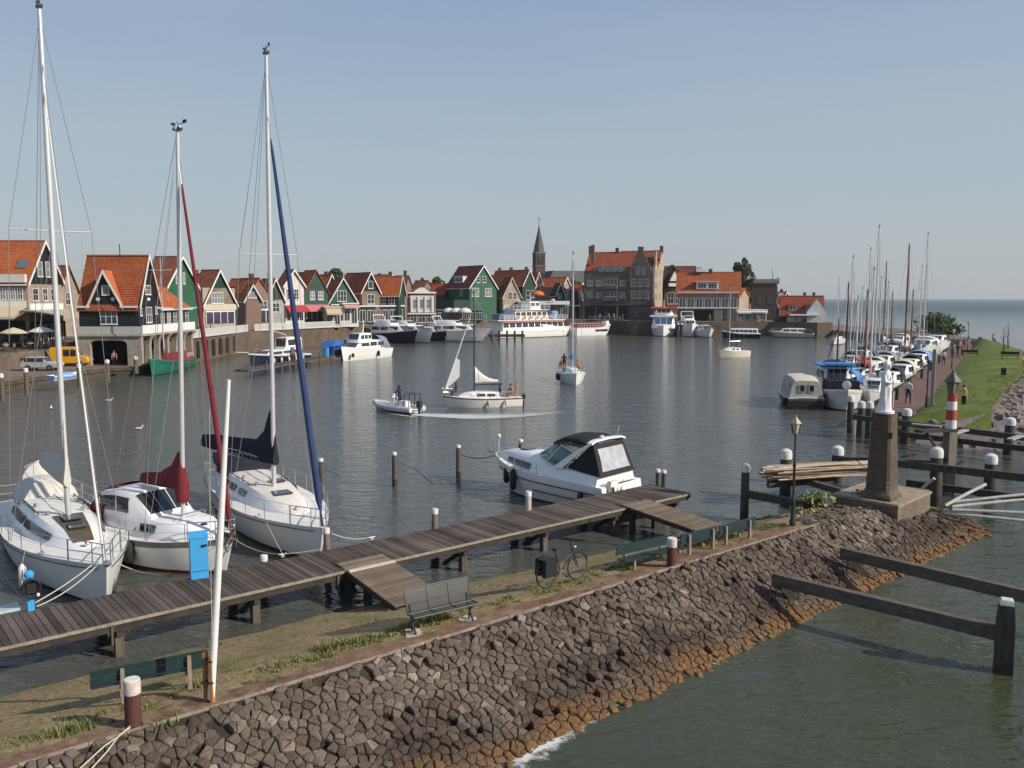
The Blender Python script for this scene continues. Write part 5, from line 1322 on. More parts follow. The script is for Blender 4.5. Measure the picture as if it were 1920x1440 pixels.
for (a, b), (c, d) in zip(low[:5], low[1:5]):
 L = math.hypot(c - a, d - b); k = int(L / .35); dx, dy = (c - a) / L, (d - b) / L
 for i in range(k):
  mb.box((a + (c - a) * (i + .5) / k + dy * .08, b + (d - b) * (i + .5) / k - dx * .08, .0), (L / k * .9, .14, 1.9 + random.uniform(-.05, .05)), rz=math.atan2(dy, dx))
 mb.bar((a + dy * .2, b - dx * .2, .72), (c + dy * .2, d - dx * .2, .72), .16, .3)
mb.build('quay_timber_face', TIMBW, kind='structure')
ter = [(-56.3, 60), (-55.2, 92), (-52.2, 108.5), (-320, 108.5), (-320, 60)]
MB().slab(ter, .9, 2.7).build('terrace', courses('terrace_wall', (.20, .16, .12), (.15, .12, .09), (.2, .17, .14), .6, .25, ('XY', 'Z'), .9, .02, .5, .5, .5, .3), kind='structure', sharp=20)
GL2 = glass('town_glass', (.03, .035, .045), .08)
CURT = M('curtained_glass', (.20, .20, .21), .3, .4, 3)
FRAME = WHITE
def frame_window(par, mx, u, v, w, h, cols=2, rows=2, fm=None, gm=None, name='window', t=.07, proud=.05, sill=True):
 """window centred at (u,v) on a face; mx maps (u, -out, v) to local"""
 mb = MB(); y = -proud
 mb.box((u, y / 2, v + h / 2 - t / 2), (w, proud, t), 0, 0, mx); mb.box((u, y / 2, v - h / 2 + t / 2), (w, proud, t), 0, 0, mx)
 for sx in (-1, 1): mb.box((u + sx * (w / 2 - t / 2), y / 2, v), (t, proud, h - 2 * t), 0, 0, mx)
 for i in range(1, cols): mb.box((u - w / 2 + w * i / cols, y / 2, v), (t * .8, proud * .8, h - 2 * t), 0, 0, mx)
 for i in range(1, rows): mb.box((u, y / 2 + .002, v - h / 2 + h * i / rows), (w - 2 * t, proud * .7, t * .7), 0, 0, mx)
 if sill: mb.box((u, y * .8, v - h / 2 - .04), (w + .15, proud * 1.6, .07), 0, 0, mx)
 o = mb.build(name, fm or FRAME, par)
 mb = MB(); mb.box((u, -.004, v), (w - .02, .02, h - .02), 0, 0, mx); mb.build('pane', gm or GL2, o)
 return o
MF = Matrix.Identity(4)
def MS(x=0): return Matrix(((0, 1, 0, x), (-1, 0, 0, 0), (0, 0, 1, 0), (0, 0, 0, 1)))     # face x=const looking -x: (u,-o,v) -> (x-o, -u, v)
def MR(x): return Matrix(((0, -1, 0, x), (1, 0, 0, 0), (0, 0, 1, 0), (0, 0, 0, 1)))        # face looking +x: (u,-o,v) -> (x+o, u, v)
T_OR = tile('tile_orange', (.47, .130, .043)); T_RED = tile('tile_red', (.38, .080, .036)); T_MAR = tile('tile_maroon', (.24, .050, .033)); T_BRN = tile('tile_brown', (.26, .092, .050)); T_DK = tile('tile_dark', (.075, .055, .048))
T_BRT = tile('tile_bright_orange', (.50, .15, .045))
B_RED = brick('brick_red', (.21, .095, .065)); B_BRN = brick('brick_brown', (.17, .105, .075)); B_PINK = brick('brick_pinkish', (.36, .26, .21)); B_DK = brick('brick_dark', (.075, .058, .05), (.10, .09, .08)); B_BEI = brick('brick_beige', (.40, .33, .25))
G_GRN = boards('boards_green', (.034, .120, .070)); G_BLK = boards('boards_black', (.016, .018, .021)); G_DGR = boards('boards_dark_green', (.020, .052, .040)); G_TEAL = boards('boards_teal', (.030, .080, .066))
W_WH = M('plaster_white', (.60, .59, .55), .8, .12, .8); W_CR = M('plaster_cream', (.52, .46, .36), .8, .15, .8); W_GRY = M('plaster_grey', (.33, .31, .28), .85, .2, .8)
AWN_R = M('awning_red', (.42, .035, .045), .8, .2); AWN_C = M('awning_cream', (.52, .44, .30), .8, .15); AWN_W = M('awning_white', (.62, .61, .57), .8, .12)
SHADOWY = M('shaded_interior', (.020, .018, .018), .8, .4, 1.5)  # near-black colour standing in for shade inside fronts and openings
def solve(Y, xC, x2, x0, a):
 u1, u2, u0 = (xC - 960) / FOC, (x2 - 960) / FOC, (x0 - 960) / FOC
 Cx, Cy = u1 * Y, Y
 gx, gy = cos(a), sin(a); bx, by = -sin(a), cos(a)
 W_ = (u2 * Cy - Cx) / (gx - u2 * gy); Dp = (u0 * Cy - Cx) / (bx - u0 * by)
 return Cx, Cy, W_, Dp
def house(label, Y, xC, x2, x0, a, ridge, eave, roof, wall, gable=None, base=QZ, wins=(), swins=(), trim=True, name='house', cat='house', group='houses along the harbour', chim=None, gbase=None, finial=False, shop=None, Dmax=16, over=.35, rback=None):
 """gabled house. xC: near corner shared by side and gable; x2: right end of gable; x0: far end of the side wall (photo bearings)"""
 a = R(a); Cx, Cy, W_, Dp = solve(Y, xC, x2, x0, a)
 W_ = max(2.5, min(W_, 16)); Dp = max(3., min(abs(Dp), Dmax))
 t = thing(name, label, cat, (Cx, Cy, base), a, group)
 dm = Y + sin(a) * W_ / 2
 zr, ze = zat(ridge, dm) - base, zat(eave, dm) - base
 gb = ze if gbase is None else zat(gbase, dm) - base
 mb = MB()
 pl = [(0, 0), (W_, 0), (W_, ze), (W_ / 2, zr - .05), (0, ze)]
 if gable and abs(gb - ze) < .05:
  mb.box((W_ / 2, Dp / 2, ze / 2), (W_, Dp, ze)); mb.build('wall', wall, t)
  mb = MB(); mb.prism([(-.0, ze), (W_, ze), (W_ / 2, zr - .05)], -.03, Dp); mb.build('gable', gable, t)
 elif gable:
  mb.box((W_ / 2, Dp / 2, gb / 2), (W_, Dp, gb)); mb.build('wall', wall, t)
  if gb < ze: gp = [(0, gb), (W_, gb), (W_, ze), (W_ / 2, zr - .05), (0, ze)]
  else:
   f = (gb - ze) / (zr - ze) * W_ / 2; gp = [(f, gb), (W_ - f, gb), (W_ / 2, zr - .05)]
   mb = MB(); mb.prism([(0, ze), (W_, ze), (W_ - f, gb), (f, gb)], 0, Dp); mb.build('upper_wall', wall, t)
  mb = MB(); mb.prism(gp, -.03, Dp); mb.build('gable', gable, t)
 else:
  mb.prism(pl, 0, Dp); mb.build('wall', wall, t)
 sl = (zr - ze) / (W_ / 2); o = .3; th = .14
 mb = MB()
 for sgn in (-1, 1):
  e = (W_ / 2 + sgn * (W_ / 2 + o), ze - o * sl); q = (W_ / 2, zr)
  mb.prism([e, q, (q[0], q[1] + th * 1.3), (e[0], e[1] + th)], -over, Dp + .1)
 mb.tube([(W_ / 2, -over, zr + th), (W_ / 2, Dp + .1, zr + th)], .13, 6)
 rf = mb.build('roof', roof, t, sharp=25)
 if chim:
  for f, h in chim:
   mb = MB(); mb.box((W_ / 2 + .35, Dp * f, zr + h / 2 - .2), (.7, .55, h + .6)); mb.box((W_ / 2 + .35, Dp * f, zr + h + .1), (.85, .7, .12)); mb.build('chimney', B_DK, rf)
 if trim:
  tm = trim if not isinstance(trim, bool) else WHITE
  mb = MB()
  for sgn in (-1, 1):
   mb.bar((W_ / 2 + sgn * (W_ / 2 + o + .05), -over - .04, ze - o * sl + .02), (W_ / 2, -over - .04, zr + .1), .07, .34, up=(0, 1, 0)) if False else mb.prism([(W_ / 2 + sgn * (W_ / 2 + o + .06), ze - o * sl - .22), (W_ / 2, zr - .16), (W_ / 2, zr + .24), (W_ / 2 + sgn * (W_ / 2 + o + .06), ze - o * sl + .18)], -over - .07, -over - .01)
  mb.build('bargeboard', tm, t)
  mb = MB(); mb.box((-o - .02, Dp / 2, ze - o * sl + .03), (.14, Dp + .2, .16)); mb.build('gutter', tm, t)
 if finial:
  mb = MB(); mb.tube([(W_ / 2, -over - .05, zr), (W_ / 2, -over - .05, zr + 1.3)], [.07, .02], 6); mb.build('finial', WHITE, t)
 for wx0, wy0, wx1, wy1, *k in wins:
  u0, u1 = (wx0 - xC) / (x2 - xC) * W_, (wx1 - xC) / (x2 - xC) * W_
  z0, z1 = zat(wy1, dm) - base, zat(wy0, dm) - base
  c, r_ = (k[0], k[1]) if len(k) > 1 else (2, 2)
  frame_window(t, Matrix.Translation((0, -.03, 0)), (u0 + u1) / 2, (z0 + z1) / 2, abs(u1 - u0), z1 - z0, c, r_, gm=k[2] if len(k) > 2 else None)
 ds = Y + cos(a) * Dp / 2
 for wx0, wy0, wx1, wy1, *k in swins:
  v0, v1 = (xC - wx0) / (xC - x0) * Dp, (xC - wx1) / (xC - x0) * Dp
  z0, z1 = zat(wy1, ds) - base, zat(wy0, ds) - base
  c, r_ = (k[0], k[1]) if len(k) > 1 else (2, 2)
  frame_window(t, MS(0), -(v0 + v1) / 2, (z0 + z1) / 2, abs(v1 - v0), z1 - z0, c, r_, gm=k[2] if len(k) > 2 else None)
 if shop:
  ya, yb, m_ = shop
  z0, z1 = zat(yb, dm) - base, zat(ya, dm) - base
  mb = MB(); mb.box((W_ / 2, -.06, (max(.1, z0) + z1) / 2), (W_ * .88, .1, z1 - max(.1, z0))); sh_ = mb.build('shopfront', m_ or GL2, t)
  mb = MB()
  for k in range(5): mb.box((W_ * (.06 + .22 * k), -.12, (max(.1, z0) + z1) / 2), (.12, .06, z1 - max(.1, z0)))
  mb.box((W_ / 2, -.13, z1 + .1), (W_ * .92, .1, .2)); mb.build('shop_frame', WHITE, sh_)
 t['W'] = W_; t['D'] = Dp; t['ze'] = ze; t['zr'] = zr
 return t
def side_dormer(t, f, z, w, h, mat, roofm, win=True, dep=1.6, gabled=False, cols=2):
 """dormer on the left roof slope"""
 W_, Dp, ze, zr = t['W'], t['D'], t['ze'], t['zr']
 sl = (zr - ze) / (W_ / 2); x = (z - ze) / sl
 mx = Matrix.Translation((x - .15, Dp * f, 0))
 mb = MB(); mb.box((dep / 2, 0, z + h / 2), (dep, w, h), 0, 0, mx); d = mb.build('dormer', mat, t)
 mb = MB()
 if gabled: mb.add([(-.2, -w / 2 - .2, z + h), (-.2, w / 2 + .2, z + h), (-.2, 0, z + h + w * .55), (dep + .6, -w / 2 - .2, z + h), (dep + .6, w / 2 + .2, z + h), (dep + .6, 0, z + h + w * .55)], [(0, 1, 2), (3, 5, 4), (0, 2, 5, 3), (1, 4, 5, 2), (0, 3, 4, 1)], 0, mx)
 else: mb.box((dep / 2, 0, z + h + .07), (dep + .5, w + .3, .14), 0, 0, mx)
 mb.build('dormer_roof', roofm, d)
 if win: frame_window(d, mx @ MS(0), 0, z + h / 2, w * .86, h * .8, cols, 1, sill=False)
 return d
def awning(par, x, y, z, w, out, drop, mat, mx=MF):
 mb = MB(); mb.add([(x - w / 2, y, z), (x + w / 2, y, z), (x + w / 2, y - out, z - drop), (x - w / 2, y - out, z - drop), (x - w / 2, y - out, z - drop - .3), (x + w / 2, y - out, z - drop - .3), (x - w / 2, y, z - .06), (x + w / 2, y, z - .06)], [(0, 1, 2, 3), (3, 2, 5, 4), (6, 4, 5, 7)], 0, mx)
 return mb.build('awning', mat, par)
h1 = house('brown brick house with orange roof and dark boarded gable at far left', 105, 57, 121, -90, 90, 454, 530, T_OR, B_PINK, G_BLK, base=2.7, Dmax=22,
           wins=[(76, 491, 85, 519, 1, 2, CURT), (91, 490, 99, 519, 1, 2, CURT), (65, 541, 75, 564), (83, 541, 92, 564), (98, 541, 108, 564)],
           swins=[(0, 540, 16, 562, 3, 2, CURT), (20, 540, 34, 562, 3, 2, CURT), (38, 540, 48, 562)], gbase=533)
W1 = h1['W']; zb = zat(575, 108) - 2.7
mb = MB(); mb.box((W1 / 2, -.1, zb), (W1 * .96, .15, .8)); mb.build('white_fascia', WHITE, h1)
mb = MB(); mb.box((-.25, 11, zat(522, 105) - 2.7), (.5, 22, 1.0)); mb.build('cornice', M('cornice_white', (.62, .58, .52), .7, .1), h1)
mb = MB(); mb.box((-.12, 4, zat(571, 105) - 2.7), (.12, 7.5, .9)); mb.build('sign_board', WHITE, h1)
side = MS(0)
awning(h1, -6, -.1, zat(573, 104) - 2.7, 12, 3.2, 1.3, AWN_C, side)
awning(h1, W1 * .5, -.1, zat(580, 108) - 2.7, W1 * 1.5, 4.2, .7, M('awning_beige', (.40, .36, .27), .8, .15))
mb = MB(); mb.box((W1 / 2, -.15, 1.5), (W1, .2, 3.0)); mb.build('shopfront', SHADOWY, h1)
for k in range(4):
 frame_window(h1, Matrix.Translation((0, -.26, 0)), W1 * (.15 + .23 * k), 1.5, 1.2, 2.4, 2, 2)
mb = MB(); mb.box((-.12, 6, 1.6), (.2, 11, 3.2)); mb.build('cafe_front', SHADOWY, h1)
mb = MB(); mb.box((2.0, 9.5, zat(497, 107) - 2.7), (1.3, 1.3, .12), mx=None); o = mb.build('skylight', glass('skylight_glass', (.10, .14, .15), .1), h1)
slp = math.atan2(h1['zr'] - h1['ze'], W1 / 2); o.data.transform(Matrix.Translation((-2.0, -9.5, -(zat(497, 107) - 2.7)))); o.rotation_euler = (0, -slp, 0); o.location = (W1 / 2 - (h1['zr'] - (zat(497, 107) - 2.7)) / math.tan(slp) - .12, 1.3, zat(497, 107) - 2.7 + .12)
house('weathered brick house behind, between the far left house and the black house', 122, 116, 150, 100, 80, 500, 545, T_BRN, B_PINK, base=2.7, wins=[(126, 548, 135, 572)], trim=False)
Yb = 97.6; xb = (262 - 960) / FOC * Yb
bh = thing('harbour_house', 'black boarded house with orange tiled gables standing on concrete arches', 'house', (xb, Yb, 1.0), 0)
def zz(y, Y=Yb): return zat(y, Y) - 1.0
z_fl, z_ev, z_rd = zz(613), zz(572), zz(480)
mb = MB(); mb.box((-3.4, 2.7, (z_fl + z_ev) / 2), (6.8, 5.4, z_ev - z_fl)); mb.box((-2.2, 10.2, (z_fl + zz(576, 103)) / 2), (4.4, 9.6, zz(576, 103) - z_fl)); mb.build('wall', G_BLK, bh)
mb = MB(); mb.prism([(0, z_ev), (5.4, z_ev), (2.7, z_rd)], -6.7, 0.02, 0, Matrix(((0, 1, 0, 0), (1, 0, 0, 0), (0, 0, 1, 0), (0, 0, 0, 1)))); mb.build('gable', G_BLK, bh)
def roof_x(par, y0, y1, ze, zr, xa, xb_, mat, name='roof', th=.16, o=.35):
 """ridge along x"""
 sl = (zr - ze) / ((y1 - y0) / 2); ym = (y0 + y1) / 2; mb = MB(); S_ = Matrix(((0, 1, 0, 0), (1, 0, 0, 0), (0, 0, 1, 0), (0, 0, 0, 1)))
 for sg in (-1, 1):
  e = (ym + sg * ((y1 - y0) / 2 + o), ze - o * sl); mb.prism([e, (ym, zr), (ym, zr + th * 1.2), (e[0], e[1] + th)], xa, xb_, 0, S_)
 mb.tube([(xa, ym, zr + th), (xb_, ym, zr + th)], .14, 6)
 return mb.build(name, mat, par, sharp=25)
T_ORX = courses('tile_orange_x', (.52, .150, .048), (.41, .108, .035), (.16, .045, .02), .27, .27, ('X', 'Z'), .75, .05, .9, 0, .3)
T_REDX = courses('tile_red_x', (.44, .105, .043), (.34, .076, .031), (.13, .04, .02), .27, .27, ('X', 'Z'), .75, .05, .9, 0, .3)
rf = roof_x(bh, 0, 5.4, z_ev, z_rd, -6.9, .35, T_ORX)
fx0, fx1, fxa, zfa = (173 - 262) / FOC * Yb, (231 - 262) / FOC * Yb, (201 - 262) / FOC * Yb, zz(510)
mb = MB(); mb.prism([(fx0, z_ev - .1), (fx1, z_ev - .1), (fxa, zfa)], -.06, 3.0); fg = mb.build('front_gable', G_BLK, bh)
mb = MB()
for e, s_ in ((fx0, -1), (fx1, 1)): mb.prism([(e + s_ * .25, z_ev - .35), (fxa, zfa), (fxa, zfa + .2), (e + s_ * .25, z_ev - .12)], -.35, 3.0)
mb.build('front_gable_roof', M('orange_ridge', (.42, .13, .045), .8, .25), fg)
mb = MB()
for e, s_ in ((fx0, -1), (fx1, 1)): mb.prism([(e + s_ * .3, z_ev - .55), (fxa, zfa - .18), (fxa, zfa + .24), (e + s_ * .3, z_ev - .13)], -.44, -.36)
mb.box((-6.85 + (fx0 + 6.85) / 2, -.42, z_ev - .2), (fx0 + 6.9, .14, .2)); mb.box(((fx1 + .1) / 2, -.42, z_ev - .2), (-fx1 + .1, .14, .2)); mb.build('bargeboard', WHITE, bh)
mb = MB()
for ye, s_ in ((0, -1), (5.4, 1)):
 mb.add([(.36, ye + s_ * .4, z_ev - .6), (.36, 2.7, z_rd - .12), (.36, 2.7, z_rd + .34), (.36, ye + s_ * .4, z_ev - .14), (.44, ye + s_ * .4, z_ev - .6), (.44, 2.7, z_rd - .12), (.44, 2.7, z_rd + .34), (.44, ye + s_ * .4, z_ev - .14)], [(0, 1, 2, 3), (7, 6, 5, 4), (0, 4, 5, 1), (2, 6, 7, 3), (0, 3, 7, 4)])
mb.build('bargeboard', WHITE, bh)
MT = lambda x, y: Matrix.Translation((x, y, 0))
def fw(x0, y0, x1, y1, c=2, r_=2, **k):
 u0, u1 = (x0 - 262) / FOC * Yb, (x1 - 262) / FOC * Yb
 frame_window(bh, MT(0, k.pop('off', 0)), (u0 + u1) / 2, (zz(y0) + zz(y1)) / 2, u1 - u0, zz(y0) - zz(y1), c, r_, **k)
fw(196, 535, 210, 553, 1, 1, off=-.07, gm=CURT); fw(190, 578, 222, 608, 3, 2)
for x in (188, 216):
 mb = MB(); mb.lathe([(.22, 0), (.22, .08), (.02, .1)], 14); o = mb.build('round_ornament', WHITE, bh, loc=((x - 262) / FOC * Yb, -.07, zz(561))); o.rotation_euler.x = R(90)
mb = MB(); mb.lathe([(.12, 0), (.12, .1), (.02, .11)], 12)
for y_, w_, z0_, z1_ in ((2.7, 1.6, 576, 606), (.6, .5, 578, 592), (4.8, .5, 575, 590), (2.7, 1.5, 534, 552)):
 frame_window(bh, MR(.03), y_, (zz(z0_) + zz(z1_)) / 2, w_, zz(z0_) - zz(z1_), 3 if w_ > 1 else 1, 2)
mb = MB(); mb.box((.06, 2.7, zz(561)), (.06, .8, .3)); mb.build('name_plate', WHITE, bh)
zw = zz(577, 103)
mb = MB(); zt_ = zz(533, 104)
mb.add([(.4, 5.4, zw - .2), (.4, 15.4, zw - .2), (-4.8, 15.4, zw - .2), (-4.8, 5.4, zw - .2), (-2.2, 5.4, zt_), (-2.2, 12.4, zt_ - .2)], [(0, 1, 5, 4), (1, 2, 5), (2, 3, 4, 5), (0, 4, 3), (0, 3, 2, 1)]); mb.build('wing_roof', T_OR, bh, sharp=20)
mb = MB(); mb.box((.42, 10.4, zw - .22), (.14, 10.2, .22)); mb.build('gutter', WHITE, bh)
for k in range(5): frame_window(bh, MR(.0), 6.6 + k * 1.95, (z_fl + zw) / 2 - .1, 1.05, 1.75, 2, 2, gm=CURT if k % 2 else None)
mb = MB(); mb.box((-3.3, -.75, zz(620)), (7.9, .12, 1.0)); mb.build('front_parapet', M('parapet_white_shaded', (.42, .41, .38), .8, .15), bh)  # white parapet, the shade of this face put into its colour
mb = MB(); mb.box((.70, 7.2, zz(618)), (.12, 16.0, 1.0)); mb.build('side_parapet', WHITE, bh)
mb = MB(); mb.box((-3.1, 7.0, zz(628)), (7.5, 15.9, .25)); mb.build('balcony_floor', W_GRY, bh)
CONC = M('concrete', (.30, .26, .215), .9, .25, 1.2, bump=.3)
zt2 = zz(630)
mb = MB(); a0, a1 = (174 - 262) / FOC * Yb, (243 - 262) / FOC * Yb; r_ = .7
pts_ = [(-7.0, 0), (a0, 0), (a0, zt2 - 1.0)] + [(a0 + r_ - r_ * cos(t_), zt2 - 1.0 + r_ * .75 * sin(t_)) for t_ in (.4, .8, 1.2, 1.57)] + [(a1 - r_ + r_ * sin(t_), zt2 - 1.0 + r_ * .75 * cos(t_)) for t_ in (0, .4, .8, 1.2)] + [(a1, zt2 - 1.0), (a1, 0), (.5, 0), (.5, zt2), (-7.0, zt2)]
mb.prism(pts_, -.7, -.2); mb.build('front_arch', CONC, bh)
mb = MB(); mb.box((-3.5, 3.6, zt2 / 2), (6.4, .3, zt2)); mb.box((-6.7, 1.5, zt2 / 2), (.3, 4, zt2)); mb.box((-.9, 1.8, zt2 / 2), (.3, 3.6, zt2)); mb.build('undercroft_wall', SHADOWY, bh)  # walls coloured near-black for the shade under the house
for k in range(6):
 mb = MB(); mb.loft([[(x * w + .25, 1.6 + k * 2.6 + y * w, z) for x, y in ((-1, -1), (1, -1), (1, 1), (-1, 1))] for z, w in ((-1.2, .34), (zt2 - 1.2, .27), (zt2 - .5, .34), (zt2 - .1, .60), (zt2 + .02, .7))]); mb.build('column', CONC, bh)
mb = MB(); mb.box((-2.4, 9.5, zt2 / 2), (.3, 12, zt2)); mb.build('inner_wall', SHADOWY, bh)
mb = MB(); mb.tube([(-3, 2.6, z_rd), (-3, 2.6, z_rd + 1.5)], .05, 6); mb.build('aerial', DARK, bh)
def signal_mast(label, x, ytop, ybase, Y, arms=True, grp='poles on the quay'):
 p = py(x, ybase, Y); t = thing('signal_pole', label, 'pole', tuple(p), 0, grp); H = zat(ytop, Y) - p.z
 mb = MB(); mb.tube([(0, 0, 0), (0, 0, H)], [.09, .045], 8); mb.build('shaft', M('pole_grey', (.40, .40, .40), .6, .2), t)
 if arms:
  mb = MB(); mb.tube([(-1.2, 0, H * .86), (1.2, 0, H * .86)], .035, 6); mb.build('yard', WHITE, t)
signal_mast('pale signal pole with a crossbar in front of the black house', 307, 482, 655, 94)
signal_mast('thin white pole left of the black house roof', 161, 452, 600, 112, False)
h4 = house('green gabled house with white windows behind the first tall mast', 118, 316, 372, 268, 78, 483, 537, T_BRN, G_GRN, G_GRN, gbase=545, wins=[(333, 511, 337, 532), (346, 511, 350, 532)])
h5 = house('brown brick gable house with wide window and shop below, by white railing', 128, 383, 443, 352, 70, 508, 570, T_BRN, B_BEI, G_DGR, gbase=540, wins=[(398, 548, 420, 569, 4, 2, CURT)], shop=(585, 606, M('purple_glass', (.06, .05, .09), .15, .5, .8)))
mb = MB(); mb.box((h5['W'] / 2, -.1, zat(576, 133) - QZ), (h5['W'] * 1.02, .18, .9)); mb.build('plain_band', W_CR, h5)
house('red brick house with hipped orange roof and small gables, left of second mast', 146, 463, 513, 430, 52, 523, 560, T_OR, B_RED, B_RED, wins=[(468, 564, 480, 580), (490, 564, 502, 580)], shop=(582, 604, GL2), trim=False, chim=[(.5, .8)])
house('small dark gabled brick house with red roof left of the hipped roof house', 150, 440, 458, 424, 60, 540, 558, T_RED, B_DK, G_DGR, wins=[(444, 562, 452, 575)])
house('small brick house with green and white dormer gable beside the hipped roof', 143, 463, 485, 452, 30, 535, 561, T_OR, B_RED, G_TEAL, wins=[(467, 547, 479, 559, 3, 1, CURT)])
house('pale house with white edged steep gable behind the furled blue sail', 152, 503, 534, 480, 45, 524, 562, T_OR, W_GRY, G_DGR, wins=[(512, 568, 526, 585)])
h8 = house('white fronted house with orange roof and red awning', 158, 536, 572, 520, 38, 507, 534, T_OR, W_WH, wins=[(540, 542, 548, 562, 2, 3), (553, 542, 562, 562, 2, 3)], trim=True, shop=(583, 600, None))
awning(h8, h8['W'] / 2, -.1, zat(572, 160) - QZ, h8['W'] * 1.0, 1.6, 1.0, AWN_R)
h9 = house('dark green house with plain pointed gable and pink awning', 162, 573, 617, 553, 40, 508, 548, T_OR, G_TEAL, G_TEAL, trim=False, wins=[(583, 546, 592, 562, 2, 2, CURT), (598, 546, 608, 562, 2, 2, CURT)], shop=(580, 598, None))
awning(h9, h9['W'] / 2, -.1, zat(571, 165) - QZ, h9['W'] * 1.05, 1.8, 1.0, M('awning_pink', (.48, .16, .17), .8, .2))
h10 = house('green gabled house with white bargeboards and one wide window', 171, 620, 670, 606, 30, 522, 565, T_RED, G_DGR, G_GRN, gbase=566, wins=[(634, 545, 651, 565, 3, 2)], finial=True, shop=(572, 598, M('stall_red', (.25, .10, .09), .7, .4, 2)))
h11 = house('narrow black gabled brick house with steep white edged gable and red roof', 178, 680, 713, 648, 35, 512, 546, T_RED, B_BRN, G_BLK, wins=[(692, 527, 701, 541, 1, 1), (690, 552, 703, 570, 2, 2)], finial=True)
house('brown house with bright orange roof and white roof box above the white pergola', 184, 748, 760, 704, 75, 519, 551, T_BRT, G_DGR, swins=[(715, 556, 724, 570), (730, 556, 741, 570)], chim=[(.95, .6)])
house('old brown roofed house with chimneys behind the orange roofs', 205, 758, 775, 715, 70, 518, 545, T_BRN, B_BRN, trim=False, chim=[(.15, 1.2), (.8, 1.0)])
Yc = 192; c0, c1 = (765 - 960) / FOC * Yc, (818 - 960) / FOC * Yc
cl = thing('classical_house', 'ornate white fronted house with curved pediment and three tall windows', 'house', (c0, Yc, QZ), R(8), 'houses along the harbour'); Wc = c1 - c0
zc = zat(548, Yc) - QZ
mb = MB(); mb.box((Wc / 2, 4, zc / 2), (Wc, 8, zc)); mb.build('wall', B_BRN, cl)
mb = MB(); mb.box((Wc / 2, -.06, zc * .62), (Wc * .84, .12, zc * .55)); mb.build('white_front', W_WH, cl)
for k in range(3): frame_window(cl, MT(0, -.13), Wc * (.26 + .24 * k), zc * .62, .95, 2.1, 1, 2, gm=CURT)
for k in range(4): mb = MB(); mb.box((Wc * (.13 + .245 * k), -.2, zc * .60), (.3, .25, zc * .52)); mb.build('pilaster', WHITE, cl)
mb = MB(); mb.box((Wc / 2, -.2, zc - .1), (Wc * 1.02, .5, .35)); mb.build('cornice', WHITE, cl)
mb = MB(); mb.prism([(Wc * .22 + Wc * .56 * k / 10, zc + .08 + 1.0 * sin(pi * k / 10)) for k in range(11)], -.3, .3); mb.build('pediment', WHITE, cl)
mb = MB(); mb.box((Wc / 2, -.2, zc * .30), (Wc, .5, .3)); mb.build('string_course', WHITE, cl)
for k in range(3): frame_window(cl, MT(0, -.02), Wc * (.2 + .3 * k), 1.3, 1.5, 2.4, 2, 2)
mb = MB(); mb.add([(-.2, -.1, zc + .05), (Wc + .2, -.1, zc + .05), (Wc + .2, 8, zc + .05), (-.2, 8, zc + .05), (Wc / 2, 2, zc + 1.3), (Wc / 2, 6, zc + 1.3)], [(0, 1, 4), (1, 2, 5, 4), (2, 3, 5), (3, 0, 4, 5)]); mb.build('roof', T_BRN, cl)
house('low red roofed house between the classical front and the big green house', 216, 832, 846, 805, 70, 533, 552, T_RED, B_DK, trim=False)
h15 = house('large green boarded house with maroon roof and long white roof dormer', 210, 881, 931, 836, 40, 499, 539, T_MAR, G_GRN, G_GRN, wins=[(894, 518, 900, 530, 1, 2), (905, 518, 911, 530, 1, 2), (885, 540, 898, 556, 2, 2, CURT), (909, 540, 922, 556, 2, 2, CURT)], swins=[(864, 542, 868, 555, 1, 2)], finial=True)
side_dormer(h15, .55, zat(530, 214) - QZ, 3.6, 1.5, WHITE, WHITE, cols=3)
mb = MB(); mb.box((-2.6, h15['D'] / 2, (zat(562, 212) - QZ) / 2), (5, h15['D'] * 1.1, zat(562, 212) - QZ)); mb.build('dark_extension', G_DGR, h15)
house('dark green gabled house with long orange roof below the church spire', 228, 980, 1003, 918, 48, 507, 534, T_OR, G_DGR, G_DGR, wins=[(986, 544, 993, 562, 1, 2), (996, 544, 1001, 558, 1, 2)], chim=[(.1, .8), (.55, .8), (.9, .8)], finial=True, Dmax=26)
house('maroon roofed dark wing in front of the long orange roof', 222, 946, 953, 930, 60, 538, 558, T_MAR, B_DK, trim=False)
house('beige brick house with narrow neck gable behind the ferry', 221, 943, 976, 930, 25, 521, 556, T_MAR, B_BEI, B_BEI, trim=W_CR, wins=[(953, 548, 960, 562), (962, 548, 969, 562)])
house('small beige gabled house right of the dark green gable', 236, 1002, 1014, 990, 30, 511, 534, T_OR, B_BEI, B_BEI, wins=[(1005, 538, 1010, 550)])
house('pink gabled house with orange roof behind the tour boat', 238, 1054, 1068, 1010, 55, 521, 536, T_OR, B_PINK, B_PINK, wins=[(1057, 540, 1064, 552)], Dmax=22)
house('tiny black and white pointed gable house behind the umbrella', 230, 1042, 1056, 1034, 25, 532, 552, T_DK, G_BLK, G_BLK, wins=[(1045, 550, 1052, 560)], finial=True)
house('low dark red roofed house left of the stepped gable hotel', 242, 1084, 1092, 1066, 65, 534, 545, T_RED, B_DK, trim=False)
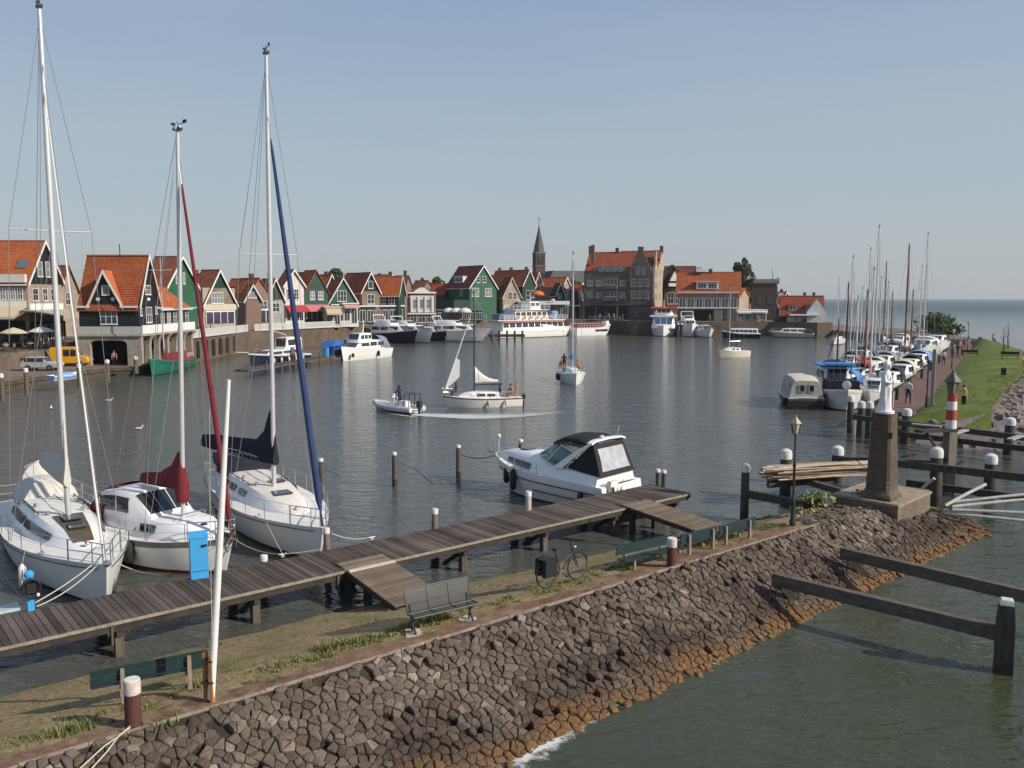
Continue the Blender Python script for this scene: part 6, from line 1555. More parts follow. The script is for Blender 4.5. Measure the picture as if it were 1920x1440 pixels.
def low_building(label, Y, xa, xb_, ytop, a, depth, mat, base=QZ, wn_=4, roofm=None, canopy=None, name='low_building', fr=WHITE, glassm=None, yb=None, cat='building'):
 a_ = R(a); xl = (xa - 960) / FOC * Y; u2 = (xb_ - 960) / FOC
 Wd = (u2 * Y - xl) / (cos(a_) - u2 * sin(a_)); H_ = zat(ytop, Y) - base
 t = thing(name, label, cat, (xl, Y, base), a_, 'low buildings on the quay')
 mb = MB(); mb.box((Wd / 2, depth / 2, H_ / 2), (Wd, depth, H_)); mb.build('wall', mat, t)
 mb = MB(); mb.box((Wd / 2, depth / 2, H_ + .1), (Wd + .5, depth + .5, .22)); mb.build('roof', roofm or WHITE, t)
 for k in range(wn_): frame_window(t, MT(0, -.02), Wd * (k + .5) / wn_, H_ * .48, Wd / wn_ * .78, H_ * .66, 2, 1, fm=fr, gm=glassm, sill=False)
 if canopy: awning(t, Wd / 2, -.05, H_ - .1, Wd * 1.02, canopy[0], canopy[1], canopy[2])
 return t
low_building('low white terrace bar with flat white canopy behind the ferry', 219, 972, 1066, 566, 0, 6, B_BRN, wn_=7, canopy=(2.5, .3, AWN_W))
low_building('long white pergola terrace below the orange roofs', 176, 673, 757, 575, 52, 4, SHADOWY, wn_=6)
low_building('cream gabled market stall beside the red striped awnings', 160, 612, 640, 577, 20, 4, W_CR, wn_=2, roofm=W_CR, canopy=(2.0, .9, AWN_C))
low_building('dark terrace pavilion with glass front below the green house', 205, 820, 905, 582, 10, 5, G_DGR, wn_=7, roofm=M('pavilion_roof', (.20, .20, .19), .8, .2))
low_building('white market stall with red striped valance', 164, 645, 672, 570, 25, 3, W_WH, wn_=2, roofm=AWN_W, canopy=(1.2, .4, M('awning_salmon', (.55, .30, .26), .8, .3, 6)))
low_building('small white shop right of the orange roofed restaurant', 205, 1380, 1436, 582, -5, 6, W_CR, wn_=4, canopy=(1.5, .3, AWN_W))
def parasol(label, x, ybase, ytop, Y, w, mat, group='parasols on the quay'):
 p = Vector(((x - 960) / FOC * Y, Y, QZ)); H_ = zat(ytop, Y) - QZ; t = thing('parasol', label, 'parasol', tuple(p), 0, group)
 mb = MB(); mb.tube([(0, 0, 0), (0, 0, H_)], .05, 6); mb.build('pole', DARK, t)
 mb = MB(); mb.lathe([(w * .96, H_ - w * .62 - .12), (w, H_ - w * .55), (w * .75, H_ - w * .22), (w * .35, H_ - .06), (.05, H_)], 12); mb.build('canopy', mat, t)
parasol('bright orange parasol in front of the green gabled houses', 1008, 0, 545, 216, 1.7, M('parasol_orange', (.60, .14, .02), .8, .15))
parasol('pale yellow folded parasol beside the white terrace bar', 1036, 0, 560, 217.5, .7, AWN_C)
for i, x in enumerate((842, 856, 872)): parasol(('left', 'middle', 'right')[i] + ' of three white parasols on the terrace by the green house', x, 0, 577, 206 - i, 1.6, AWN_W)
def cafe_parasol(label, x, y, m_):
 t = thing('parasol', label, 'parasol', (x, y, 2.7), 0, 'cafe parasols on the left terrace'); MB().tube([(0, 0, 0), (0, 0, 2.5)], .04, 6).build('pole', DARK, t); MB().lathe([(1.45, 1.95), (1.5, 2.05), (.8, 2.4), (.05, 2.65)], 8).build('canopy', m_, t)
cafe_parasol('cream parasol on the cafe terrace nearest the left edge', -57.4, 92.6, AWN_C); cafe_parasol('cream parasol on the cafe terrace above the silver car', -56.6, 97, AWN_C); cafe_parasol('white parasol on the cafe terrace above the yellow van', -55.6, 101, AWN_W)
def cafe_table(label, x, y):
 t = thing('cafe_table', label, 'table', (x, y, 2.7), 0, 'cafe tables on the left terrace'); MB().lathe([(.4, .72), (.4, .75), (.01, .75)], 12).build('table_top', WHITE, t); MB().lathe([(.22, 0), (.03, .04), (.03, .72)], 8).build('pedestal', DARK, t)
 for a in (0, 2.1, 4.2):
  c = thing('cafe_chair', 'dark cafe chair on the left terrace', 'chair', (x + .75 * cos(a), y + .75 * sin(a), 2.7), a + 1.57, 'cafe chairs on the left terrace')
  MB().box((0, 0, .45), (.42, .42, .05)).build('seat', TEAK, c); MB().box((0, -.2, .72), (.42, .04, .45)).build('backrest', TEAK, c)
  for sx in (-.18, .18):
   for sy in (-.18, .18): MB().box((sx, sy, .21), (.04, .04, .43)).build('leg', DARK, c)
for i in range(4): cafe_table('round white cafe table on the left terrace', -57.2 + .45 * i, 91.5 + 4.1 * i)
mb = MB()
tr_ = thing('railing', 'thin dark railing along the edge of the left cafe terrace', 'railing', (-55.5, 86, 2.7), math.atan2(108.2 - 86, 52.4 * -1 + 55.5))
for k in range(12): mb.box((k * 2.0, .25, .5), (.05, .05, 1.0))
mb.box((11, .25, 1.0), (22, .05, .05)); mb.box((11, .25, .55), (22, .03, .03)); mb.build('rails', DARK, tr_)
Yc = 335; p = ((1010 - 960) / FOC * Yc, Yc, QZ)
ch = thing('church', 'dark brick church tower with tall pointed slate spire rising behind the houses', 'church', p, R(18))
z1, z2 = zat(474, Yc) - QZ, zat(418, Yc) - QZ; w = 22 / FOC * Yc * .5 * .84
mb = MB(); mb.box((0, 0, z1 / 2), (2 * w, 2 * w, z1)); tw = mb.build('tower', B_DK, ch)
for mxx in (MT(0, -w), MR(w), MS(-w)):
 for u_ in (-w * .45, w * .45):
  for zl, wl_, hl in ((z1 - 3.2, .9, 3.2), (z1 * .62, .6, 2.2)): MB().box((u_, -.06, zl), (wl_, .12, hl), 0, 0, mxx).build('louvre', SHADOWY, tw)
mb = MB()
for z_ in (z1 - .2, z1 * .78): mb.box((0, 0, z_), (2 * w + .5, 2 * w + .5, .4))
mb.build('string_course', B_BRN, ch)
mb = MB()
def oct_(r, z): return [(r * cos(R(22.5 + 45 * k)), r * sin(R(22.5 + 45 * k)), z) for k in range(8)]
mb.loft([oct_(w * 1.18, z1), oct_(w * .88, z1 + 3), oct_(w * .16, z2 - 2), oct_(.05, z2)]); mb.build('spire', M('spire_slate', (.085, .085, .095), .7, .3, .8), ch, sharp=20)
mb = MB(); mb.tube([(0, 0, z2 - .3), (0, 0, z2 + 2.2)], .09, 6); mb.box((0, 0, z2 + 1.4), (1.0, .12, .14)); mb.build('cross', DARK, ch)
zn = zat(508, Yc) - QZ
mb = MB(); mb.prism([(w, 0), (w + 24, 0), (w + 24, zn - 3.5), (w + 22, zn), (w + 2, zn), (w, zn - 3.5)], -6, 8); mb.build('nave', M('nave_slate', (.11, .115, .12), .8, .3, .5), ch)
Yh = 226; ah = R(-17)
xl = (1094 - 960) / FOC * Yh
ho = thing('hotel', 'large stone hotel coloured as if shaded, with stepped gables and orange roof', 'hotel', (xl, Yh, QZ), ah)
u2 = (1222 - 960) / FOC; Wh = (u2 * Yh - xl) / (cos(ah) - u2 * sin(ah)); Dh = 11.
HST = brick('hotel_stone_shaded', (.115, .10, .088), (.17, .155, .135)); HSL = brick('hotel_stone_sunlit', (.40, .33, .25), (.42, .37, .30))  # one stone: facade shade and sunlit end walls put into the colours
he, hr = zat(508, Yh) - QZ, zat(474, Yh + 3) - QZ
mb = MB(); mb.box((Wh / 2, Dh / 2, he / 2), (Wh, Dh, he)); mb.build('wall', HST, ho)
roof_x(ho, 0, Dh, he, hr, .2, Wh - .2, T_REDX, o=.1)
def stepped(x0, x1, zb_, zt_, steps, y0, y1, mat, par, name, mx=None, zbase=None):
 pl = [(x0, zb_)]; n = steps; m_ = (x0 + x1) / 2
 L_, R_ = [], []
 for k in range(n + 1):
  f0 = k / (n + .6); z_ = lerp(zb_, zt_, (k + 1) / (n + 1)) if k < n else zt_ + .8
  L_ += [(lerp(x0, m_ - .5, f0), lerp(zb_, zt_, k / (n + 1)) if k else (zbase if zbase is not None else zb_)), (lerp(x0, m_ - .5, f0), z_)]
 R_ = [(2 * m_ - p_, z_) for p_, z_ in L_][::-1]
 mb = MB(); mb.prism(L_ + R_, y0, y1, 0, mx); return mb.build(name, mat, par)
g0, g1_ = Wh * .66, Wh * .985
sg = stepped(g0, g1_, he - .6, zat(471, Yh + 2) - QZ, 6, -.25, .5, HST, ho, 'stepped_gable', zbase=0)
SX = Matrix(((0, 1, 0, 0), (1, 0, 0, 0), (0, 0, 1, 0), (0, 0, 0, 1)))
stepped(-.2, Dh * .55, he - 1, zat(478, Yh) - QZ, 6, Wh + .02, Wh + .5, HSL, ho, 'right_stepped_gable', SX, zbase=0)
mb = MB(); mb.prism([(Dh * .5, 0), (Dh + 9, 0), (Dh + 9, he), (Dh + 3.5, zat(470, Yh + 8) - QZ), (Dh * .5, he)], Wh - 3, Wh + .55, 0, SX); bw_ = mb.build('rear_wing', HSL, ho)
mb = MB(); mb.prism([(Dh * .42, he - .5), (Dh + 3.5, zat(471, Yh + 8) - QZ), (Dh + 3.5, zat(471, Yh + 8) - QZ + .3), (Dh * .42, he - .2)], Wh * .4, Wh + .45, 0, SX); mb.build('rear_roof', T_REDX, ho)
mb = MB(); mb.box((Wh + .3, Dh + 3.5, zat(468, Yh + 8) - QZ), (.9, 1.0, 2.0)); mb.build('chimney', HST, ho)
for x_, h_ in ((.5, 2.2), (2.1, 2.2)): mb = MB(); mb.box((x_, Dh / 2 if x_ < 1 else 1.2, he + (hr - he) * .75 + .8), (.8, .9, (hr - he) * .5 + h_)); mb.build('chimney', HST, ho)
mb = MB(); mb.box((Wh * .43, Dh / 2, hr + .5), (.8, .8, 1.6)); mb.build('chimney', B_DK, ho)
LIGHTF = M('pale_window_frame', (.55, .53, .50), .6, .1)
for zc_, hh in ((zat(531, Yh) - QZ, 1.9), (zat(553, Yh) - QZ, 1.9)):
 for k in range(3): frame_window(ho, MT(0, -.27), lerp(g0, g1_, .2 + .3 * k), zc_, 1.15, hh, 2, 2, fm=LIGHTF)
 for k in range(2): frame_window(ho, MT(0, -.02), Wh * (.09 + .13 * k), zc_, 1.5, hh * .8, 2, 1, fm=LIGHTF, gm=CURT)
 frame_window(ho, MT(0, -.02), Wh * .57, zc_, 1.5, hh * .8, 2, 1, fm=LIGHTF, gm=CURT)
 mb = MB(); mb.box((Wh * .39, -.55, zc_ - 1.1), (Wh * .22, 1.1, 1.0)); mb.build('balcony', HST, ho)
 frame_window(ho, MT(0, -.02), Wh * .39, zc_ + .3, Wh * .2, hh * .8, 4, 1, fm=LIGHTF)
for k in range(2): frame_window(ho, MT(0, -.27), lerp(g0, g1_, .38 + .24 * k), zat(509, Yh) - QZ, .95, 1.7, 2, 2, fm=LIGHTF)
mb = MB(); mb.prism([(Wh * .13, he), (Wh * .64, he), (Wh * .60, zat(500, Yh) - QZ), (Wh * .18, zat(500, Yh) - QZ)], -.1, 3.5); mb.build('attic_storey', M('attic_zinc', (.17, .17, .165), .6, .25), ho)
for k in range(4): frame_window(ho, MT(0, -.12), Wh * (.26 + .09 * k), zat(506, Yh) - QZ, 1.1, .9, 2, 1, sill=False)
zg = zat(571, Yh) - QZ
mb = MB(); mb.box((Wh / 2, -.05, zg * .45), (Wh * .96, .12, zg * .8)); ar = mb.build('arcade_shade', SHADOWY, ho)  # dark panel painted as the shade of a recessed ground floor
for k in range(7): mb = MB(); mb.box((Wh * (.02 + .16 * k), -.25, zg * .45), (.35, .35, zg * .9)); mb.build('pillar', W_GRY if k in (3,) else HST, ho)
mb = MB(); mb.box((Wh / 2, -.35, zg), (Wh, .7, .35)); mb.build('ledge', HST, ho)
for k in range(4):
 for j in range(2): frame_window(ho, MR(Wh + .52), 1.0 + j * 2.4, zg + 2 + k * 3.0, .8, 1.7, 1, 2, fm=LIGHTF)
 frame_window(ho, MR(Wh + .56), Dh * .5 + 4.5, zg + 2.5 + k * 3.0, 1.0, 1.8, 2, 2, fm=LIGHTF)
h21 = house('dark house with white triangular balcony roof right of the hotel', 236, 1244, 1276, 1240, 5, 498, 540, T_DK, B_DK, G_BLK, trim=False, wins=[(1250, 548, 1262, 570), (1264, 548, 1272, 570)])
mb = MB(); mb.prism([(h21['W'] * .25, zat(527, 236) - QZ), (h21['W'] * .8, zat(527, 236) - QZ), (h21['W'] * .52, zat(509, 236) - QZ)], -1.2, -.1); mb.build('balcony_roof', WHITE, h21)
mb = MB(); mb.box((h21['W'] * .5, -.7, zat(534, 236) - QZ), (h21['W'] * .6, 1.2, .9)); mb.build('balcony', WHITE, h21)
house('long brown roof far behind the orange roofed restaurant', 262, 1300, 1330, 1236, 80, 500, 520, T_BRN, B_BRN, trim=False, Dmax=40)
Yr = 211; hr_ = low_building('brick restaurant with big orange roof, wide dormer and white canopy', Yr, 1270, 1382, 549, -12, 9, B_BRN, wn_=7, fr=WHITE, name='restaurant', glassm=None)
Wr = hr_.children[0].dimensions.x
del hr_['group']
Wr = (1382 - 1270) / FOC * Yr; zre = zat(549, Yr) - QZ; zrr = zat(512, Yr + 4) - QZ
roof_x(hr_, 0, 9, zre, zrr, -.6, Wr + .3, T_ORX)
mb = MB(); mb.prism([(0, zre), (9, zre), (4.5, zrr)], Wr - .1, Wr + .02, 0, SX); mb.build('gable', B_BEI, hr_)
mb = MB(); mb.box((Wr * .47, 1.6, zat(536, Yr) - QZ), (Wr * .36, 2.5, 1.7)); dd = mb.build('dormer', W_WH, hr_)
for k in range(2): frame_window(dd, MT(0, .34), Wr * (.385 + .17 * k), zat(536, Yr) - QZ, Wr * .14, 1.3, 3, 1, sill=False)
mb = MB(); mb.box((Wr * .47, 1.5, zat(528, Yr) - QZ), (Wr * .4, 3, .15)); mb.build('dormer_roof', WHITE, dd)
mb = MB(); mb.box((Wr / 2, -1.4, zat(577, Yr) - QZ), (Wr * 1.05, 2.8, .25)); mb.build('canopy', WHITE, hr_)
mb = MB(); mb.box((Wr * .42, -.08, 1.3), (Wr * .3, .14, 2.6)); mb.build('entrance_shade', SHADOWY, hr_)  # first panel is painted dark for the shade of an entrance
for x_, c_ in ((Wr * .18, W_GRY), (Wr * .66, W_WH), (Wr * .86, W_CR)): mb = MB(); mb.box((x_, -.1, 1.4), (Wr * .14, .16, 2.8)); mb.build('shop_panel', c_, hr_)
for x_ in (.30, .52): mb = MB(); mb.box((Wr * x_, 4.5, zrr + .4), (.9, .8, 1.2)); mb.build('chimney', B_DK, hr_)
mb = MB(); mb.box((Wr * .36, 4.5, zrr + .7), (2.2, 2, .9)); mb.build('white_roof_hut', WHITE, hr_)
house('small orange roofed annex right of the restaurant', 208, 1384, 1402, 1372, 60, 541, 556, T_BRT, B_PINK, trim=False)
h23 = low_building('dark brick apartment block with white balconies on its sunny side', 216, 1408, 1454, 532, -14, 9, B_DK, wn_=0, name='apartment_block', cat='apartment block', roofm=M('flat_roof', (.10, .10, .09), .9, .2)); del h23['group']
Wq = (1454 - 1408) / FOC * 216; zq = zat(532, 216) - QZ
mb = MB(); mb.prism([(0, zq), (9, zq), (7.5, zq + 1.2), (1.5, zq + 1.2)], .3, Wq + .2, 0, SX); mb.build('mansard', M('mansard_slate', (.10, .095, .085), .8, .3, 1.), h23)
for z_ in (zq * .38, zq * .70):
 mb = MB(); mb.box((Wq + .75, 4, z_), (1.2, 5.5, .9)); mb.build('balcony', WHITE, h23); frame_window(h23, MR(Wq + .02), 4, z_ + 1.3, 3, 1.6, 3, 1, sill=False)
mb = MB(); mb.box((Wq + .2, 4.5, zq + .8), (.4, 6, 1.6)); mb.build('white_gable', WHITE, h23)
for k in range(2): frame_window(h23, MT(0, -.02), Wq * (.3 + .4 * k), zq * .55, 1.2, 1.6, 2, 1, fm=B_BRN)
mb = MB(); mb.tube([(Wq * .8, 4, zq + 1), (Wq * .8, 4, zq + 3.4)], .08, 6); mb.build('vent_pipe', DARK, h23)
h24 = house('low white walled building with orange roof and twin dormers at the quay end', 198, 1541, 1556, 1462, 80, 556, 586, T_RED, W_WH, W_WH, swins=[(1500, 596, 1510, 612, 2, 1), (1516, 596, 1528, 612, 2, 1), (1488, 592, 1494, 602)], chim=[(.2, .8), (.42, .8)], trim=False, base=2.2)
for f_ in (.3, .72): side_dormer(h24, f_, h24['ze'] + .4, 2.0, 1.3, B_DK, T_RED)
mb = MB(); mb.prism([(0, 0), (4.2, 0), (4.2, 3.0), (2.1, 6.0), (0, 3.0)], -1.8, 0, 0, Matrix.Translation((0, 3.8, .3)) @ MS(0)); mb.build('white_gable', M('white_gable_boards', (.50, .53, .54), .6, .1), h24)
mb = MB(); mb.box((-1.6, 4.5, 2.7), (3.0, 6.5, .3)); mb.build('porch_roof', WHITE, h24)
mb = MB(); mb.box((-.12, 9.5, 1.2), (.2, 3.0, 2.4)); mb.build('dark_door', SHADOWY, h24)
RAILW = M('railing_white', (.60, .60, .58), .6, .1)
def railing(label, a, b, z0, h=1.15, panels=True):
 a, b = Vector(a), Vector(b); d = b - a; L = d.length
 t = thing('railing', label, 'railing', (a.x, a.y, z0), math.atan2(d.y, d.x), 'white promenade railings')
 mb = MB(); mb.box((L / 2, 0, h - .05), (L, .1, .1)); mb.box((L / 2, 0, .12), (L, .1, .1)); mb.build('rails', RAILW, t)
 mb = MB()
 n = int(L / .28)
 for k in range(n + 1): mb.box((L * k / n, 0, h / 2), (.17, .05, h))
 mb.build('pickets', RAILW, t)
railing('white picket railing along the promenade wall right of the black house', (-43.2, 108.6), (-43.2, 139.6), QZ + .05)
railing('white picket railing further along in front of the red awnings', (-42.6, 141.6), (-30, 167), QZ + .05)
mb = MB()
rg = random.Random(8)
t = thing('arched_bays', 'row of dark panels painted as shaded openings in the brick quay wall under the white railing', 'wall openings', (-43.35, 112, 1.6))
for k in range(9):
 mb = MB(); mb.box((0, k * 3.0, 0), (.12, 1.1, 2.3)); mb.build('shade_panel', SHADOWY, t)  # solid near-black panel painted as the shade inside a wall opening
def leaf_mat(name, c1, c2):
 m = grass_mat(name, c1, c2); return m
LEAF1 = leaf_mat('leaf_dark', (.018, .035, .010), (.045, .07, .018)); LEAF2 = leaf_mat('leaf_mid', (.035, .055, .014), (.075, .095, .03))
BARK = M('bark', (.08, .06, .045), .95, .3, 4)
def tree(label, x, Y, ytop, ybase_z, wpx, shape='round', name='tree', n=1500, lean=0, seed=1, cat='tree'):
 p = ((x - 960) / FOC * Y, Y, ybase_z); H_ = zat(ytop, Y) - ybase_z; w = wpx / FOC * Y / 2
 t = thing(name, label, cat, p, 0, 'trees behind the town' if cat == 'tree' else None)
 rg = random.Random(seed); mb = MB()
 mb.tube([(0, 0, 0), (.1, 0, H_ * .4), (.2 * w * lean, 0, H_ * .8)], [.35, .25, .08], 7)
 for k in range(6):
  a = rg.uniform(0, 6.28); mb.tube([(0, 0, H_ * (.25 + .07 * k)), (w * .6 * cos(a), w * .6 * sin(a), H_ * (.45 + .08 * k))], [.12, .04], 5)
 mb.build('trunk', BARK, t)
 mb = MB(); blobs = []
 for k in range(16):
  f = rg.random()
  if shape == 'poplar':
   z = H_ * lerp(.25, .95, f); rr = w * (.75 if f < .7 else .75 * (1 - (f - .7) / .45)); br = w * rg.uniform(.3, .5) * (1 if f < .8 else .6)
  else:
   z = H_ * lerp(.4, .88, f); rr = w * .72 * math.sqrt(max(.1, 1 - ((f - .4) / .75) ** 2)); br = w * rg.uniform(.3, .48)
  a = rg.uniform(0, 6.28); q = rr * math.sqrt(rg.random()); blobs.append((q * cos(a), q * sin(a), z, br))
 for _ in range(n):
  bx, by, bz, br = rg.choice(blobs)
  d = Vector((rg.gauss(0, 1), rg.gauss(0, 1), rg.gauss(0, 1))).normalized() * br * rg.uniform(.6, 1.08)
  c = Vector((bx, by, bz)) + Vector((d.x, d.y, d.z * (1.5 if shape == 'poplar' else .85)))
  s = rg.uniform(.22, .5) * (w / 3) ** .5
  u = Vector((rg.gauss(0, 1), rg.gauss(0, 1), rg.gauss(0, 1))).normalized(); v = u.orthogonal().normalized()
  mb.add([c - u * s - v * s * .6, c + u * s - v * s * .6, c + u * s * .8 + v * s * .6, c - u * s * .8 + v * s * .6], [(0, 1, 2, 3)], rg.choice((0, 0, 1)))
 mb.build('crown', [LEAF1, LEAF2], t, sharp=1)
 return t
tree('tall dark poplar rising behind the orange roofed restaurant', 1388, 245, 476, QZ, 34, 'poplar', n=2600, seed=2)
tree('shorter poplar leaning against the tall one by the dark apartment block', 1402, 240, 497, QZ, 22, 'poplar', n=1200, seed=12)
tree('round grey green tree behind the green gabled house and red roofs', 630, 230, 497, QZ, 40, n=1500, seed=3)
tree('dark tree left of the big green house with maroon roof', 823, 260, 514, QZ, 30, n=1200, seed=4)
tree('low dark tree behind the brown brick gable house', 448, 215, 519, QZ, 30, n=900, seed=5)
tree('low tree peeping over roofs right of the brown gable', 487, 250, 522, QZ, 30, n=800, seed=6)
tree('low tree behind the roofs right of the church nave', 1078, 300, 518, QZ, 30, n=800, seed=7)
tree('hazy tree line piece beside the church tower', 985, 330, 522, QZ, 26, n=600, seed=8)
ROOFS = [(T_OR, 'orange'), (T_RED, 'red'), (T_BRN, 'brown'), (T_MAR, 'maroon'), (T_BRT, 'bright orange')]; WALLS = [(B_BRN, 'brown brick'), (B_DK, 'dark brick'), (G_DGR, 'dark green boarded'), (W_CR, 'cream walled'), (B_RED, 'red brick'), (G_BLK, 'black boarded')]
for i, (Y, xC, x2, x0, a, rd, ev, ri, wi, where) in enumerate((
 (150, 372, 398, 340, 65, 515, 545, 1, 0, 'half hidden between the green gable and the brown gable'), (165, 446, 470, 428, 60, 524, 545, 0, 1, 'behind the small dark gable'), (178, 560, 590, 530, 50, 512, 536, 2, 4, 'behind the red awning'),
 (190, 612, 634, 590, 55, 516, 540, 0, 5, 'between the plain green gable and the white edged one'), (200, 665, 690, 640, 60, 513, 537, 3, 1, 'behind the wide window gable'), (205, 722, 750, 690, 60, 516, 536, 1, 0, 'behind the bright orange roof'),
 (222, 790, 815, 768, 55, 527, 545, 2, 4, 'right behind the classical front'), (232, 815, 840, 795, 50, 531, 548, 0, 1, 'left of the maroon roofed green house'), (240, 920, 945, 885, 55, 517, 536, 1, 0, 'beside the big green house'),
 (255, 1022, 1046, 1000, 50, 524, 540, 3, 1, 'low behind the orange parasol'), (262, 1050, 1075, 1030, 45, 527, 545, 0, 4, 'near the hotel, below the church nave'), (258, 1080, 1100, 1060, 50, 531, 548, 2, 5, 'tucked against the left end of the hotel'),
 (258, 1250, 1282, 1222, 40, 504, 528, 2, 1, 'in the gap right of the hotel'), (250, 1292, 1330, 1262, 55, 503, 526, 3, 0, 'just behind the restaurant roof'), (245, 1398, 1422, 1360, 60, 532, 552, 1, 4, 'between restaurant and apartment block'), (236, 1462, 1480, 1444, 50, 548, 566, 2, 1, 'between apartment block and the last white building'))):
 house('%s house with %s roof %s' % (WALLS[wi][1], ROOFS[ri][1], where), Y, xC, x2, x0, a, rd, ev, ROOFS[ri][0], WALLS[wi][0], trim=bool(i % 2), wins=[(lerp(xC, x2, .3), ev + 4, lerp(xC, x2, .7), ev + 14, 2, 2)], chim=[(.5, .7)] if i % 3 == 0 else None, group='second row of houses', Dmax=24)
def car(label, p, rz, L, W_, H_, col, van=False, cat='car', name='parked_car'):
 t = thing(name, label, cat, tuple(p), rz, 'vehicles parked on the lower quay')
 pm = M('car_' + label[:6].replace(' ', '_'), col, .3, .06, 1., spec=.6); h = L / 2; w = W_ / 2
 if van: pr = [(-h, .35), (h - .1, .35), (h, .75), (h - .12, 1.05), (h - .75, 1.2), (h - 1.25, H_ - .12), (h - 1.5, H_), (-h + .1, H_), (-h, H_ - .2)]
 else: pr = [(-h, .35), (h - .15, .32), (h, .6), (h - .1, .8), (h - 1.05, .95), (h - 1.75, H_ - .1), (h - 2.2, H_), (-h + .7, H_ - .02), (-h + .15, .95), (-h, .8)]
 mb = MB(); mb.prism(pr, -w, w); b_ = mb.build('body', pm, t)
 bv = b_.modifiers.new('b', 'BEVEL'); bv.width = .06; bv.segments = 2
 z0, z1 = (1.15, H_ - .25) if van else (.97, H_ - .12)
 spans = [(h - 1.85, h - 1.25)] if van else [(h - 2.2, h - 1.45), (h - 3.1, h - 2.28), (-h + .5, h - 3.18)]
 if van: spans += [(h - 2.6, h - 1.95)]
 for sy in (-1, 1):
  for x0, x1 in spans:
   mb = MB(); mb.box(((x0 + x1) / 2, sy * (w + .004), (z0 + z1) / 2), (x1 - x0, .016, z1 - z0)); mb.build('window', GLASS, t)
 fa, fb = (((h - .78, 1.22), (h - 1.2, H_ - .2)) if van else ((h - 1.1, .98), (h - 1.72, H_ - .14)))
 mb = MB(); d = Vector((fb[0] - fa[0], 0, fb[1] - fa[1])); nn = Vector((d.z, 0, -d.x)).normalized() * .02
 q = [Vector((fa[0], -w * .86, fa[1])), Vector((fa[0], w * .86, fa[1])), Vector((fb[0], w * .8, fb[1])), Vector((fb[0], -w * .8, fb[1]))]
 mb.add([v + nn for v in q] + [v - nn for v in q], [(0, 1, 2, 3), (7, 6, 5, 4), (0, 4, 5, 1), (1, 5, 6, 2), (2, 6, 7, 3), (3, 7, 4, 0)]); mb.build('windscreen', GLASS, t)
 mb = MB(); mb.box((-h - .004, 0, (z0 + z1) / 2), (.02, W_ * .75, (z1 - z0) * .8)); mb.build('rear_window', GLASS, t)
 for sx in (h - .85, -h + .85):
  for sy in (-1, 1):
   mb = MB(); mb.lathe([(.15, -.1), (.31, -.1), (.33, -.05), (.33, .05), (.31, .1), (.15, .1)], 18); o = mb.build('wheel', RUBBER, t, loc=(sx, sy * (w - .07), .33)); o.rotation_euler.x = R(90)
   mb = MB(); mb.lathe([(.19, -.112), (.02, -.112), (.02, .112), (.19, .112)], 14); mb.build('rim', STEEL, o)
 for sy in (-1, 1):
  mb = MB(); mb.box((h - .04, sy * (w - .25), .66), (.1, .32, .14)); mb.build('headlight', CAPW, t)
  mb = MB(); mb.box((-h + .0, sy * (w - .12), .82), (.06, .16, .3)); mb.build('tail_light', M('tail_red', (.3, .02, .02), .3, .1), t)
 return t
car('silver estate car parked by the terrace wall', px(70, 696, 1.0) + Vector((0, 1.0, 0)), R(4), 3.9, 1.7, 1.5, (.36, .37, .38))
car('yellow van parked between the silver car and the black house', px(128, 687, 1.0) + Vector((0, .8, 0)), R(8), 4.1, 1.85, 2.15, (.62, .28, .015), True, 'van', 'parked_van')
QP = M('quay_post', (.12, .095, .075), .9, .35)
def qpost(label, x, yt, yb, z0=1.0, w=8, grp='white topped posts along the lower quay'):
 p = px(x, yb, z0); H_ = zat(yt, p.y) - z0; r = w / FOC * p.y / 2
 t = thing('quay_post', label, 'post', tuple(p), 0, grp)
 mb = MB(); mb.lathe([(r, -.6), (r * .95, H_ - .35)], 10); mb.build('post', QP, t); mb = MB(); mb.lathe([(r * 1.05, H_ - .35), (r * 1.05, H_ - .08), (r * .5, H_)], 10); mb.build('cap', CAPW, t)
qpost('white topped quay post below the silver car', 50, 690, 728); qpost('white topped quay post beside the white and blue dinghy', 149, 682, 716); qpost('white topped quay post below the big arch', 202, 674, 705)
qpost('stubby white topped post at the corner below the black house', 255, 668, 690)
qpost('dark quay post at the left edge of the lower quay', 4, 700, 738)
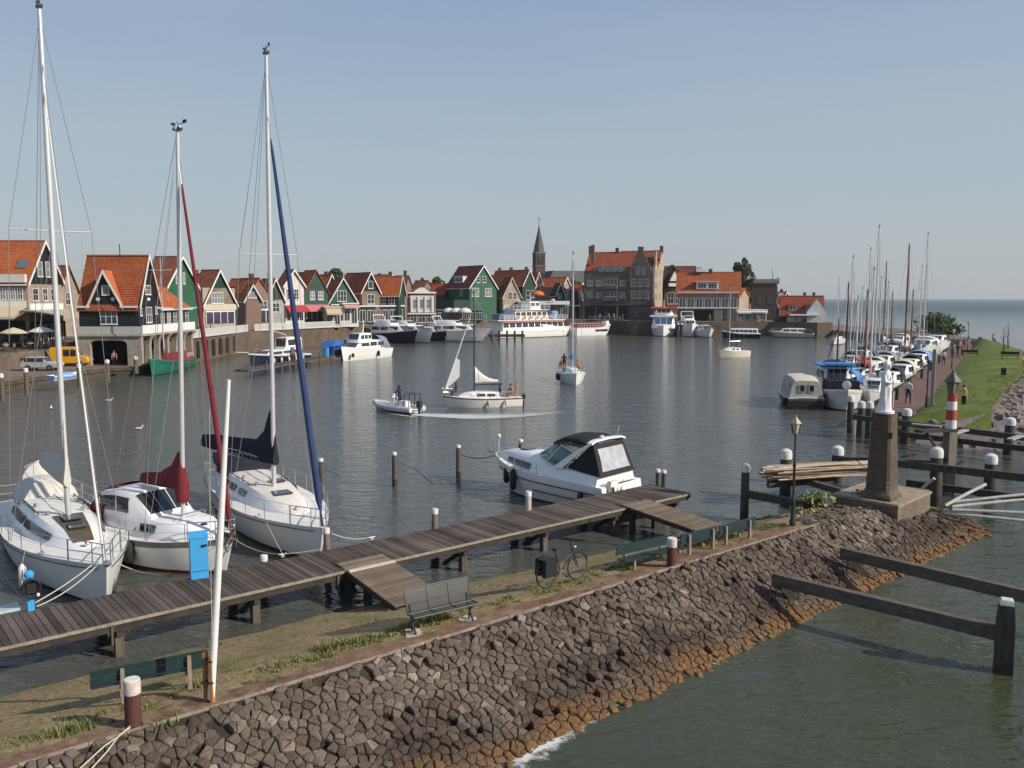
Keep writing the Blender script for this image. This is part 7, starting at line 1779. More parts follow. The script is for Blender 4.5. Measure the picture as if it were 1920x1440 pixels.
# ================================================================ PEOPLE
PM = {}
def person_mesh(pose):
 if pose in PM: return PM[pose]
 V, E, RR, BM = [], [], [], []
 def v(p, r): V.append(p); RR.append(r); return len(V) - 1
 def e(a, b, m): E.append((a, b)); BM.append(m)
 sit = pose == 'sit'; walk = pose == 'walk'; row = pose == 'reach'
 dz = -.42 if sit else 0
 pel = v((0, 0, .95 + dz), (.15, .115)); wai = v((0, -.01, 1.12 + dz), (.135, .10)); che = v((0, -.0 if not row else -.06, 1.34 + dz), (.165, .115)); nek = v((0, -.01 if not row else -.09, 1.50 + dz), (.055, .055)); hea = v((0, -.03 if not row else -.11, 1.60 + dz), (.085, .095)); top = v((0, -.02 if not row else -.1, 1.72 + dz), (.06, .07))
 e(pel, wai, 0); e(wai, che, 1); e(che, nek, 1); e(nek, hea, 2); e(hea, top, 2)
 for s in (-1, 1):
  sh = v((s * .19, 0 if not row else -.05, 1.42 + dz), (.062, .062)); e(che, sh, 1)
  if sit: el = v((s * .24, -.08, 1.17 + dz), (.045, .045)); wr = v((s * .17, -.32, 1.10 + dz), (.03, .03)); fd = Vector((-s * .2, -.95, -.1))
  elif row: el = v((s * .24, -.22, 1.22), (.045, .045)); wr = v((s * .17, -.45, 1.12), (.03, .03)); fd = Vector((0, -.95, -.2))
  else:
   sw = .12 * s if walk else .02
   el = v((s * .245, sw * .5 + .02, 1.14), (.045, .045)); wr = v((s * .25, sw - .06, .90), (.03, .03)); fd = Vector((0, -.15, -1))
  e(sh, el, 1); e(el, wr, 2)
  fd.normalize(); pw = Vector(V[wr]); pa = v(tuple(pw + fd * .07), (.034, .02)); e(wr, pa, 2)
  sd = Vector((0, 1, 0)) if abs(fd.z) > .5 else Vector((1, 0, 0))
  for k, (o, ln) in enumerate(((-.028, .068), (-.010, .082), (.010, .078), (.028, .060))):
   f1 = v(tuple(pw + fd * .115 + sd * o), (.0095, .0095)); f2 = v(tuple(pw + fd * (.115 + ln * .8) + sd * o + Vector((-s * .012, 0, 0))), (.007, .007)); e(pa, f1, 2); e(f1, f2, 2)
  t1 = v(tuple(pw + fd * .075 - sd * .045 * 1), (.011, .011)); t2 = v(tuple(pw + fd * .115 - sd * .06), (.008, .008)); e(pa, t1, 2); e(t1, t2, 2)
  hp = v((s * .095, 0, .90 + dz), (.095, .10)); e(pel, hp, 0)
  if sit: kn = v((s * .12, -.42, .50), (.062, .062)); an = v((s * .12, -.40, .09), (.042, .045)); to = v((s * .13, -.60, .04), (.04, .032))
  elif walk: kn = v((s * .10, -.10 + .08 * s, .50), (.065, .065)); an = v((s * .10, .02 + .24 * s, .09 + (.03 if s > 0 else 0)), (.042, .045)); to = v((s * .10, -.16 + .22 * s, .04), (.04, .03))
  else: kn = v((s * .105, -.02, .50), (.065, .065)); an = v((s * .115, .03, .09), (.042, .045)); to = v((s * .13, -.17, .04), (.04, .03))
  e(hp, kn, 0); e(kn, an, 0); e(an, to, 3)
 me = bpy.data.meshes.new('body'); me.from_pydata(V, E, []); me.update()
 o = bpy.data.objects.new('body', me); COL.objects.link(o)
 sk = o.modifiers.new('skin', 'SKIN'); sk.use_smooth_shade = True; sb = o.modifiers.new('sub', 'SUBSURF'); sb.levels = 1; sb.render_levels = 1
 for i, r in enumerate(RR):
  me.skin_vertices[0].data[i].radius = r
 me.skin_vertices[0].data[0].use_root = True
 dg = bpy.context.evaluated_depsgraph_get(); dg.update()
 m2 = bpy.data.meshes.new_from_object(o.evaluated_get(dg)); m2.name = 'body'
 bpy.data.objects.remove(o)
 segs = [(Vector(V[a]), Vector(V[b]), m, max(RR[a][0], RR[b][0])) for (a, b), m in zip(E, BM)]
 idx = []
 for p in m2.polygons:
  c = p.center; best = (9, 0)
  for a, b, m, r in segs:
   d = b - a; t = max(0, min(1, (c - a).dot(d) / d.length_squared)); dist = (c - a - d * t).length - r
   if dist < best[0]: best = (dist, m)
  idx.append(best[1])
 m2.materials.clear()
 for _ in range(4): m2.materials.append(SKIN)
 m2.polygons.foreach_set('material_index', idx)
 m2.polygons.foreach_set('use_smooth', [True] * len(m2.polygons))
 hb = V[hea]; ht = V[top]
 mb = MB(); mb.ell((ht[0], ht[1] + .015, ht[2] - .045), (.098, .112, .10), 0, 10, 6); hair = mb.build('hair', DARK, None); hm = hair.data; bpy.data.objects.remove(hair)
 fm = []
 for nm_, c_, d_, m_ in (('nose', (0, -.10, .02), (.014, .022, .02), SKIN2), ('eye', (.035, -.088, .05), (.014, .01, .01), DARK), ('eye', (-.035, -.088, .05), (.014, .01, .01), DARK), ('ear', (.092, .01, .02), (.014, .02, .03), SKIN2), ('ear', (-.092, .01, .02), (.014, .02, .03), SKIN2), ('mouth', (0, -.092, -.03), (.028, .01, .008), SKIN2)):
  f_ = MB().ell((c_[0], hb[1] + c_[1], hb[2] + c_[2]), d_, 0, 6, 4).build(nm_, m_, None); fm.append((nm_, f_.data)); bpy.data.objects.remove(f_)
 PM[pose] = (m2, hm, fm)
 return PM[pose]
CLOTH = {}
def cloth(n):
 c = {'white': (.62, .62, .6), 'red': (.42, .03, .03), 'navy': (.015, .02, .06), 'black': (.014, .014, .016), 'blue': (.06, .14, .36), 'pink': (.55, .27, .30), 'grey': (.22, .22, .23), 'beige': (.42, .34, .24), 'yellow': (.60, .42, .10), 'green': (.06, .16, .07), 'brown': (.14, .08, .05), 'bare': (.42, .23, .15), 'light blue': (.28, .40, .52), 'purple': (.16, .08, .20), 'orange': (.55, .17, .03), 'dark': (.022, .022, .026), 'jeans': (.05, .08, .15)}[n]
 return M('cloth_' + n.replace(' ', '_'), c, .85, .2, 6)
HAIR = {'dark': M('hair_dark', (.02, .015, .012), .6, .3), 'fair': M('hair_fair', (.30, .20, .09), .6, .3), 'grey': M('hair_grey', (.30, .29, .28), .6, .2), 'brown': M('hair_brown', (.08, .045, .025), .6, .3)}
USED = set()
def person(label, p, rz, pose='stand', shirt='white', trous='dark', hair='brown', group='people around the harbour', h=1.):
 me, hm, fm = person_mesh(pose)
 n0, k = label, 2
 t = thing('person', label, 'person', tuple(p), rz, group)
 b = bpy.data.objects.new('body', me); COL.objects.link(b); b.parent = t
 mats = [cloth(trous), cloth(shirt), SKIN, DARK]
 for i, m in enumerate(mats): b.material_slots[i].link = 'OBJECT'; b.material_slots[i].material = m
 hh = bpy.data.objects.new('hair', hm); COL.objects.link(hh); hh.parent = t
 hh.material_slots[0].link = 'OBJECT'; hh.material_slots[0].material = HAIR[hair]
 for nm_, d_ in fm: fc = bpy.data.objects.new(nm_, d_); COL.objects.link(fc); fc.parent = b
 if h != 1: t.scale = (h, h, h)
 return t
# ================================================================ BOATS ON THE WATER AND ALONG THE FAR QUAY
def from_px(t, qb, qs, extra=0.):
 b, s = (q if isinstance(q, Vector) else px(*q) for q in (qb, qs)); d = b - s; rz = math.atan2(d.y, d.x); L = d.length + extra
 t.rotation_euler.z = rz; m = (b + s) / 2; t.location = (m.x, m.y, 0)
 return L
def deck_house(par, name, xa, xf, w, z0, z1, rf=.6, ra=.1, mat=None, top=None, spans=4, f0=.35, f1=.8, win=True, front=3, narrow=.8, gm=None):
 st = [(xa - 0, w, w * .93, z0, z1 - .02), (xa + ra, w, w * .92, z0, z1), ((xa + xf) / 2, w, w * .92, z0, z1 + .03), (xf - rf, w * lerp(1, narrow, .6), w * narrow * .92, z0, z1), (xf, w * narrow * .9, w * narrow * .75, z0, z0 + (z1 - z0) * .22)]
 o = house_loft(par, name, st, mat or GEL, top, .2)
 if win:
  L = xf - rf - xa; sp = [(xa + L * (k + .06) / spans + .05, xa + L * (k + .94) / spans) for k in range(spans)]
  side_windows(o, st, sp, f0, f1, gm or GLASS)
 if front: screen(o, st[3], st[4], gm or GLASS, .2, .92, front, 'front_pane', inset=.08)
 return st, o
def mini_rail(par, L, B, sheer, **k): rails(par, sheer, -L / 2 + .3, L / 2 - .6, k.pop('h', .7), step=k.pop('step', 2.), r=k.pop('r', .022), **k)
FARG = 'motor yachts moored along the far quay'
def motor_yacht(label, qb, qs, B, Fm, hullm, fly=True, band=None, grp=FARG, name='motor_yacht', arch=True, up=1.0, canvas=None, bootm=None, sw=.9, rake=1.1, extra=0., cat='motor yacht', gm=None):
 t = thing(name, label, cat, (0, 0, 0), 0, grp); L = from_px(t, qb, qs, extra)
 sh = make_hull(t, L, B, Fm * .85, Fm, Fm * 1.35, [hullm, band or GEL, bootm or BOOT_N], sw=sw, rake=rake, full=2.5, flare=.11, band=.18, boot=.12, ns=11)
 w = B * .40; z0 = Fm * .85
 deck_house(t, 'cabin', -L * .30, L * .30, w, z0, Fm + 1.15 * up, 1.2, .2, spans=3, f0=.42, f1=.82, narrow=.7, gm=gm)
 if fly:
  z1 = Fm + 1.15 * up
  deck_house(t, 'flybridge', -L * .26, L * .06, w * .82, z1, z1 + .75 * up, .6, .1, spans=1, win=False, front=3, narrow=.85)
  if arch:
   mb = MB()
   for sg in (-1, 1): mb.tube([(-L * .22, sg * w * .85, z1), (-L * .28, sg * w * .8, z1 + 1.5 * up)], .07, 6)
   mb.tube([(-L * .28, -w * .8, z1 + 1.5 * up), (-L * .28, w * .8, z1 + 1.5 * up)], .07, 6); mb.build('radar_arch', GEL, t)
 if canvas:
  mb = MB(); mb.loft([[(x, w * 1.05 * cos(a), z0 + hh * max(0, sin(a)) ** .5) for a in (pi * j / 10 for j in range(11))] for x, hh in ((-L * .28, 1.6 * up), (-L * .40, 1.5 * up), (-L * .47, .5))], 0, False, False); mb.build('aft_canopy', canvas, t)
 mini_rail(t, L, B, sh, h=.6)
 t['L'] = L
 return t, sh
def yb(label, bow, hdg, L, B, Fm, hullm, **k):
 b = px(*bow); h = R(hdg); s = b - Vector((cos(h), sin(h), 0)) * L
 return motor_yacht(label, b, s, B, Fm, hullm, **k)
HN = M('hull_navy', (.012, .015, .03), .25, .2); HK = M('hull_black', (.012, .012, .014), .25, .2)
yb('navy hulled motor yacht moored between the white trawler and the white yachts', (784, 645), -38, 14, 4.4, 2.1, HN, band=WHITE, up=1.25)
yb('white motor yacht right beside the navy hulled one, with flybridge', (812, 643), -42, 14, 4.3, 2.0, GEL, up=1.15)
yb('low black hulled sports yacht between two white motor yachts', (840, 640), -42, 12, 4.0, 1.7, HK, fly=False, band=WHITE)
yb('cream white motor yacht right of the black hulled sports yacht', (866, 639), -46, 12, 4.0, 1.8, CREAM, fly=False, canvas=NAVY)
yb('big white sports yacht pointing right, just left of the passenger ferry', (922, 641), -28, 17, 4.8, 2.1, GEL, rake=2.4, up=1.1)
yb('white flybridge yacht behind, left of the navy hulled yacht', (742, 636), -40, 12, 4.2, 1.9, GEL, up=1.2)
yb('white yacht squeezed between trawler and navy hulled yacht, with blue canopy', (727, 642), -50, 10, 3.6, 1.5, GEL, fly=False, canvas=BLUEC)
yb('white sports cruiser with black canopy behind the big sports yacht', (893, 634), -50, 11, 3.9, 1.7, GEL, fly=False, canvas=BLACKC)
tr, sh = motor_yacht('white trawler yacht with wheelhouse and round fender near the left jetty', (640, 678), (722, 668), 3.4, 1.55, GEL, fly=False, grp='motor yachts beside the left jetty', rake=.5, sw=.85, bootm=GEL)
L = tr['L']
deck_house(tr, 'wheelhouse', -L * .02, L * .24, 1.2, 2.4, 3.75, .35, .1, spans=3, f0=.4, f1=.8, narrow=.85)
mb = MB(); mb.tube([(L * .02, 0, 3.7), (L * .0, 0, 5.6)], [.10, .04], 7); mb.tube([(L * .0, -.6, 4.9), (L * .0, .6, 4.9)], .03, 6); mb.build('signal_mast', GEL, tr)
mb = MB(); mb.loft([[(x, 1.35 * cos(a), 1.5 + hh * max(0, sin(a)) ** .5) for a in (pi * j / 10 for j in range(11))] for x, hh in ((-L * .2, 1.9), (-L * .38, 1.7), (-L * .45, .4))], 0, False, False); mb.build('aft_canopy', M('canopy_grey_blue', (.20, .22, .30), .5, .25), tr)
fender(tr, (-L * .10, 1.72, .75), .2, .7, RUBBER); fender(tr, (L * .38, 1.0, .8), .2, .5, RUBBER)
wb_, sh = motor_yacht('dark blue workboat with white wheelhouse moored at the left jetty', (466, 690), (566, 678), 3.6, 1.35, M('hull_work_navy', (.014, .02, .05), .5, .3), fly=False, grp='motor yachts beside the left jetty', band=WHITE, rake=.6, arch=False, up=.55)
L = wb_['L']
deck_house(wb_, 'wheelhouse', -L * .36, -L * .08, 1.2, 1.6, 3.5, .3, .1, spans=2, f0=.45, f1=.85)
mb = MB(); mb.tube([(L * .1, 0, 1.6), (L * .1, 0, 5.2)], [.09, .05], 7); mb.tube([(L * .1, 0, 4.6), (-L * .2, 0, 3.8)], .04, 6); mb.build('derrick', WHITE, wb_)
for k in range(5): fender(wb_, (L * (-.3 + .14 * k), 1.80, .75), .16, .55, M('fender_white', (.62, .60, .56)))
mb = MB(); mb.tube([(L * .5, 0, 1.9), (L * .5 + 2.2, 0, 2.1)], .04, 6); mb.build('bowsprit', WHITE, wb_)
gb = thing('wooden_boat', 'green wooden fishing barge with a dark red deck load beside the black house', 'fishing boat', (0, 0, 0)); L = from_px(gb, (283, 706), (352, 684), .5)
sh = make_hull(gb, L, 3.2, 1.0, 1.1, 2.0, [M('hull_green', (.015, .14, .095), .45, .25, 2), M('green_rail', (.02, .20, .13), .45), BOOT_B], sw=.7, rake=.6, full=2.6, flare=.10, bulwark=.3, deckmat=TEAK)
mb = MB(); mb.box((-L * .22, 0, 1.5), (L * .42, 2.1, 1.0), tp=(.95, .9)); mb.build('deckhouse', M('red_tarp', (.26, .035, .05), .8, .35, 2, bump=.4), gb)
mb = MB();
for k in range(4): mb.box((-L * .38 + k * .9, 1.10, 1.6), (.6, .06, .5))
mb.build('side_panels', M('grey_panel', (.35, .30, .30), .8, .3), gb)
for k in range(2):
 mb = MB(); mb.box((L * .34, .86 + .0 * k if k == 0 else -.86, 1.52), (.9, .03, .18), rz=-.27 if k == 0 else .27); mb.build('name_board', WHITE, gb)
mb = MB(); mb.tube([(L * .08, 0, 1.0), (L * .07, 0, 4.6)], [.09, .05], 7); mb.build('stub_mast', VARN, gb)
db = thing('dinghy', 'small white and light blue dinghy drawn up on the quay edge by the yellow van', 'dinghy', (0, 0, 0)); b_ = px(122, 712, 1.0)
sh = make_hull(db, 3.2, 1.4, .45, .45, .6, [M('dinghy_blue', (.20, .38, .62), .4), WHITE, WHITE], sw=.75, rake=.2, draft=.05, boot=.03, bulwark=.2, ns=9)
db.location = (b_.x, b_.y, 1.06); db.rotation_euler.z = R(70)
mb = MB(); mb.box((0, 0, .5), (1.2, 1.0, .3), tp=(.9, .85)); mb.build('blue_cover', M('cover_light_blue', (.15, .32, .60), .7, .2), db)
a, b = px(452, 694, .75), px(650, 662, .75); d = b - a; rz = math.atan2(d.y, d.x); L = d.length
lj = thing('jetty', 'narrow wooden jetty at left where the dark workboat and white trawler lie', 'jetty', (a.x, a.y, 0), rz)
planked('deck', 0, L, -.9, .9, .3, .8, PLANK, lj, seed=6)
mb = MB(); mb.box((L / 2, -.86, .62), (L, .1, .2)); mb.box((L / 2, .86, .62), (L, .1, .2)); mb.box((0, 0, .62), (.1, 1.6, .2)); mb.build('edge_beam', GREYW, lj)
for k in range(9):
 mb = MB(); mb.lathe([(.13, -.5), (.12, 1.5 if k % 2 else .75)], 8, 0, (.4 + k * (L - .8) / 8, -.95, 0)); mb.build('pile', PILEW, lj)
p = px(612, 668, .8)
t = thing('power_box', 'small light blue service box on the left jetty near the white trawler', 'power box', tuple(p), rz); MB().box((0, 0, .55), (.6, .5, 1.1)).build('cabinet', BLU, t); MB().box((0, 0, 1.13), (.7, .6, .1)).build('roof', BLU, t)
t = thing('tarpaulin_stall', 'blue tarpaulin covered stall on the left jetty beside the white trawler', 'stall', tuple(wpt(lj, (L * .86, .05, .8))), rz)
mb = MB(); mb.box((0, 0, .55), (4.6, 1.5, 1.1)); mb.build('covered_base', M('tarp_blue', (.025, .06, .22), .7, .3, 2, bump=.4), t); mb = MB(); mb.prism([(-2.5, 1.25), (2.5, 1.25), (1.9, 2.0), (-1.9, 2.0)], -.9, .9); mb.build('tarpaulin', M('tarp_bright_blue', (.04, .12, .36), .7, .3, 2), t)
fe = thing('passenger_ferry', 'large white two decked passenger ferry with rows of windows, bow to the right', 'ferry', (0, 0, 0), 0, 'excursion boats at the far quay'); L = from_px(fe, (1070, 629), (926, 634), .5)
DG = glass('ferry_glass', (.04, .045, .055), .1)
sh = make_hull(fe, L, 5.6, 1.5, 1.5, 2.3, [GEL, GEL, BOOT_N], sw=.9, rake=1.2, full=3.2, flare=.05, bulwark=.15, ns=13)
deck_house(fe, 'saloon', -L * .46, L * .36, 2.5, 1.3, 3.7, 1.0, .1, spans=10, f0=.42, f1=.86, narrow=.75, gm=DG)
mb = MB(); mb.box((-L * .10, 0, 3.86), (L * .84, 5.3, .16)); mb.build('upper_deck', GEL, fe)
mb = MB(); mb.box((-L * .08, -2.70, 3.55), (L * .76, .05, .3)); mb.box((-L * .08, 2.70, 3.55), (L * .76, .05, .3)); mb.build('red_band', M('ferry_pink_band', (.50, .18, .16), .5, .3), fe)
deck_house(fe, 'upper_saloon', -L * .30, L * .14, 2.2, 3.94, 6.0, .9, .6, spans=6, f0=.4, f1=.82, narrow=.85, gm=DG)
mb = MB(); mb.box((-L * .10, 0, 6.12), (L * .42, 4.8, .14)); mb.build('top_deck', GEL, fe)
deck_house(fe, 'bridge', -L * .10, L * .05, 1.7, 6.19, 7.9, .6, .4, spans=2, f0=.45, f1=.85, narrow=.85, gm=DG)
for z_, x0, x1, w_ in ((3.94, -L * .50, L * .34, 2.55), (6.19, -L * .29, L * .12, 2.3)):
 for sy in (-1, 1):
  mb = MB(); n = int((x1 - x0) / 1.2)
  for k in range(n + 1): mb.box((lerp(x0, x1, k / n), sy * w_, z_ + .5), (.06, .06, 1.0))
  for f in (.35, .7, 1.0): mb.box(((x0 + x1) / 2, sy * w_, z_ + f), (x1 - x0, .05, .05))
  mb.build('deck_rail', WHITE, fe)
mb = MB(); mb.box((-L * .40, 0, 5.2), (L * .16, 4.6, .12)); mb.box((-L * .38, 0, 4.6), (L * .12, 4.2, 1.2)); mb.build('aft_awning', M('ferry_blue_panels', (.20, .24, .36), .6, .25), fe)
mb = MB(); mb.box((L * .22, 0, 4.9), (L * .06, 3.0, 1.9)); mb.build('stair_cover', M('panel_light_blue', (.22, .34, .55), .6, .2), fe)
mb = MB(); mb.tube([(-L * .04, 0, 7.9), (-L * .05, 0, 10.2)], [.1, .05], 7); mb.tube([(-L * .05, -1, 9.2), (-L * .05, 1, 9.2)], .04, 6); mb.build('mast', WHITE, fe)
for k in range(6):
 mb = MB(); mb.lathe([(.28, -.06), (.36, 0), (.28, .06)], 14); o = mb.build('lifebuoy', M('buoy_orange', (.60, .20, .10), .6), fe, loc=(-L * .28 + k * L * .08, -2.66, 4.5)); o.rotation_euler.x = R(90)
tb = thing('tour_boat', 'small white open decked tour boat with rows of red seats', 'tour boat', (0, 0, 0), 0, 'excursion boats at the far quay'); L = from_px(tb, (1144, 627.5), (1076, 629.5), .4)
sh = make_hull(tb, L, 4.0, 1.9, 1.9, 2.6, [GEL, WHITE, GEL], sw=.8, rake=1.2, full=2.8, flare=.06, bulwark=.1)
st = [(x, sheer_at(sh, x)[0] * .985, sheer_at(sh, x)[0] * .985, .3, 1.9) for x in (-L * .3, 0, L * .2, L * .36)]
side_windows(tb, st, [(-L * .05 + k * L * .055, -L * .05 + k * L * .055 + L * .043) for k in range(7)], .42, .72, GLASS, name='cabin_window')
mb = MB()
for k in range(9): mb.box((-L * .40 + k * L * .075, 0, 2.25), (.12, 3.0, .75)); mb.box((-L * .40 + k * L * .075 + .3, 0, 2.05), (.5, 3.0, .12))
mb.build('seats', M('seat_red', (.42, .09, .08), .7, .25), tb)
for sy in (-1, 1):
 mb = MB(); pts_ = [Vector((x, sy * (sheer_at(sh, x)[0] - .08), sheer_at(sh, x)[1])) for x in (-L * .48 + k * L * .075 for k in range(12))]
 for p in pts_: mb.tube([p, p + Vector((0, 0, .9))], .03, 5)
 for f in (.45, .9): mb.tube([p + Vector((0, 0, f)) for p in pts_], .025, 5)
 mb.build('deck_rail', WHITE, tb)
mb = MB(); mb.box((L * .36, 0, 2.8), (1.0, 1.5, 1.1), tp=(.8, .9)); mb.build('bow_console', GEL, tb)
rf_ = thing('tour_boat', 'white round fronted tour boat with red upper deck facing the camera', 'tour boat', (0, 0, 0), 0, 'excursion boats at the far quay')
b = px(1236, 631); rf_.location = (b.x + 3, b.y + 11.5, 0); rf_.rotation_euler.z = math.atan2(-1, -.18); L = 24.
sh = make_hull(rf_, L, 6.6, 1.8, 1.9, 2.6, [GEL, GEL, BOOT_N], sw=.9, rake=.5, full=4.5, flare=.05)
deck_house(rf_, 'saloon', -L * .45, L * .44, 3.1, 1.8, 4.4, .9, .1, spans=8, f0=.35, f1=.85, narrow=.8, front=3, gm=glass('blue_tint_glass', (.05, .10, .17), .08))
mb = MB(); mb.box((0, 0, 4.6), (L * .82, 6.2, .35)); mb.build('upper_deck', GEL, rf_)
deck_house(rf_, 'wheelhouse', L * .12, L * .30, 2.4, 4.78, 6.3, .3, .1, spans=1, f0=.3, f1=.85, front=3, gm=DG)
mb = MB(); mb.box((L * .0, 0, 6.45), (L * .66, 6.0, .3));
mb.build('red_roof', M('roof_red', (.50, .05, .04), .6, .2), rf_)
for k in range(5):
 mb = MB(); mb.box((-L * .28 + k * L * .1, 2.7, 5.5), (.12, .12, 1.7)); mb.box((-L * .28 + k * L * .1, -2.7, 5.5), (.12, .12, 1.7)); mb.build('roof_post', M('roof_red', (.5, .05, .04)), rf_)
for sy in (-1, 1):
 mb = MB(); mb.tube([(-L * .4, sy * 2.9, 5.7), (L * .28, sy * 2.9, 5.7)], .05, 6); mb.tube([(-L * .4, sy * 2.9, 5.25), (L * .28, sy * 2.9, 5.25)], .04, 6); mb.build('deck_rail', WHITE, rf_)
for x_ in (-L * .1, L * .33): mb = MB(); mb.tube([(x_, 0, 6.4), (x_, 0, 8.3)], [.12, .06], 7); mb.build('mast', M('mast_yellow', (.6, .45, .2), .6), rf_)
yb('white motor yacht with dark window band right of the red topped tour boat', (1298, 632), -92, 10, 4.2, 2.3, GEL, up=1.25)
yb('slim white motor boat tucked between the red topped tour boat and white yacht', (1280, 631), -95, 9, 3.0, 1.8, GEL, fly=False, up=1.3)
yb('small white motor cruiser furthest right of the white motor boats, by the pale shop', (1333, 633), -80, 8, 3.8, 1.5, GEL, fly=False, canvas=BLACKC)
bg_ = thing('barge', 'long low dark barge with pale cabin moored left of the grey white cruiser', 'barge', (0, 0, 0)); L = from_px(bg_, (1354, 633), (1424, 634), .5)
sh = make_hull(bg_, L, 3.8, 1.0, 1.0, 1.6, [M('hull_blueblack', (.015, .02, .035), .4, .3), GEL, BOOT_B], sw=.85, rake=.4, full=3.2)
st, o = deck_house(bg_, 'cabin', -L * .42, L * .28, 1.4, .9, 2.1, .3, .1, GEL, spans=6, f0=.35, f1=.75)
mb = MB(); mb.tube([(L * .32, 0, 1), (L * .32, 0, 6)], [.09, .05], 7); mb.build('mast', VARN, bg_)
motor_yacht('long low grey white cruiser in front of the white walled building', (1440, 632), (1526, 633), 3.6, 1.1, M('hull_greyish', (.50, .50, .46), .4, .15), fly=False, canvas=NAVY, up=.8, rake=1.6)
t = thing('floating_pontoon', 'dark timber pontoon with piles left of the passenger ferry', 'pontoon', (px(922, 638).x, px(922, 638).y, 0), R(5)); MB().box((3.2, 1.5, .9), (7.5, 3, .5)).build('deck', DARKW, t)
for k in range(5): MB().lathe([(.22, -.6), (.2, 2.0)], 8, 0, (k * 1.6, .1, 0)).build('pile', DARKW, t)
for k, x in enumerate((1270, 1277)):
 o = pile_px(('left', 'right')[k] + ' dark pile standing between the red topped tour boat and white yacht', x, 606, 632, 6, cap=.3, mat=DARKW)
def sail_boat(label, L, B, mast_top_z, hullm, pos, rz, covm=None, mastm=None, cabm=None, boot=None, name='sailing_yacht', group='boats along the right hand promenade', furl=None, dodger=None, bandm=None, F=.95, mx=None, mr=.07, boomz=None, detail=True, wire=.014):
 t = thing(name, label, 'sailing boat', (pos[0], pos[1], 0), rz, group)
 sh = make_hull(t, L, B, F * .92, F * .95, F * 1.25, [hullm, bandm or WHITE, boot or BOOT_N], sw=.62, rake=.5, full=2.1, flare=.10, ns=11)
 mx = L * .08 if mx is None else mx
 cab = [(mx - L * .30, B * .30, B * .26, F * .9, F + .42), (mx, B * .30, B * .24, F * .9, F + .5), (mx + L * .14, B * .2, B * .13, F * .95, F + .36), (mx + L * .2, B * .1, B * .06, F, F + .18)]
 c = house_loft(t, 'coachroof', cab, cabm or GEL, None, .35); side_windows(c, cab, [(mx - L * .25, mx - L * .15), (mx - L * .12, mx - L * .02)], .35, .75)
 rig(t, sh, mx, F + .4, mast_top_z - F - .4, boomz or F + 1.35, L * .36, covm, 1.0, mr, ((.55, B * .26),), furl, .09, .95, wire=wire, wires_n=1, mast_mat=mastm, vane=True)
 if dodger: sprayhood(t, mx - L * .34, B * .28, F + .35, .9, .6, dodger)
 rails(t, sh, -L / 2 + .6, L / 2 - 1.0, .55, step=1.6, r=.02); pulpit(t, sh, .6, 1.0, r=.022)
 return t, sh, mx
b, s = px(837, 764), px(970, 760); d = b - s; rz = math.atan2(d.y, d.x); mloc = (b + s) / 2
L = d.length + .6
sb, sh, mx = sail_boat('white sloop with varnished trim, half lowered sails and crew in mid harbour', L, 2.1, zat(548, mloc.y), GEL, mloc, rz, None, M('mast_black', (.02, .02, .022), .5), GEL, GEL, bandm=VARN, group=None, F=.75, mx=L * .10, mr=.055, boomz=1.75)
for o in list(sb.children):
 if o.name.startswith('forestay'): pass
TOPF = Vector((mx, 0, zat(575, mloc.y))); FS = Vector((L / 2 - .05, 0, 1.0))
SAILW = M('sailcloth', (.68, .67, .64), .8, .06, 2, bump=.2)
mb = MB(); q = [FS + (TOPF - FS) * .06, FS + (TOPF - FS) * .42, FS + (TOPF - FS) * .40 + Vector((-.35, .05, -.05)), FS + (TOPF - FS) * .22 + Vector((-.75, .12, -.1)), FS + (TOPF - FS) * .12 + Vector((-.35, .05, 0))]
mb.add(q + [v + Vector((0, .02, 0)) for v in q], [(0, 1, 2, 3, 4), (9, 8, 7, 6, 5)]); mb.tube([FS + (TOPF - FS) * .05, FS + (TOPF - FS) * .5, FS + (TOPF - FS) * .92], [.06, .05, .03], 7); mb.build('lowered_jib', SAILW, sb)
mb = MB(); mb.loft([[(mx - .05 - f * 1.9, .10 * cos(a) * (1 - .3 * f), 1.9 + (.75 * (1 - f) ** 2.2 + .16) * (1 + sin(a)) * .75) for a in (2 * pi * k / 10 for k in range(10))] for f in (0, .15, .35, .6, .85, 1.0)]); mb.build('lowered_mainsail', SAILW, sb, sharp=70)
mb = MB(); mb.ell((-L * .5 - .25, 0, .75), (.16, .12, .22)); mb.box((-L * .5 - .2, 0, .3), (.12, .12, .7)); mb.build('outboard', DARK, sb)
for x_ in (-L * .05, -L * .27): fender(sb, (x_, -1.0 if False else (1.0 if True else 0), .35), .09, .4, CREAMC)
fender(sb, (-L * .05, -1.02, .38), .1, .42, CREAMC); fender(sb, (-L * .27, -.95, .38), .1, .42, CREAMC)
CG = 'crew of the boats under way'
person('person in dark jacket crouched on the foredeck of the sloop with lowered sails', wpt(sb, (L * .33, 0, .82)), rz + R(60), 'sit', 'dark', 'dark', 'dark', CG, .85)
person('person in navy top sitting low in the sloop cockpit', wpt(sb, (-L * .22, .15, .55)), rz - R(90), 'sit', 'navy', 'grey', 'dark', CG, .9)
person('bare chested person standing at the stern of the sloop with lowered sails', wpt(sb, (-L * .37, 0, .45)), rz + R(120), 'sit', 'bare', 'brown', 'brown', CG, 1.)
person('bare armed person leaning over the sloop stern behind the bare chested one', wpt(sb, (-L * .44, -.1, .5)), rz - R(120), 'reach', 'orange', 'bare', 'fair', CG, .78)
b, s = px(703, 768), px(783, 776); d = b - s; rz = math.atan2(d.y, d.x); mloc = (b + s) / 2; L = d.length
rb = thing('inflatable_boat', 'white motor dinghy with black roll bar speeding left with one standing helmsman', 'dinghy', (mloc.x, mloc.y, 0), rz)
mb = MB()
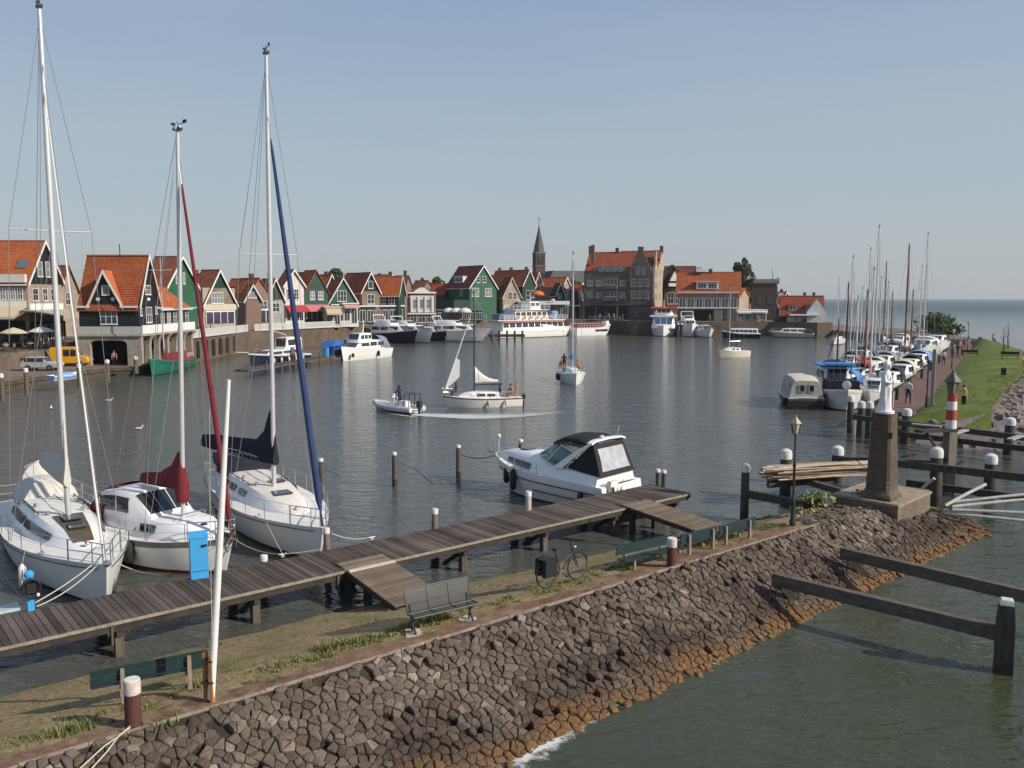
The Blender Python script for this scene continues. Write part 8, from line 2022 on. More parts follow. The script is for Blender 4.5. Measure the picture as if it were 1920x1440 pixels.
for sg in (-1, 1): mb.tube([(-L * .5, sg * .75, .35), (0, sg * .8, .38), (L * .3, sg * .62, .48), (L * .46, sg * .25, .62), (L * .5, 0, .66)], [.22, .22, .2, .17, .15], 10)
mb.build('tubes', M('rib_grey', (.50, .50, .51), .5, .12), rb)
mb = MB(); mb.loft([[(x, -w, .28), (x, 0, -.1), (x, w, .28)] for x, w in ((-L * .5, .7), (0, .72), (L * .35, .4), (L * .47, .05))], 0, False, False); mb.box((-L * .05, 0, .25), (L * .7, 1.2, .06)); mb.build('hull', GEL, rb)
mb = MB(); mb.box((L * .02, 0, .7), (.5, .6, .85), tp=(.8, .9)); mb.box((L * .08, 0, 1.2), (.06, .5, .3)); mb.build('console', GEL, rb)
mb = MB(); mb.box((-L * .2, 0, .6), (.7, .5, .6)); mb.build('seat', WHITE, rb)
mb = MB()
for x_ in (-L * .30, -L * .42): mb.tube([(x_, -.65, .4), (x_ - .1, -.6, 1.5), (x_ - .1, .6, 1.5), (x_, .65, .4)], .035, 7)
mb.build('roll_bar', DARK, rb)
mb = MB(); mb.box((-L * .54, 0, .75), (.35, .35, .5), tp=(.8, .8)); mb.box((-L * .54, 0, .3), (.15, .12, .7)); mb.build('outboard', DARK, rb)
person('helmsman in navy clothes standing at the console of the motor dinghy', wpt(rb, (-L * .10, 0, .3)), rz + R(90), 'reach', 'navy', 'navy', 'dark', CG, 1.)
rows, dn = [], []
for k in range(36):
 f = k / 35; x = lerp(772, 1060, f); y = 777 + 3 * sin(f * 3.2) - 8 * f ** 2.2 + (4 * f if f < .5 else 2)
 c = px(x, y); w_ = lerp(.6, 1.5, min(1, f * 2.5)) * (1 if f < .7 else 1 - (f - .7) * 1.4)
 rows.append([(c.x, c.y - w_, .012), (c.x, c.y - w_ * .35, .014), (c.x, c.y + w_ * .4, .014), (c.x, c.y + w_, .012)])
 e_ = .36 * (1 - f) ** .8
 dn += [-.16 + e_ * .5, .12 + e_ - .22 * f, -.06 + e_ * .8 - .2 * f, -.18 + e_ * .4]
wk = foam_strip('wake', rows, dn, foam_material('wake_foam', .36, 1.6, (.6, 2.2, 1), (.52, .53, .50)))
rows, dn = [], []
for k in range(10):
 c = px(lerp(702, 780, k / 9), lerp(771, 783, k / 9)); rows.append([(c.x, c.y - .35, .012), (c.x, c.y + .1, .02), (c.x, c.y + .3, .012)]); dn += [-.02, .25, .1]
dens_label['bow_foam'] = 'white foam along the near side of the motor dinghy'
foam_strip('bow_foam', rows, dn, foam_material('bow_foam_mat', .55, 3))
b = px(1080, 723); hd = Vector((.04, -1, 0)).normalized(); L = 8.6
pos = b - hd * (L / 2 - .35)
s2, sh, mx = sail_boat('white sailing boat heading towards the camera in mid harbour with light blue sail cover', L, 2.85, zat(476, b.y + 4), GEL, pos, math.atan2(hd.y, hd.x), M('cover_light_blue', (.15, .32, .60)), None, GEL, GEL, group=None, F=1.0)
fender(s2, (.6, -1.42, .5), .14, .6, RUBBER); fender(s2, (-.8, -1.45, .5), .14, .6, RUBBER)
person('person in dark green jacket standing on deck of the sloop heading towards us', wpt(s2, (-.4, -.75, 1.2)), math.atan2(hd.y, hd.x) + R(90), 'stand', 'dark', 'dark', 'dark', CG, 1.)
person('person in red top seated on the left side of the approaching sloop', wpt(s2, (-2.3, -.9, .8)), math.atan2(hd.y, hd.x) + R(90), 'sit', 'red', 'beige', 'fair', CG, 1.)
person('person in orange top seated on the right side of the approaching sloop', wpt(s2, (-2.4, .9, .8)), math.atan2(hd.y, hd.x) + R(90), 'sit', 'orange', 'jeans', 'brown', CG, 1.)
b, s = px(1349, 671), px(1400, 669); d = b - s; rz = math.atan2(d.y, d.x); mloc = (b + s) / 2; L = d.length + .5
s3, sh, mx = sail_boat('small cream white sailing boat alone in the water right of centre', L, 2.0, zat(536, mloc.y), CREAM, mloc, rz, None, None, CREAM, CREAM, bandm=CREAM, group=None, F=1.0, mx=L * .14, mr=.05)
person('person in purple top sitting in the cockpit of the small cream sailing boat', wpt(s3, (-L * .12, 0, 1.0)), rz + R(90), 'sit', 'purple', 'dark', 'dark', CG, .95)
# ================================================================ RIGHT HAND MOLE AND MARINA
O2 = Vector((24.2, 56.5, 0)); E2 = Vector((.505, .863, 0)).normalized(); N2 = Vector((-E2.y, E2.x, 0)); RZ2 = math.atan2(E2.y, E2.x)
def K(s, n, z=0.): return O2 + E2 * s + N2 * n + Vector((0, 0, z))
PROM = courses('promenade_bricks', (.20, .105, .088), (.16, .082, .068), (.14, .10, .085), .22, .11, ('X', 'Y'), .9, .012, .3, .5, .3, .4)
mb = MB(); mb.box((55, -1.2, .1), (110, 2.4, 2.0)); o = mb.build('promenade', PROM, kind='structure'); o.location = O2; o.rotation_euler.z = RZ2
mb = MB(); mb.box((55, .12, .3), (110, .24, 1.9)); mb.box((-.15, -1.2, .3), (.3, 2.4, 1.8));
o = mb.build('promenade_wall', GREYW, kind='structure'); o.location = O2; o.rotation_euler.z = RZ2
def turf_material():
 m, n, l, b = nodes_of('turf')
 tc = n.new("ShaderNodeTexCoord"); t = n.new("ShaderNodeTexNoise"); t.inputs['Scale'].default_value = .35; t.inputs['Detail'].default_value = 9; t.inputs['Roughness'].default_value = .7
 l.new(tc.outputs['Object'], t.inputs['Vector'])
 rp = n.new("ShaderNodeValToRGB"); e = rp.color_ramp.elements; e[0].position = .3; e[0].color = (.075, .105, .022, 1); e[1].position = .72; e[1].color = (.22, .22, .075, 1)
 x = e.new(.5); x.color = (.130, .165, .036, 1)
 l.new(t.outputs[0], rp.inputs[0]); l.new(rp.outputs[0], b.inputs['Base Color']); b.inputs['Roughness'].default_value = .9; b.inputs['Specular IOR Level'].default_value = .15
 t2 = n.new("ShaderNodeTexNoise"); t2.inputs['Scale'].default_value = 9; t2.inputs['Detail'].default_value = 4; l.new(tc.outputs['Object'], t2.inputs['Vector'])
 bp = n.new("ShaderNodeBump"); bp.inputs['Strength'].default_value = .7; bp.inputs['Distance'].default_value = .1; l.new(t2.outputs[0], bp.inputs['Height']); l.new(bp.outputs[0], b.inputs['Normal'])
 return m
TURF = turf_material()
CW = lambda s: lerp(4.4, 6.4, min(1, max(0, s / 30))) if s < 65 else lerp(6.4, .5, min(1, (s - 65) / 43))
rg = random.Random(21); rows = []
for k in range(0, 56):
 s = -1.5 + k * 2.0; wob = rg.uniform(-.06, .06)
 w = min(1, max(.25, (s + 3) / 10)); cw = CW(s)
 if k == 0: rows.append([tuple(K(s - 2.5, q, -.2)) for q in (-2.0, -4.0, -5.5, -7.)])
 rows.append([tuple(K(s, -2.38, 1.0)), tuple(K(s, -2.4 - cw * .35, 1.35 + .35 * w + wob)), tuple(K(s, -2.4 - cw * .75, 1.5 + .55 * w + wob)), tuple(K(s, -2.4 - cw, 1.5 + .5 * w))])
MB().loft(rows, 0, False, False).build('grass_bank', TURF, kind='structure')
ROCKM = M('rubble_stone', (.165, .135, .125), .9, .45, 1.4, bump=.9, bsc=4)
rows = []
for k in range(-3, 56):
 s = -1.5 + k * 2.0; cw = CW(s); w = min(1, max(.25, (s + 3) / 10))
 if s < -1.5:
  f = (-1.5 - s) / 6; rows.append([tuple(K(s, 1.0 - f, lerp(.85, -.3, f))), tuple(K(s, -4, lerp(1.0, -.3, f))), tuple(K(s, -7.5, lerp(1.4, -.3, f))), tuple(K(s, -11, lerp(.3, -.4, f))), tuple(K(s, -13, -.5))]) if False else None
 rows.append([tuple(K(s, -2.38 - cw + .15, 1.5 + .5 * w)), tuple(K(s, -4.2 - cw, .95 + .2 * w)), tuple(K(s, -6.2 - cw, .3)), tuple(K(s, -7.6 - cw, -.4))] if s >= -1.5 else [tuple(K(s, -3.0, max(-.3, 1.1 + (s + 1.5) * .28))), tuple(K(s, -6.0, max(-.3, 1.25 + (s + 1.5) * .3))), tuple(K(s, -9.5, max(-.35, .6 + (s + 1.5) * .2))), tuple(K(s, -13.5, -.4))])
MB().loft(rows, 0, False, False).build('rubble_slope', ROCKM, kind='structure')
mb = MB()
for k in range(1300):
 s = rg.uniform(-6, 90); cw = CW(s); f = rg.random()
 if s < -1.5: n_ = rg.uniform(-12, -1.0); z_ = max(-.2, 1.15 + (s + 1.5) * .29 - max(0, -n_ - 6.5) * .12)
 else: n_ = lerp(-2.5 - cw, -7.1 - cw, f); z_ = lerp(1.85 if s > 5 else 1.6, .02, f)
 c = K(s, n_, z_); r_ = rg.uniform(.14, .36)
 mx_ = Matrix.Translation(c) @ Matrix.Rotation(rg.uniform(0, 3), 4, 'Z') @ Matrix.Rotation(rg.uniform(-.5, .5), 4, 'X')
 mb.box((0, 0, 0), (r_ * 2, r_ * rg.uniform(1.2, 1.9), r_ * rg.uniform(.8, 1.3)), 0, 0, mx_, tp=(rg.uniform(.6, .9), rg.uniform(.6, .9)))
o = mb.build('rubble_stones', ROCKM, kind='stuff'); o['label'] = 'loose grey brown rubble stones facing the seaward slope at right'
spots = []
for k in range(700):
 s = rg.uniform(-1.5, 40); cw = CW(s); n_ = rg.uniform(-2.5, -2.9 - cw); w = min(1, max(.25, (s + 3) / 10))
 f = (-n_ - 2.4) / cw; spots.append((K(s, n_, lerp(1.0, 1.5 + .55 * w, min(1, f * 1.3))), .25, 9, .12))
for k in range(90): spots.append((K(rg.uniform(-5, -.5), rg.uniform(-10, 0), .75), .3, 10, .16))
tufts('bank_grass', spots, [GR1, GR2], 'mown green grass on the bank beside the right hand promenade')
low2 = [(72.5, 193.5), (77.5, 150.5), (82.5, 149.5), (90, 185), (94, 215), (88, 232), (78, 232)]
MB().slab(low2, -1, 1.5).build('low_quay', QUAYM, kind='structure', sharp=20)
def bush(label, p, w, h, n=700, seed=1, mats=None, grp='bushes at the end of the promenade'):
 t = thing('bush', label, 'bush', tuple(p), 0, grp); rq = random.Random(seed); mb = MB()
 bl = [(rq.uniform(-w, w) * .6, rq.uniform(-w, w) * .5, h * rq.uniform(.3, .7), rq.uniform(.3, .5) * h) for _ in range(9)]
 for _ in range(n):
  bx, by, bz, br = rq.choice(bl); d = Vector((rq.gauss(0, 1), rq.gauss(0, 1), rq.gauss(0, 1))).normalized() * br * rq.uniform(.6, 1.1); c = Vector((bx + d.x * 1.4, by + d.y, max(.05, bz + d.z)))
  s = rq.uniform(.15, .34) * min(1, h / 2.6) ** .8; u = Vector((rq.gauss(0, 1), rq.gauss(0, 1), rq.gauss(0, 1))).normalized(); v_ = u.orthogonal().normalized()
  mb.add([c - u * s - v_ * s * .6, c + u * s - v_ * s * .6, c + u * s * .8 + v_ * s * .6, c - u * s * .8 + v_ * s * .6], [(0, 1, 2, 3)], rq.choice((0, 0, 1)))
 mb.build('foliage', mats or [LEAF1, LEAF2], t, sharp=1)
 mb = MB()
 for k in range(5): mb.tube([(0, 0, -.1), (rq.uniform(-w, w) * .5, rq.uniform(-w, w) * .4, h * .6)], [.06, .02], 5)
 mb.build('stems', BARK, t)
bush('large dark bush mass at the far end of the promenade beyond the masts', px(1752, 626, 1.2), 5.0, 4.2, 1600, 3); bush('lower green bush right of the dark bush mass', px(1776, 630, 1.2), 3.2, 2.4, 800, 4)
bush('weedy shrub growing on the plinth corner right of the statue column', D(29.9, 15.9, .9), .5, .55, 420, 5, [GR1, GR2], 'shrubs around the monument'); bush('dry weedy tuft growing behind the lamp post left of the plinth', D(26.2, 15.9, .95), .5, .42, 420, 6, [GR2, GR2], 'shrubs around the monument'); bush('thin weeds between poles and the plinth slab', D(27.6, 16.5, 1.0), .45, .7, 200, 7, [GR1, GR2], 'shrubs around the monument')
def s_for(x, n):
 u = (x - 960) / FOC
 return (u * (O2.y + N2.y * n) - (O2.x + N2.x * n)) / (E2.x - u * E2.y)
def berth(label, x, ytop, n, L, B, hullm, cov=None, mastm=None, toward=True, **k):
 k.setdefault('mr', .09)
 s = s_for(x, n); mxl = L * .08; rz = RZ2 + (pi if toward else 0)
 sgn = -1 if toward else 1; c = K(s - sgn * mxl, n)
 return sail_boat(label, L, B, zat(ytop, K(s, n).y), hullm, c, rz, cov, mastm, **k)
BRM = M('mast_brown', (.17, .075, .045), .5, .3); HB = M('hull_dark_green', (.02, .05, .04), .4, .2)
berth('white yacht with tallest thin mast midway along the promenade', 1640, 425, 5.2, 10.5, 3.2, GEL, BLUEC)
berth('white yacht with grey mast and navy cover in the middle berth row', 1626, 467, 8.4, 10, 3.1, GEL, NAVY)
berth('outer white yacht with slender mast and bare boom', 1594, 482, 9.0, 9.5, 3.0, GEL, None)
berth('old black hulled boat with brown mast and red sail bundle near the blue fishing boat', 1623, 546, 4.4, 8.5, 3.0, M('hull_oldblack', (.02, .02, .022), .5, .3), M('red_sail', (.30, .035, .03), .8, .3), BRM)
berth('wooden boat with brown mast and blue cover moored just behind the fishing boat', 1587, 533, 5.6, 8, 2.8, GEL, M('cover_light_blue', (.15, .32, .60)), M('mast_darkbrown', (.06, .035, .022), .5))
berth('traditional dark hulled boat with tall brown mast and gaff far along the promenade', 1697, 460, 4.4, 13, 3.8, M('hull_oldblack', (.02, .02, .022)), CREAMC, BRM, mr=.13)
berth('second traditional boat with brown mast and cream sail further out', 1656, 492, 9.5, 11, 3.5, VARN, CREAMC, BRM, mr=.11)
berth('white yacht with tall white mast closest to the promenade', 1731, 438, 2.2, 11, 3.3, GEL, BLUEC)
berth('white yacht with thinner mast left of the tall white one', 1723, 500, 5.0, 9.5, 3.0, GEL, CREAMC)
berth('far white yacht with short mast by the low quay', 1569, 523, 21, 8.5, 2.8, GEL, REDC)
berth('dark green hulled yacht with grey mast behind the red sail bundle', 1613, 540, 11, 8.5, 2.9, HB, NAVY)
berth('white yacht with dark mast seen between the two brown masts', 1670, 548, 7.6, 9, 3, GEL, NAVY, M('mast_darkbrown', (.06, .035, .022)))
berth('grey hulled yacht with slim mast close behind the tall thin mast', 1648, 520, 8.0, 9.5, 3., M('hull_grey', (.30, .31, .33), .4, .1), BLUEC)
berth('white yacht with stout white mast and red cover in the second row', 1606, 558, 6.0, 8.5, 2.9, GEL, M('red_sail', (.30, .035, .03)), mr=.10)
berth('white yacht with stout white mast and cream cover close to the statue', 1634, 505, 3.6, 9.5, 3.0, GEL, CREAMC, mr=.10)
berth('cream hulled yacht with stout white mast in the third row', 1662, 530, 6.8, 9.5, 3.0, CREAM, NAVY, mr=.10)
berth('white yacht with brown mast and white cover just beyond the tallest brown mast', 1708, 545, 3.4, 9.5, 3.0, GEL, PALEC, BRM, mr=.10)
def berth_motor(label, s, n, L, B, hullm, toward=True, **k):
 rz = RZ2 + (pi if toward else 0); c = K(s, n); h = Vector((cos(rz), sin(rz), 0)) * L / 2
 t = thing('motor_boat', label, 'motor boat', (c.x, c.y, 0), rz, 'boats along the right hand promenade'); F = k.get('F', .95)
 sh = make_hull(t, L, B, F * .9, F, F * 1.35, [hullm, k.get('band', WHITE), BOOT_N], sw=.85, rake=.8, full=2.4, flare=.1, ns=11)
 deck_house(t, 'cabin', -L * .25, L * .25, B * .38, F * .9, F + 1.0, .9, .15, spans=2, f0=.35, f1=.8, narrow=.7)
 if k.get('canvas'):
  mb = MB(); mb.loft([[(x, B * .42 * cos(a), F * .9 + hh * max(0, sin(a)) ** .5) for a in (pi * j / 10 for j in range(11))] for x, hh in ((-L * .02, 1.45), (-L * .20, 1.55), (-L * .40, 1.4), (-L * .46, .3))], 0, False, False); mb.build('cockpit_canopy', k['canvas'], t, sharp=60)
 rails(t, sh, -L / 2 + .4, L / 2 - .7, .5, step=1.5, r=.02); pulpit(t, sh, .5, .9, r=.022)
 for k_ in range(2): fender(t, (L * (-.2 + .35 * k_), (B / 2 + .02) * (1 if toward else -1), .5), .12, .5, WHITE)
 return t, sh
berth_motor('white motor boat with open cockpit first along the promenade past the statue', 15, 1.9, 6.6, 2.5, GEL)
berth_motor('white motor boat with navy canopy second along the promenade', 24, 1.9, 7.5, 2.6, GEL, canvas=NAVY)
berth_motor('white cruiser with cream canopy third along the promenade', 34, 1.9, 8.2, 2.8, GEL, canvas=CREAMC)
berth_motor('small white boat with black canopy fourth along the promenade', 43, 1.9, 7.0, 2.6, GEL, canvas=BLACKC)
berth_motor('white boat with light blue canopy further along the promenade', 53, 2.0, 8.0, 2.8, GEL, canvas=M('cover_light_blue', (.15, .32, .60)))
berth_motor('large white cabin cruiser near the far end of the promenade', 80, 3.5, 13, 4.2, GEL, F=1.6, canvas=GEL)
berth_motor('white cabin cruiser behind the large one at the promenade end', 97, 3.0, 12, 4.0, GEL, F=1.6, canvas=NAVY)
berth_motor('black canopied barge like boat beneath the tallest brown mast', 72, 7.5, 11, 3.6, M('hull_oldblack', (.02, .02, .022)), canvas=BLACKC)
berth_motor('white boat with maroon canopy in the second berth row', 27, 5.0, 7.5, 2.7, GEL, canvas=REDC)
berth_motor('white boat with grey canopy in the second berth row further on', 48, 5.2, 8, 2.8, GEL, canvas=M('canvas_grey', (.22, .23, .25), .8, .2))
for lab, s_, n_, L_, B_, hm, kk in (('white boat with bright blue canopy tucked behind the fishing boat', 19, 5.0, 7, 2.6, GEL, dict(canvas=M('cover_bright_blue', (.06, .22, .52)))), ('dark red hulled boat in the second berth row', 38, 5.2, 8, 2.8, M('hull_darkred', (.16, .02, .02), .4, .2), dict(canvas=CREAMC)), ('white boat with navy canopy in the third berth row', 33, 8.2, 8, 2.8, GEL, dict(canvas=NAVY)),
 ('cream hulled boat in the third berth row', 46, 8.6, 8.5, 2.9, CREAM, dict(canvas=BLACKC)), ('white cruiser in the outermost row beside the slender masts', 58, 9.0, 9, 3.1, GEL, dict(canvas=BLUEC)), ('white cabin boat by the promenade under the big white cruiser', 63, 2.0, 8.0, 2.8, GEL, {}), ('white cruiser beyond the black canopied boat', 84, 8.2, 10, 3.4, GEL, dict(F=1.3)), ('white cabin boat at the far outer end of the berths', 98, 8.8, 10, 3.4, GEL, dict(F=1.3, canvas=CREAMC))):
 berth_motor(lab, s_, n_, L_, B_, hm, toward=bool(int(s_) % 3), **kk)
c1 = px(1513, 768); cc = thing('motor_boat', 'grey hulled cabin cruiser with cream canvas roof seen from its stern', 'motor boat', (0, 0, 0), 0, 'boats along the right hand promenade')
hd = Vector((.12, 1, 0)).normalized(); L = 7.6; cc.rotation_euler.z = math.atan2(hd.y, hd.x); q = c1 + hd * (L / 2); cc.location = (q.x, q.y, 0)
sh = make_hull(cc, L, 2.9, .85, .9, 1.2, [M('hull_dusky', (.10, .09, .085), .4, .2), M('band_pale', (.55, .54, .50), .4, .1), BOOT_B], sw=.95, rake=.8, full=2.5, flare=.08)
st = [(-L * .46, 1.32, 1.05, .85, 2.2), (-L * .3, 1.34, 1.12, .85, 2.45), (0, 1.32, 1.1, .85, 2.5), (L * .12, 1.2, .9, .9, 2.2), (L * .3, .8, .5, 1.0, 1.4)]
o = house_loft(cc, 'canvas_cabin', st, M('canvas_pale_grey', (.36, .35, .33), .8, .2, 3), M('canvas_cream', (.58, .51, .40), .8, .15, 3), .3)
side_windows(o, st, [(-L * .4, -L * .2), (-L * .15, L * .08)], .35, .75, CURT)
for sy in (-1, 1): frame_window(o, Matrix.Translation((-L * .46 - .02, sy * .36, 1.62)) @ MS(0), 0, 0, .46, .62, 1, 1, fm=M('win_trim', (.30, .29, .28), .6), gm=GLASS, sill=False)
mb = MB(); mb.box((-L * .5 - .05, 0, .45), (.12, 2.3, .5)); mb.build('swim_ladder_board', DARK, cc); fender(cc, (-L * .4, 1.5, .5), .18, .5, NAVY); fender(cc, (-L * .42, -1.48, .9), .12, .5, NAVY)
c1 = px(1588, 772); fb = thing('fishing_boat', 'white fishing boat with navy canvas screens and light blue cover, bow towards the camera', 'fishing boat', (0, 0, 0), 0, 'boats along the right hand promenade')
hd = Vector((-.20, -1, 0)).normalized(); L = 10.; fb.rotation_euler.z = math.atan2(hd.y, hd.x); q = c1 - hd * (L / 2 - .2); fb.location = (q.x, q.y, 0)
sh = make_hull(fb, L, 3.4, 1.2, 1.25, 1.75, [M('hull_offwhite', (.60, .59, .55), .45, .12), WHITE, BOOT_N], sw=.85, rake=.5, full=3.4, flare=.05, bulwark=.25, deckmat=TEAK)
mb = MB(); mb.box((L * .18, 0, 1.75), (2.4, 2.5, .85), tp=(.96, .94)); mb.build('canvas_screen', NAVY, fb)
deck_house(fb, 'wheelhouse', -L * .30, L * .02, 1.2, 1.1, 3.0, .4, .1, spans=2, f0=.5, f1=.85)
mb = MB(); mb.box((-L * .14, 0, 3.15), (3.8, 2.8, .12)); mb.build('blue_roof', M('cover_bright_blue', (.045, .15, .36), .7, .25), fb)
mb = MB(); mb.tube([(L * .1, -.9, 1.3), (L * .1, -.9, 3.4)], .06, 6); mb.tube([(L * .1, .9, 1.3), (L * .1, .9, 3.4)], .06, 6); mb.box((L * .08, 0, 3.4), (1.6, 2.3, .1)); mb.build('canopy_frame', M('cover_bright_blue', (.06, .22, .52)), fb)
mb = MB(); mb.lathe([(.26, -.05), (.34, 0), (.26, .05)], 16); o = mb.build('lifebuoy', WHITE, fb, loc=(L * .32, .2, 1.9)); o.rotation_euler = (R(90), 0, R(70))
mb = MB(); mb.tube([(-L * .02, 0, 3), (-L * .02, 0, 7.0)], [.09, .05], 7); mb.tube([(-L * .02, 0, 6.2), (-L * .45, 0, 3.6)], .04, 6); mb.build('mast', M('mast_darkbrown', (.06, .035, .022)), fb)
mb = MB(); mb.loft([[(-L * .36, 1.0 * cos(a), 1.2 + 1.0 * max(0, sin(a)) ** .6) for a in (pi * j / 8 for j in range(9))], [(-L * .48, .9 * cos(a), 1.2 + .8 * max(0, sin(a)) ** .6) for a in (pi * j / 8 for j in range(9))]], 0, False, False); mb.build('aft_cover', M('cover_light_blue', (.15, .32, .60)), fb)
p = px(1747, 766, 1.1); t = thing('lamp_standard', 'plain grey square lamp standard beside the promenade edge', 'lamp standard', tuple(p), RZ2, 'promenade poles'); H_ = zat(655, p.y) - 1.1
MB().box((0, 0, H_ / 2), (.26, .22, H_)).build('shaft', M('pole_concrete', (.27, .27, .27), .8, .15), t); MB().box((0, 0, .15), (.4, .4, .3)).build('foot', M('pole_concrete', (.27, .27, .27)), t)
p = px(1737, 766, 1.1); t = thing('lamp_standard', 'dark slim post just left of the grey lamp standard', 'post', tuple(p), RZ2, 'promenade poles'); MB().lathe([(.1, 0), (.1, .8), (.06, .85), (.05, zat(680, p.y) - 1.1)], 10).build('shaft', DARKW, t); MB().ell((0, 0, zat(678, p.y) - 1.1), (.14, .14, .12)).build('head', DARK, t)
lantern_post('dark lamp post midway along the promenade beside the grass', K(42, -2.25, 1.1), 4.2)
lantern_post('dark lamp post far along the promenade near the people', K(78, -2.25, 1.1), 4.2)
for i, (s, n_) in enumerate(((8, -.5), (17, -.5), (28, -.5), (38, -.5), (50, -.5))):
 t = thing('bollard', ('first', 'second', 'third', 'fourth', 'fifth')[i] + ' short dark mooring bollard along the promenade edge, counted from near', 'bollard', tuple(K(s, n_, 1.1)), 0, 'dark bollards on the promenade edge'); MB().lathe([(.13, 0), (.12, .7), (.16, .74), (.16, .84), (.05, .88)], 10).build('post', DARKW, t)
for i, (s, n_) in enumerate(((2.9, -.8), (3.4, -2.0))):
 t = thing('marker_post', ('left', 'right')[i] + ' thin white marker post at the near end of the promenade', 'marker post', tuple(K(s, n_, 1.1)), 0, 'white marker posts'); MB().lathe([(.04, 0), (.04, 1.0)], 8).build('post', WHITE, t); MB().lathe([(.05, 1.0), (.05, 1.06), (.01, 1.1)], 8).build('cap', WHITE, t)
p = K(24, -7.2, 1.75); t = thing('litter_bin', 'small dark litter bin standing on the grass bank', 'litter bin', tuple(p), RZ2); MB().box((0, 0, .55), (.4, .4, .7)).build('bin', DARK, t); MB().box((0, 0, .1), (.1, .1, .3)).build('post', DARK, t)
def bench2(label, s, n_, rz, z):
 t = thing('park_bench', label, 'bench', tuple(K(s, n_, z)), rz, 'dark benches on the grass bank')
 MB().box((0, 0, .45), (1.8, .42, .06)).build('seat', DARKW, t); mb = MB(); mb.box((0, .24, .72), (1.8, .05, .32)); mb.build('backrest', DARKW, t)
 for sx in (-.75, .75): MB().box((sx, .02, .22), (.07, .4, .44)).build('leg', DARKW, t)
bench2('dark bench beside the promenade close to the person in the red jacket', 62, -3.2, RZ2 + R(90), 1.25); bench2('dark bench further up the grass facing the sea', 47, -7.6, RZ2 - R(90), 1.95)
def sapling(label, s, n_, z, h):
 t = thing('young_tree', label, 'tree', tuple(K(s, n_, z)), 0, 'young trees on the grass bank')
 mb = MB(); mb.tube([(0, 0, 0), (.05, 0, h * .6), (0, .05, h)], [.06, .045, .015], 6)
 rq = random.Random(int(s))
 for k in range(9): a = rq.uniform(0, 6.28); z_ = h * rq.uniform(.4, .85); mb.tube([(0, 0, z_), (.35 * cos(a), .35 * sin(a), z_ + .6)], [.02, .008], 5)
 mb.build('trunk', BARK, t); mb = MB(); mb.box((.2, 0, .8), (.07, .07, 1.6)); mb.build('stake', DARKW, t)
sapling('bare young tree with stake nearer the camera on the grass', 58, -6.8, 1.5, 3.6); sapling('bare young tree with stake farther along the grass', 70, -7.2, 1.6, 3.9)
RG_ = 'people on the right hand promenade'
person('man in white shirt and dark shorts walking on the promenade right of the statue', px(1702, 757, 1.1), RZ2 + R(80), 'walk', 'white', 'dark', 'dark', RG_)
p = px(1806, 771, 1.25); person('person in yellow and white top and black trousers beside the striped beacon', p, R(100), 'stand', 'yellow', 'black', 'brown', RG_)
person('person in red jacket standing far along the promenade', K(66, -2.1, 1.1), R(30), 'stand', 'red', 'dark', 'dark', RG_)
for lab, s, n_, pose, sh_, tr_, h_ in (('person in grey top and jeans leading the far group on the promenade', 60, -2.2, 'walk', 'grey', 'jeans', 'brown'), ('person in black coat in the far promenade group', 62, -3.0, 'stand', 'black', 'dark', 'dark'), ('person in pink top in the far promenade group', 64, -1.8, 'walk', 'pink', 'jeans', 'fair'),
 ('person in white top at the back of the far promenade group', 70, -2.8, 'walk', 'white', 'beige', 'grey'), ('person in navy top walking behind the far promenade group', 74, -2.0, 'walk', 'navy', 'grey', 'dark'), ('person in purple top alone beyond the far promenade group', 84, -2.6, 'stand', 'purple', 'dark', 'dark'), ('person in beige coat near the big white cruiser', 88, -1.5, 'walk', 'beige', 'brown', 'grey'), ('person in blue shirt near the big white cruiser', 92, -3.0, 'stand', 'blue', 'beige', 'fair'), ('person in white shirt walking beside the fourth boat', 46, -2.0, 'walk', 'white', 'jeans', 'dark')):
 person(lab, K(s, n_ * .6, 1.1), RZ2 + R(90 if pose == 'walk' else -60), pose, sh_, tr_, h_, RG_)
person('person in white top sitting on the grass crest looking out to sea', K(88, -5.3, 1.9), R(120), 'sit', 'white', 'jeans', 'brown', RG_, .95); person('person in dark top sitting on the grass crest beside the white topped one', K(90, -5.2, 1.9), R(120), 'sit', 'dark', 'dark', 'dark', RG_, .95)
LG = 'people on the left quay and terraces'
person('person in pink top and dark trousers standing in front of the big arch', px(215, 686, 1.0), R(20), 'stand', 'pink', 'dark', 'fair', LG)
rg = random.Random(77); cols = ['white', 'red', 'navy', 'grey', 'beige', 'green', 'light blue', 'purple', 'orange', 'black', 'pink', 'blue']; tcs = ['dark', 'jeans', 'beige', 'grey', 'brown']
combos = [(c, t_) for c in cols for t_ in tcs]; rg.shuffle(combos)
nm = lambda t_: {'jeans': 'jeans', 'dark': 'dark trousers', 'beige': 'beige trousers', 'grey': 'grey trousers', 'brown': 'brown trousers'}[t_]
ci = 0
for k in range(16):     # cafe terrace at far left
 c, t_ = combos[ci]; ci += 1
 pz = Vector((rg.uniform(-63, -57.2), rg.uniform(93, 106), 2.7)); pose = 'sit' if k % 3 else 'stand'
 person('%s top and %s, %s on the far left cafe terrace' % (c, nm(t_), 'sitting' if pose == 'sit' else 'standing'), pz, rg.uniform(0, 6.28), pose, c, t_, rg.choice(list(HAIR)), LG)
for k in range(10):     # promenade behind the railing
 c, t_ = combos[ci]; ci += 1; yy = rg.uniform(112, 138)
 person('person in %s top and %s behind the white railing' % (c, nm(t_)), Vector((-44.6 - rg.uniform(0, 2), yy, QZ)), rg.uniform(0, 6.28), rg.choice(('walk', 'stand')), c, t_, rg.choice(list(HAIR)), LG)
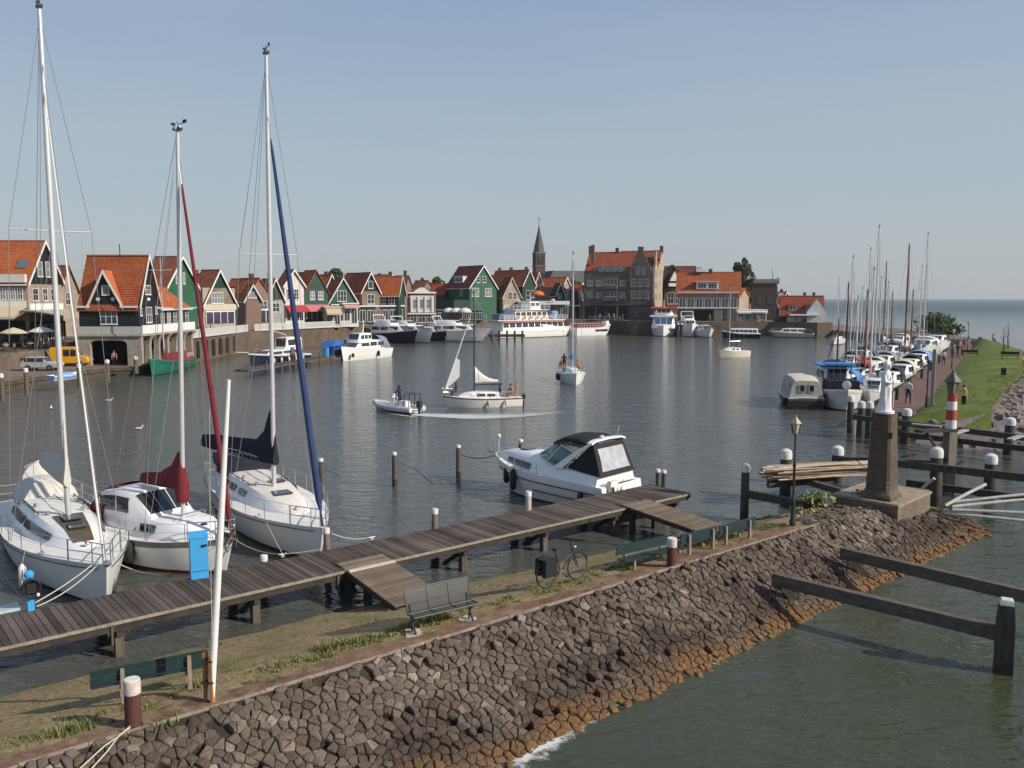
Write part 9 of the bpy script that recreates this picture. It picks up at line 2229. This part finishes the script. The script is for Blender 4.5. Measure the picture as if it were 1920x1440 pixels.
for k in range(10):     # in front of the hotel and along the far quay
 c, t_ = combos[ci]; ci += 1; f = rg.random()
 pz = Vector((lerp(20, 28.5, f), lerp(217.6, 215.5, f), QZ)) if k < 4 else Vector((rg.uniform(32, 58), rg.uniform(200.6, 203), QZ))
 person('person in %s top and %s %s' % (c, nm(t_), 'below the stone hotel' if k < 4 else 'before the orange roofed restaurant'), pz, rg.uniform(0, 6.28), rg.choice(('walk', 'stand')), c, t_, rg.choice(list(HAIR)), LG)
for k in range(8):      # ferry passengers
 c, t_ = combos[ci]; ci += 1
 person('passenger in %s top and %s on the large ferry' % (c, nm(t_)), wpt(fe, (lerp(2, 9, rg.random()), rg.uniform(-1.8, 1.8), 3.94)), rg.uniform(0, 6.28), 'stand', c, t_, rg.choice(list(HAIR)), 'ferry passengers')
for k in range(5):      # quay below the railing
 c, t_ = combos[ci]; ci += 1
 person('person in %s top and %s on the narrow left jetty' % (c, nm(t_)), wpt(lj, (rg.uniform(9, 16), rg.uniform(-.5, .5), .82)), rg.uniform(0, 6.28), 'stand', c, t_, rg.choice(list(HAIR)), LG)
rt = thing('railing', 'low white railing along the far quay below the stone hotel', 'railing', (19.5, 217.15, QZ), math.atan2(-3, 8), 'white promenade railings')
mb = MB()
for k in range(7): mb.box((k * 1.35, 0, .5), (.08, .08, 1.0))
mb.box((4.05, 0, .98), (8.2, .09, .09)); mb.box((4.05, 0, .5), (8.2, .06, .06)); mb.build('rails', RAILW, rt)
for lab, x, yb, sc_ in (('tiny distant white sail on the open sea behind the masts', 1682, 562.6, 1.), ('tiny distant boat on the horizon at far right', 1822, 562.2, .8)):
 p = px(x, yb); t = thing('sailing_boat', lab, 'sailing boat', (p.x, p.y, 0), 0, 'distant boats on the sea'); h_ = 14 * p.y / 2600 * sc_
 make_hull(t, h_ * .8, h_ * .25, h_ * .1, h_ * .1, h_ * .13, [GEL, GEL, GEL], ns=7); mb = MB(); mb.add([(-h_ * .35, 0, h_ * .2), (h_ * .05, 0, h_ * .2), (0, 0, h_), (-h_ * .35, .3, h_ * .2), (h_ * .05, .3, h_ * .2), (0, .3, h_)], [(0, 1, 2), (5, 4, 3), (0, 3, 4, 1), (1, 4, 5, 2), (2, 5, 3, 0)]); mb.build('sail', SAILW, t)
def gull(label, p, rz):
 t = thing('gull', label, 'gull', tuple(p), rz, 'gulls floating on the water')
 mb = MB(); mb.loft([[(x, r_ * cos(a), z + r_ * .8 * sin(a)) for a in (2 * pi * j / 10 for j in range(10))] for x, r_, z in ((-.30, .015, .16), (-.18, .06, .12), (0, .10, .09), (.13, .075, .11), (.17, .05, .18), (.20, .05, .24), (.25, .042, .26), (.29, .02, .25), (.33, .008, .245))]); mb.build('body', M('gull_white', (.70, .70, .70), .7, .06), t)
 for sy in (-1, 1): mb = MB(); mb.ell((-.08, sy * .085, .13), (.2, .03, .06)); mb.build('wing', M('gull_grey', (.30, .32, .35), .7, .1), t)
gull('white gull floating nearest the left mast base in open water', px(262, 806), 1.); gull('white gull floating far left near the quay posts', px(96, 768), 2.); gull('white gull floating left of the green barge', px(205, 753), .5)
# ================================================================ AIR
mb = MB(); mb.box((0, 2940, 17.5), (8000, 6120, 45.))
hz = mb.build('haze', M('haze_air', (1, 1, 1)), kind='stuff'); hz['label'] = 'thin pale summer haze over the harbour and the sea'
hm_ = bpy.data.materials.new('haze_volume'); hm_.use_nodes = True; hn = hm_.node_tree.nodes
hn.remove(hn['Principled BSDF']); pv = hn.new('ShaderNodeVolumePrincipled'); pv.inputs['Density'].default_value = .00012; pv.inputs['Color'].default_value = (.80, .84, .90, 1); pv.inputs['Anisotropy'].default_value = .2
hm_.node_tree.links.new(pv.outputs[0], hn['Material Output'].inputs['Volume']); hz.data.materials[0] = hm_
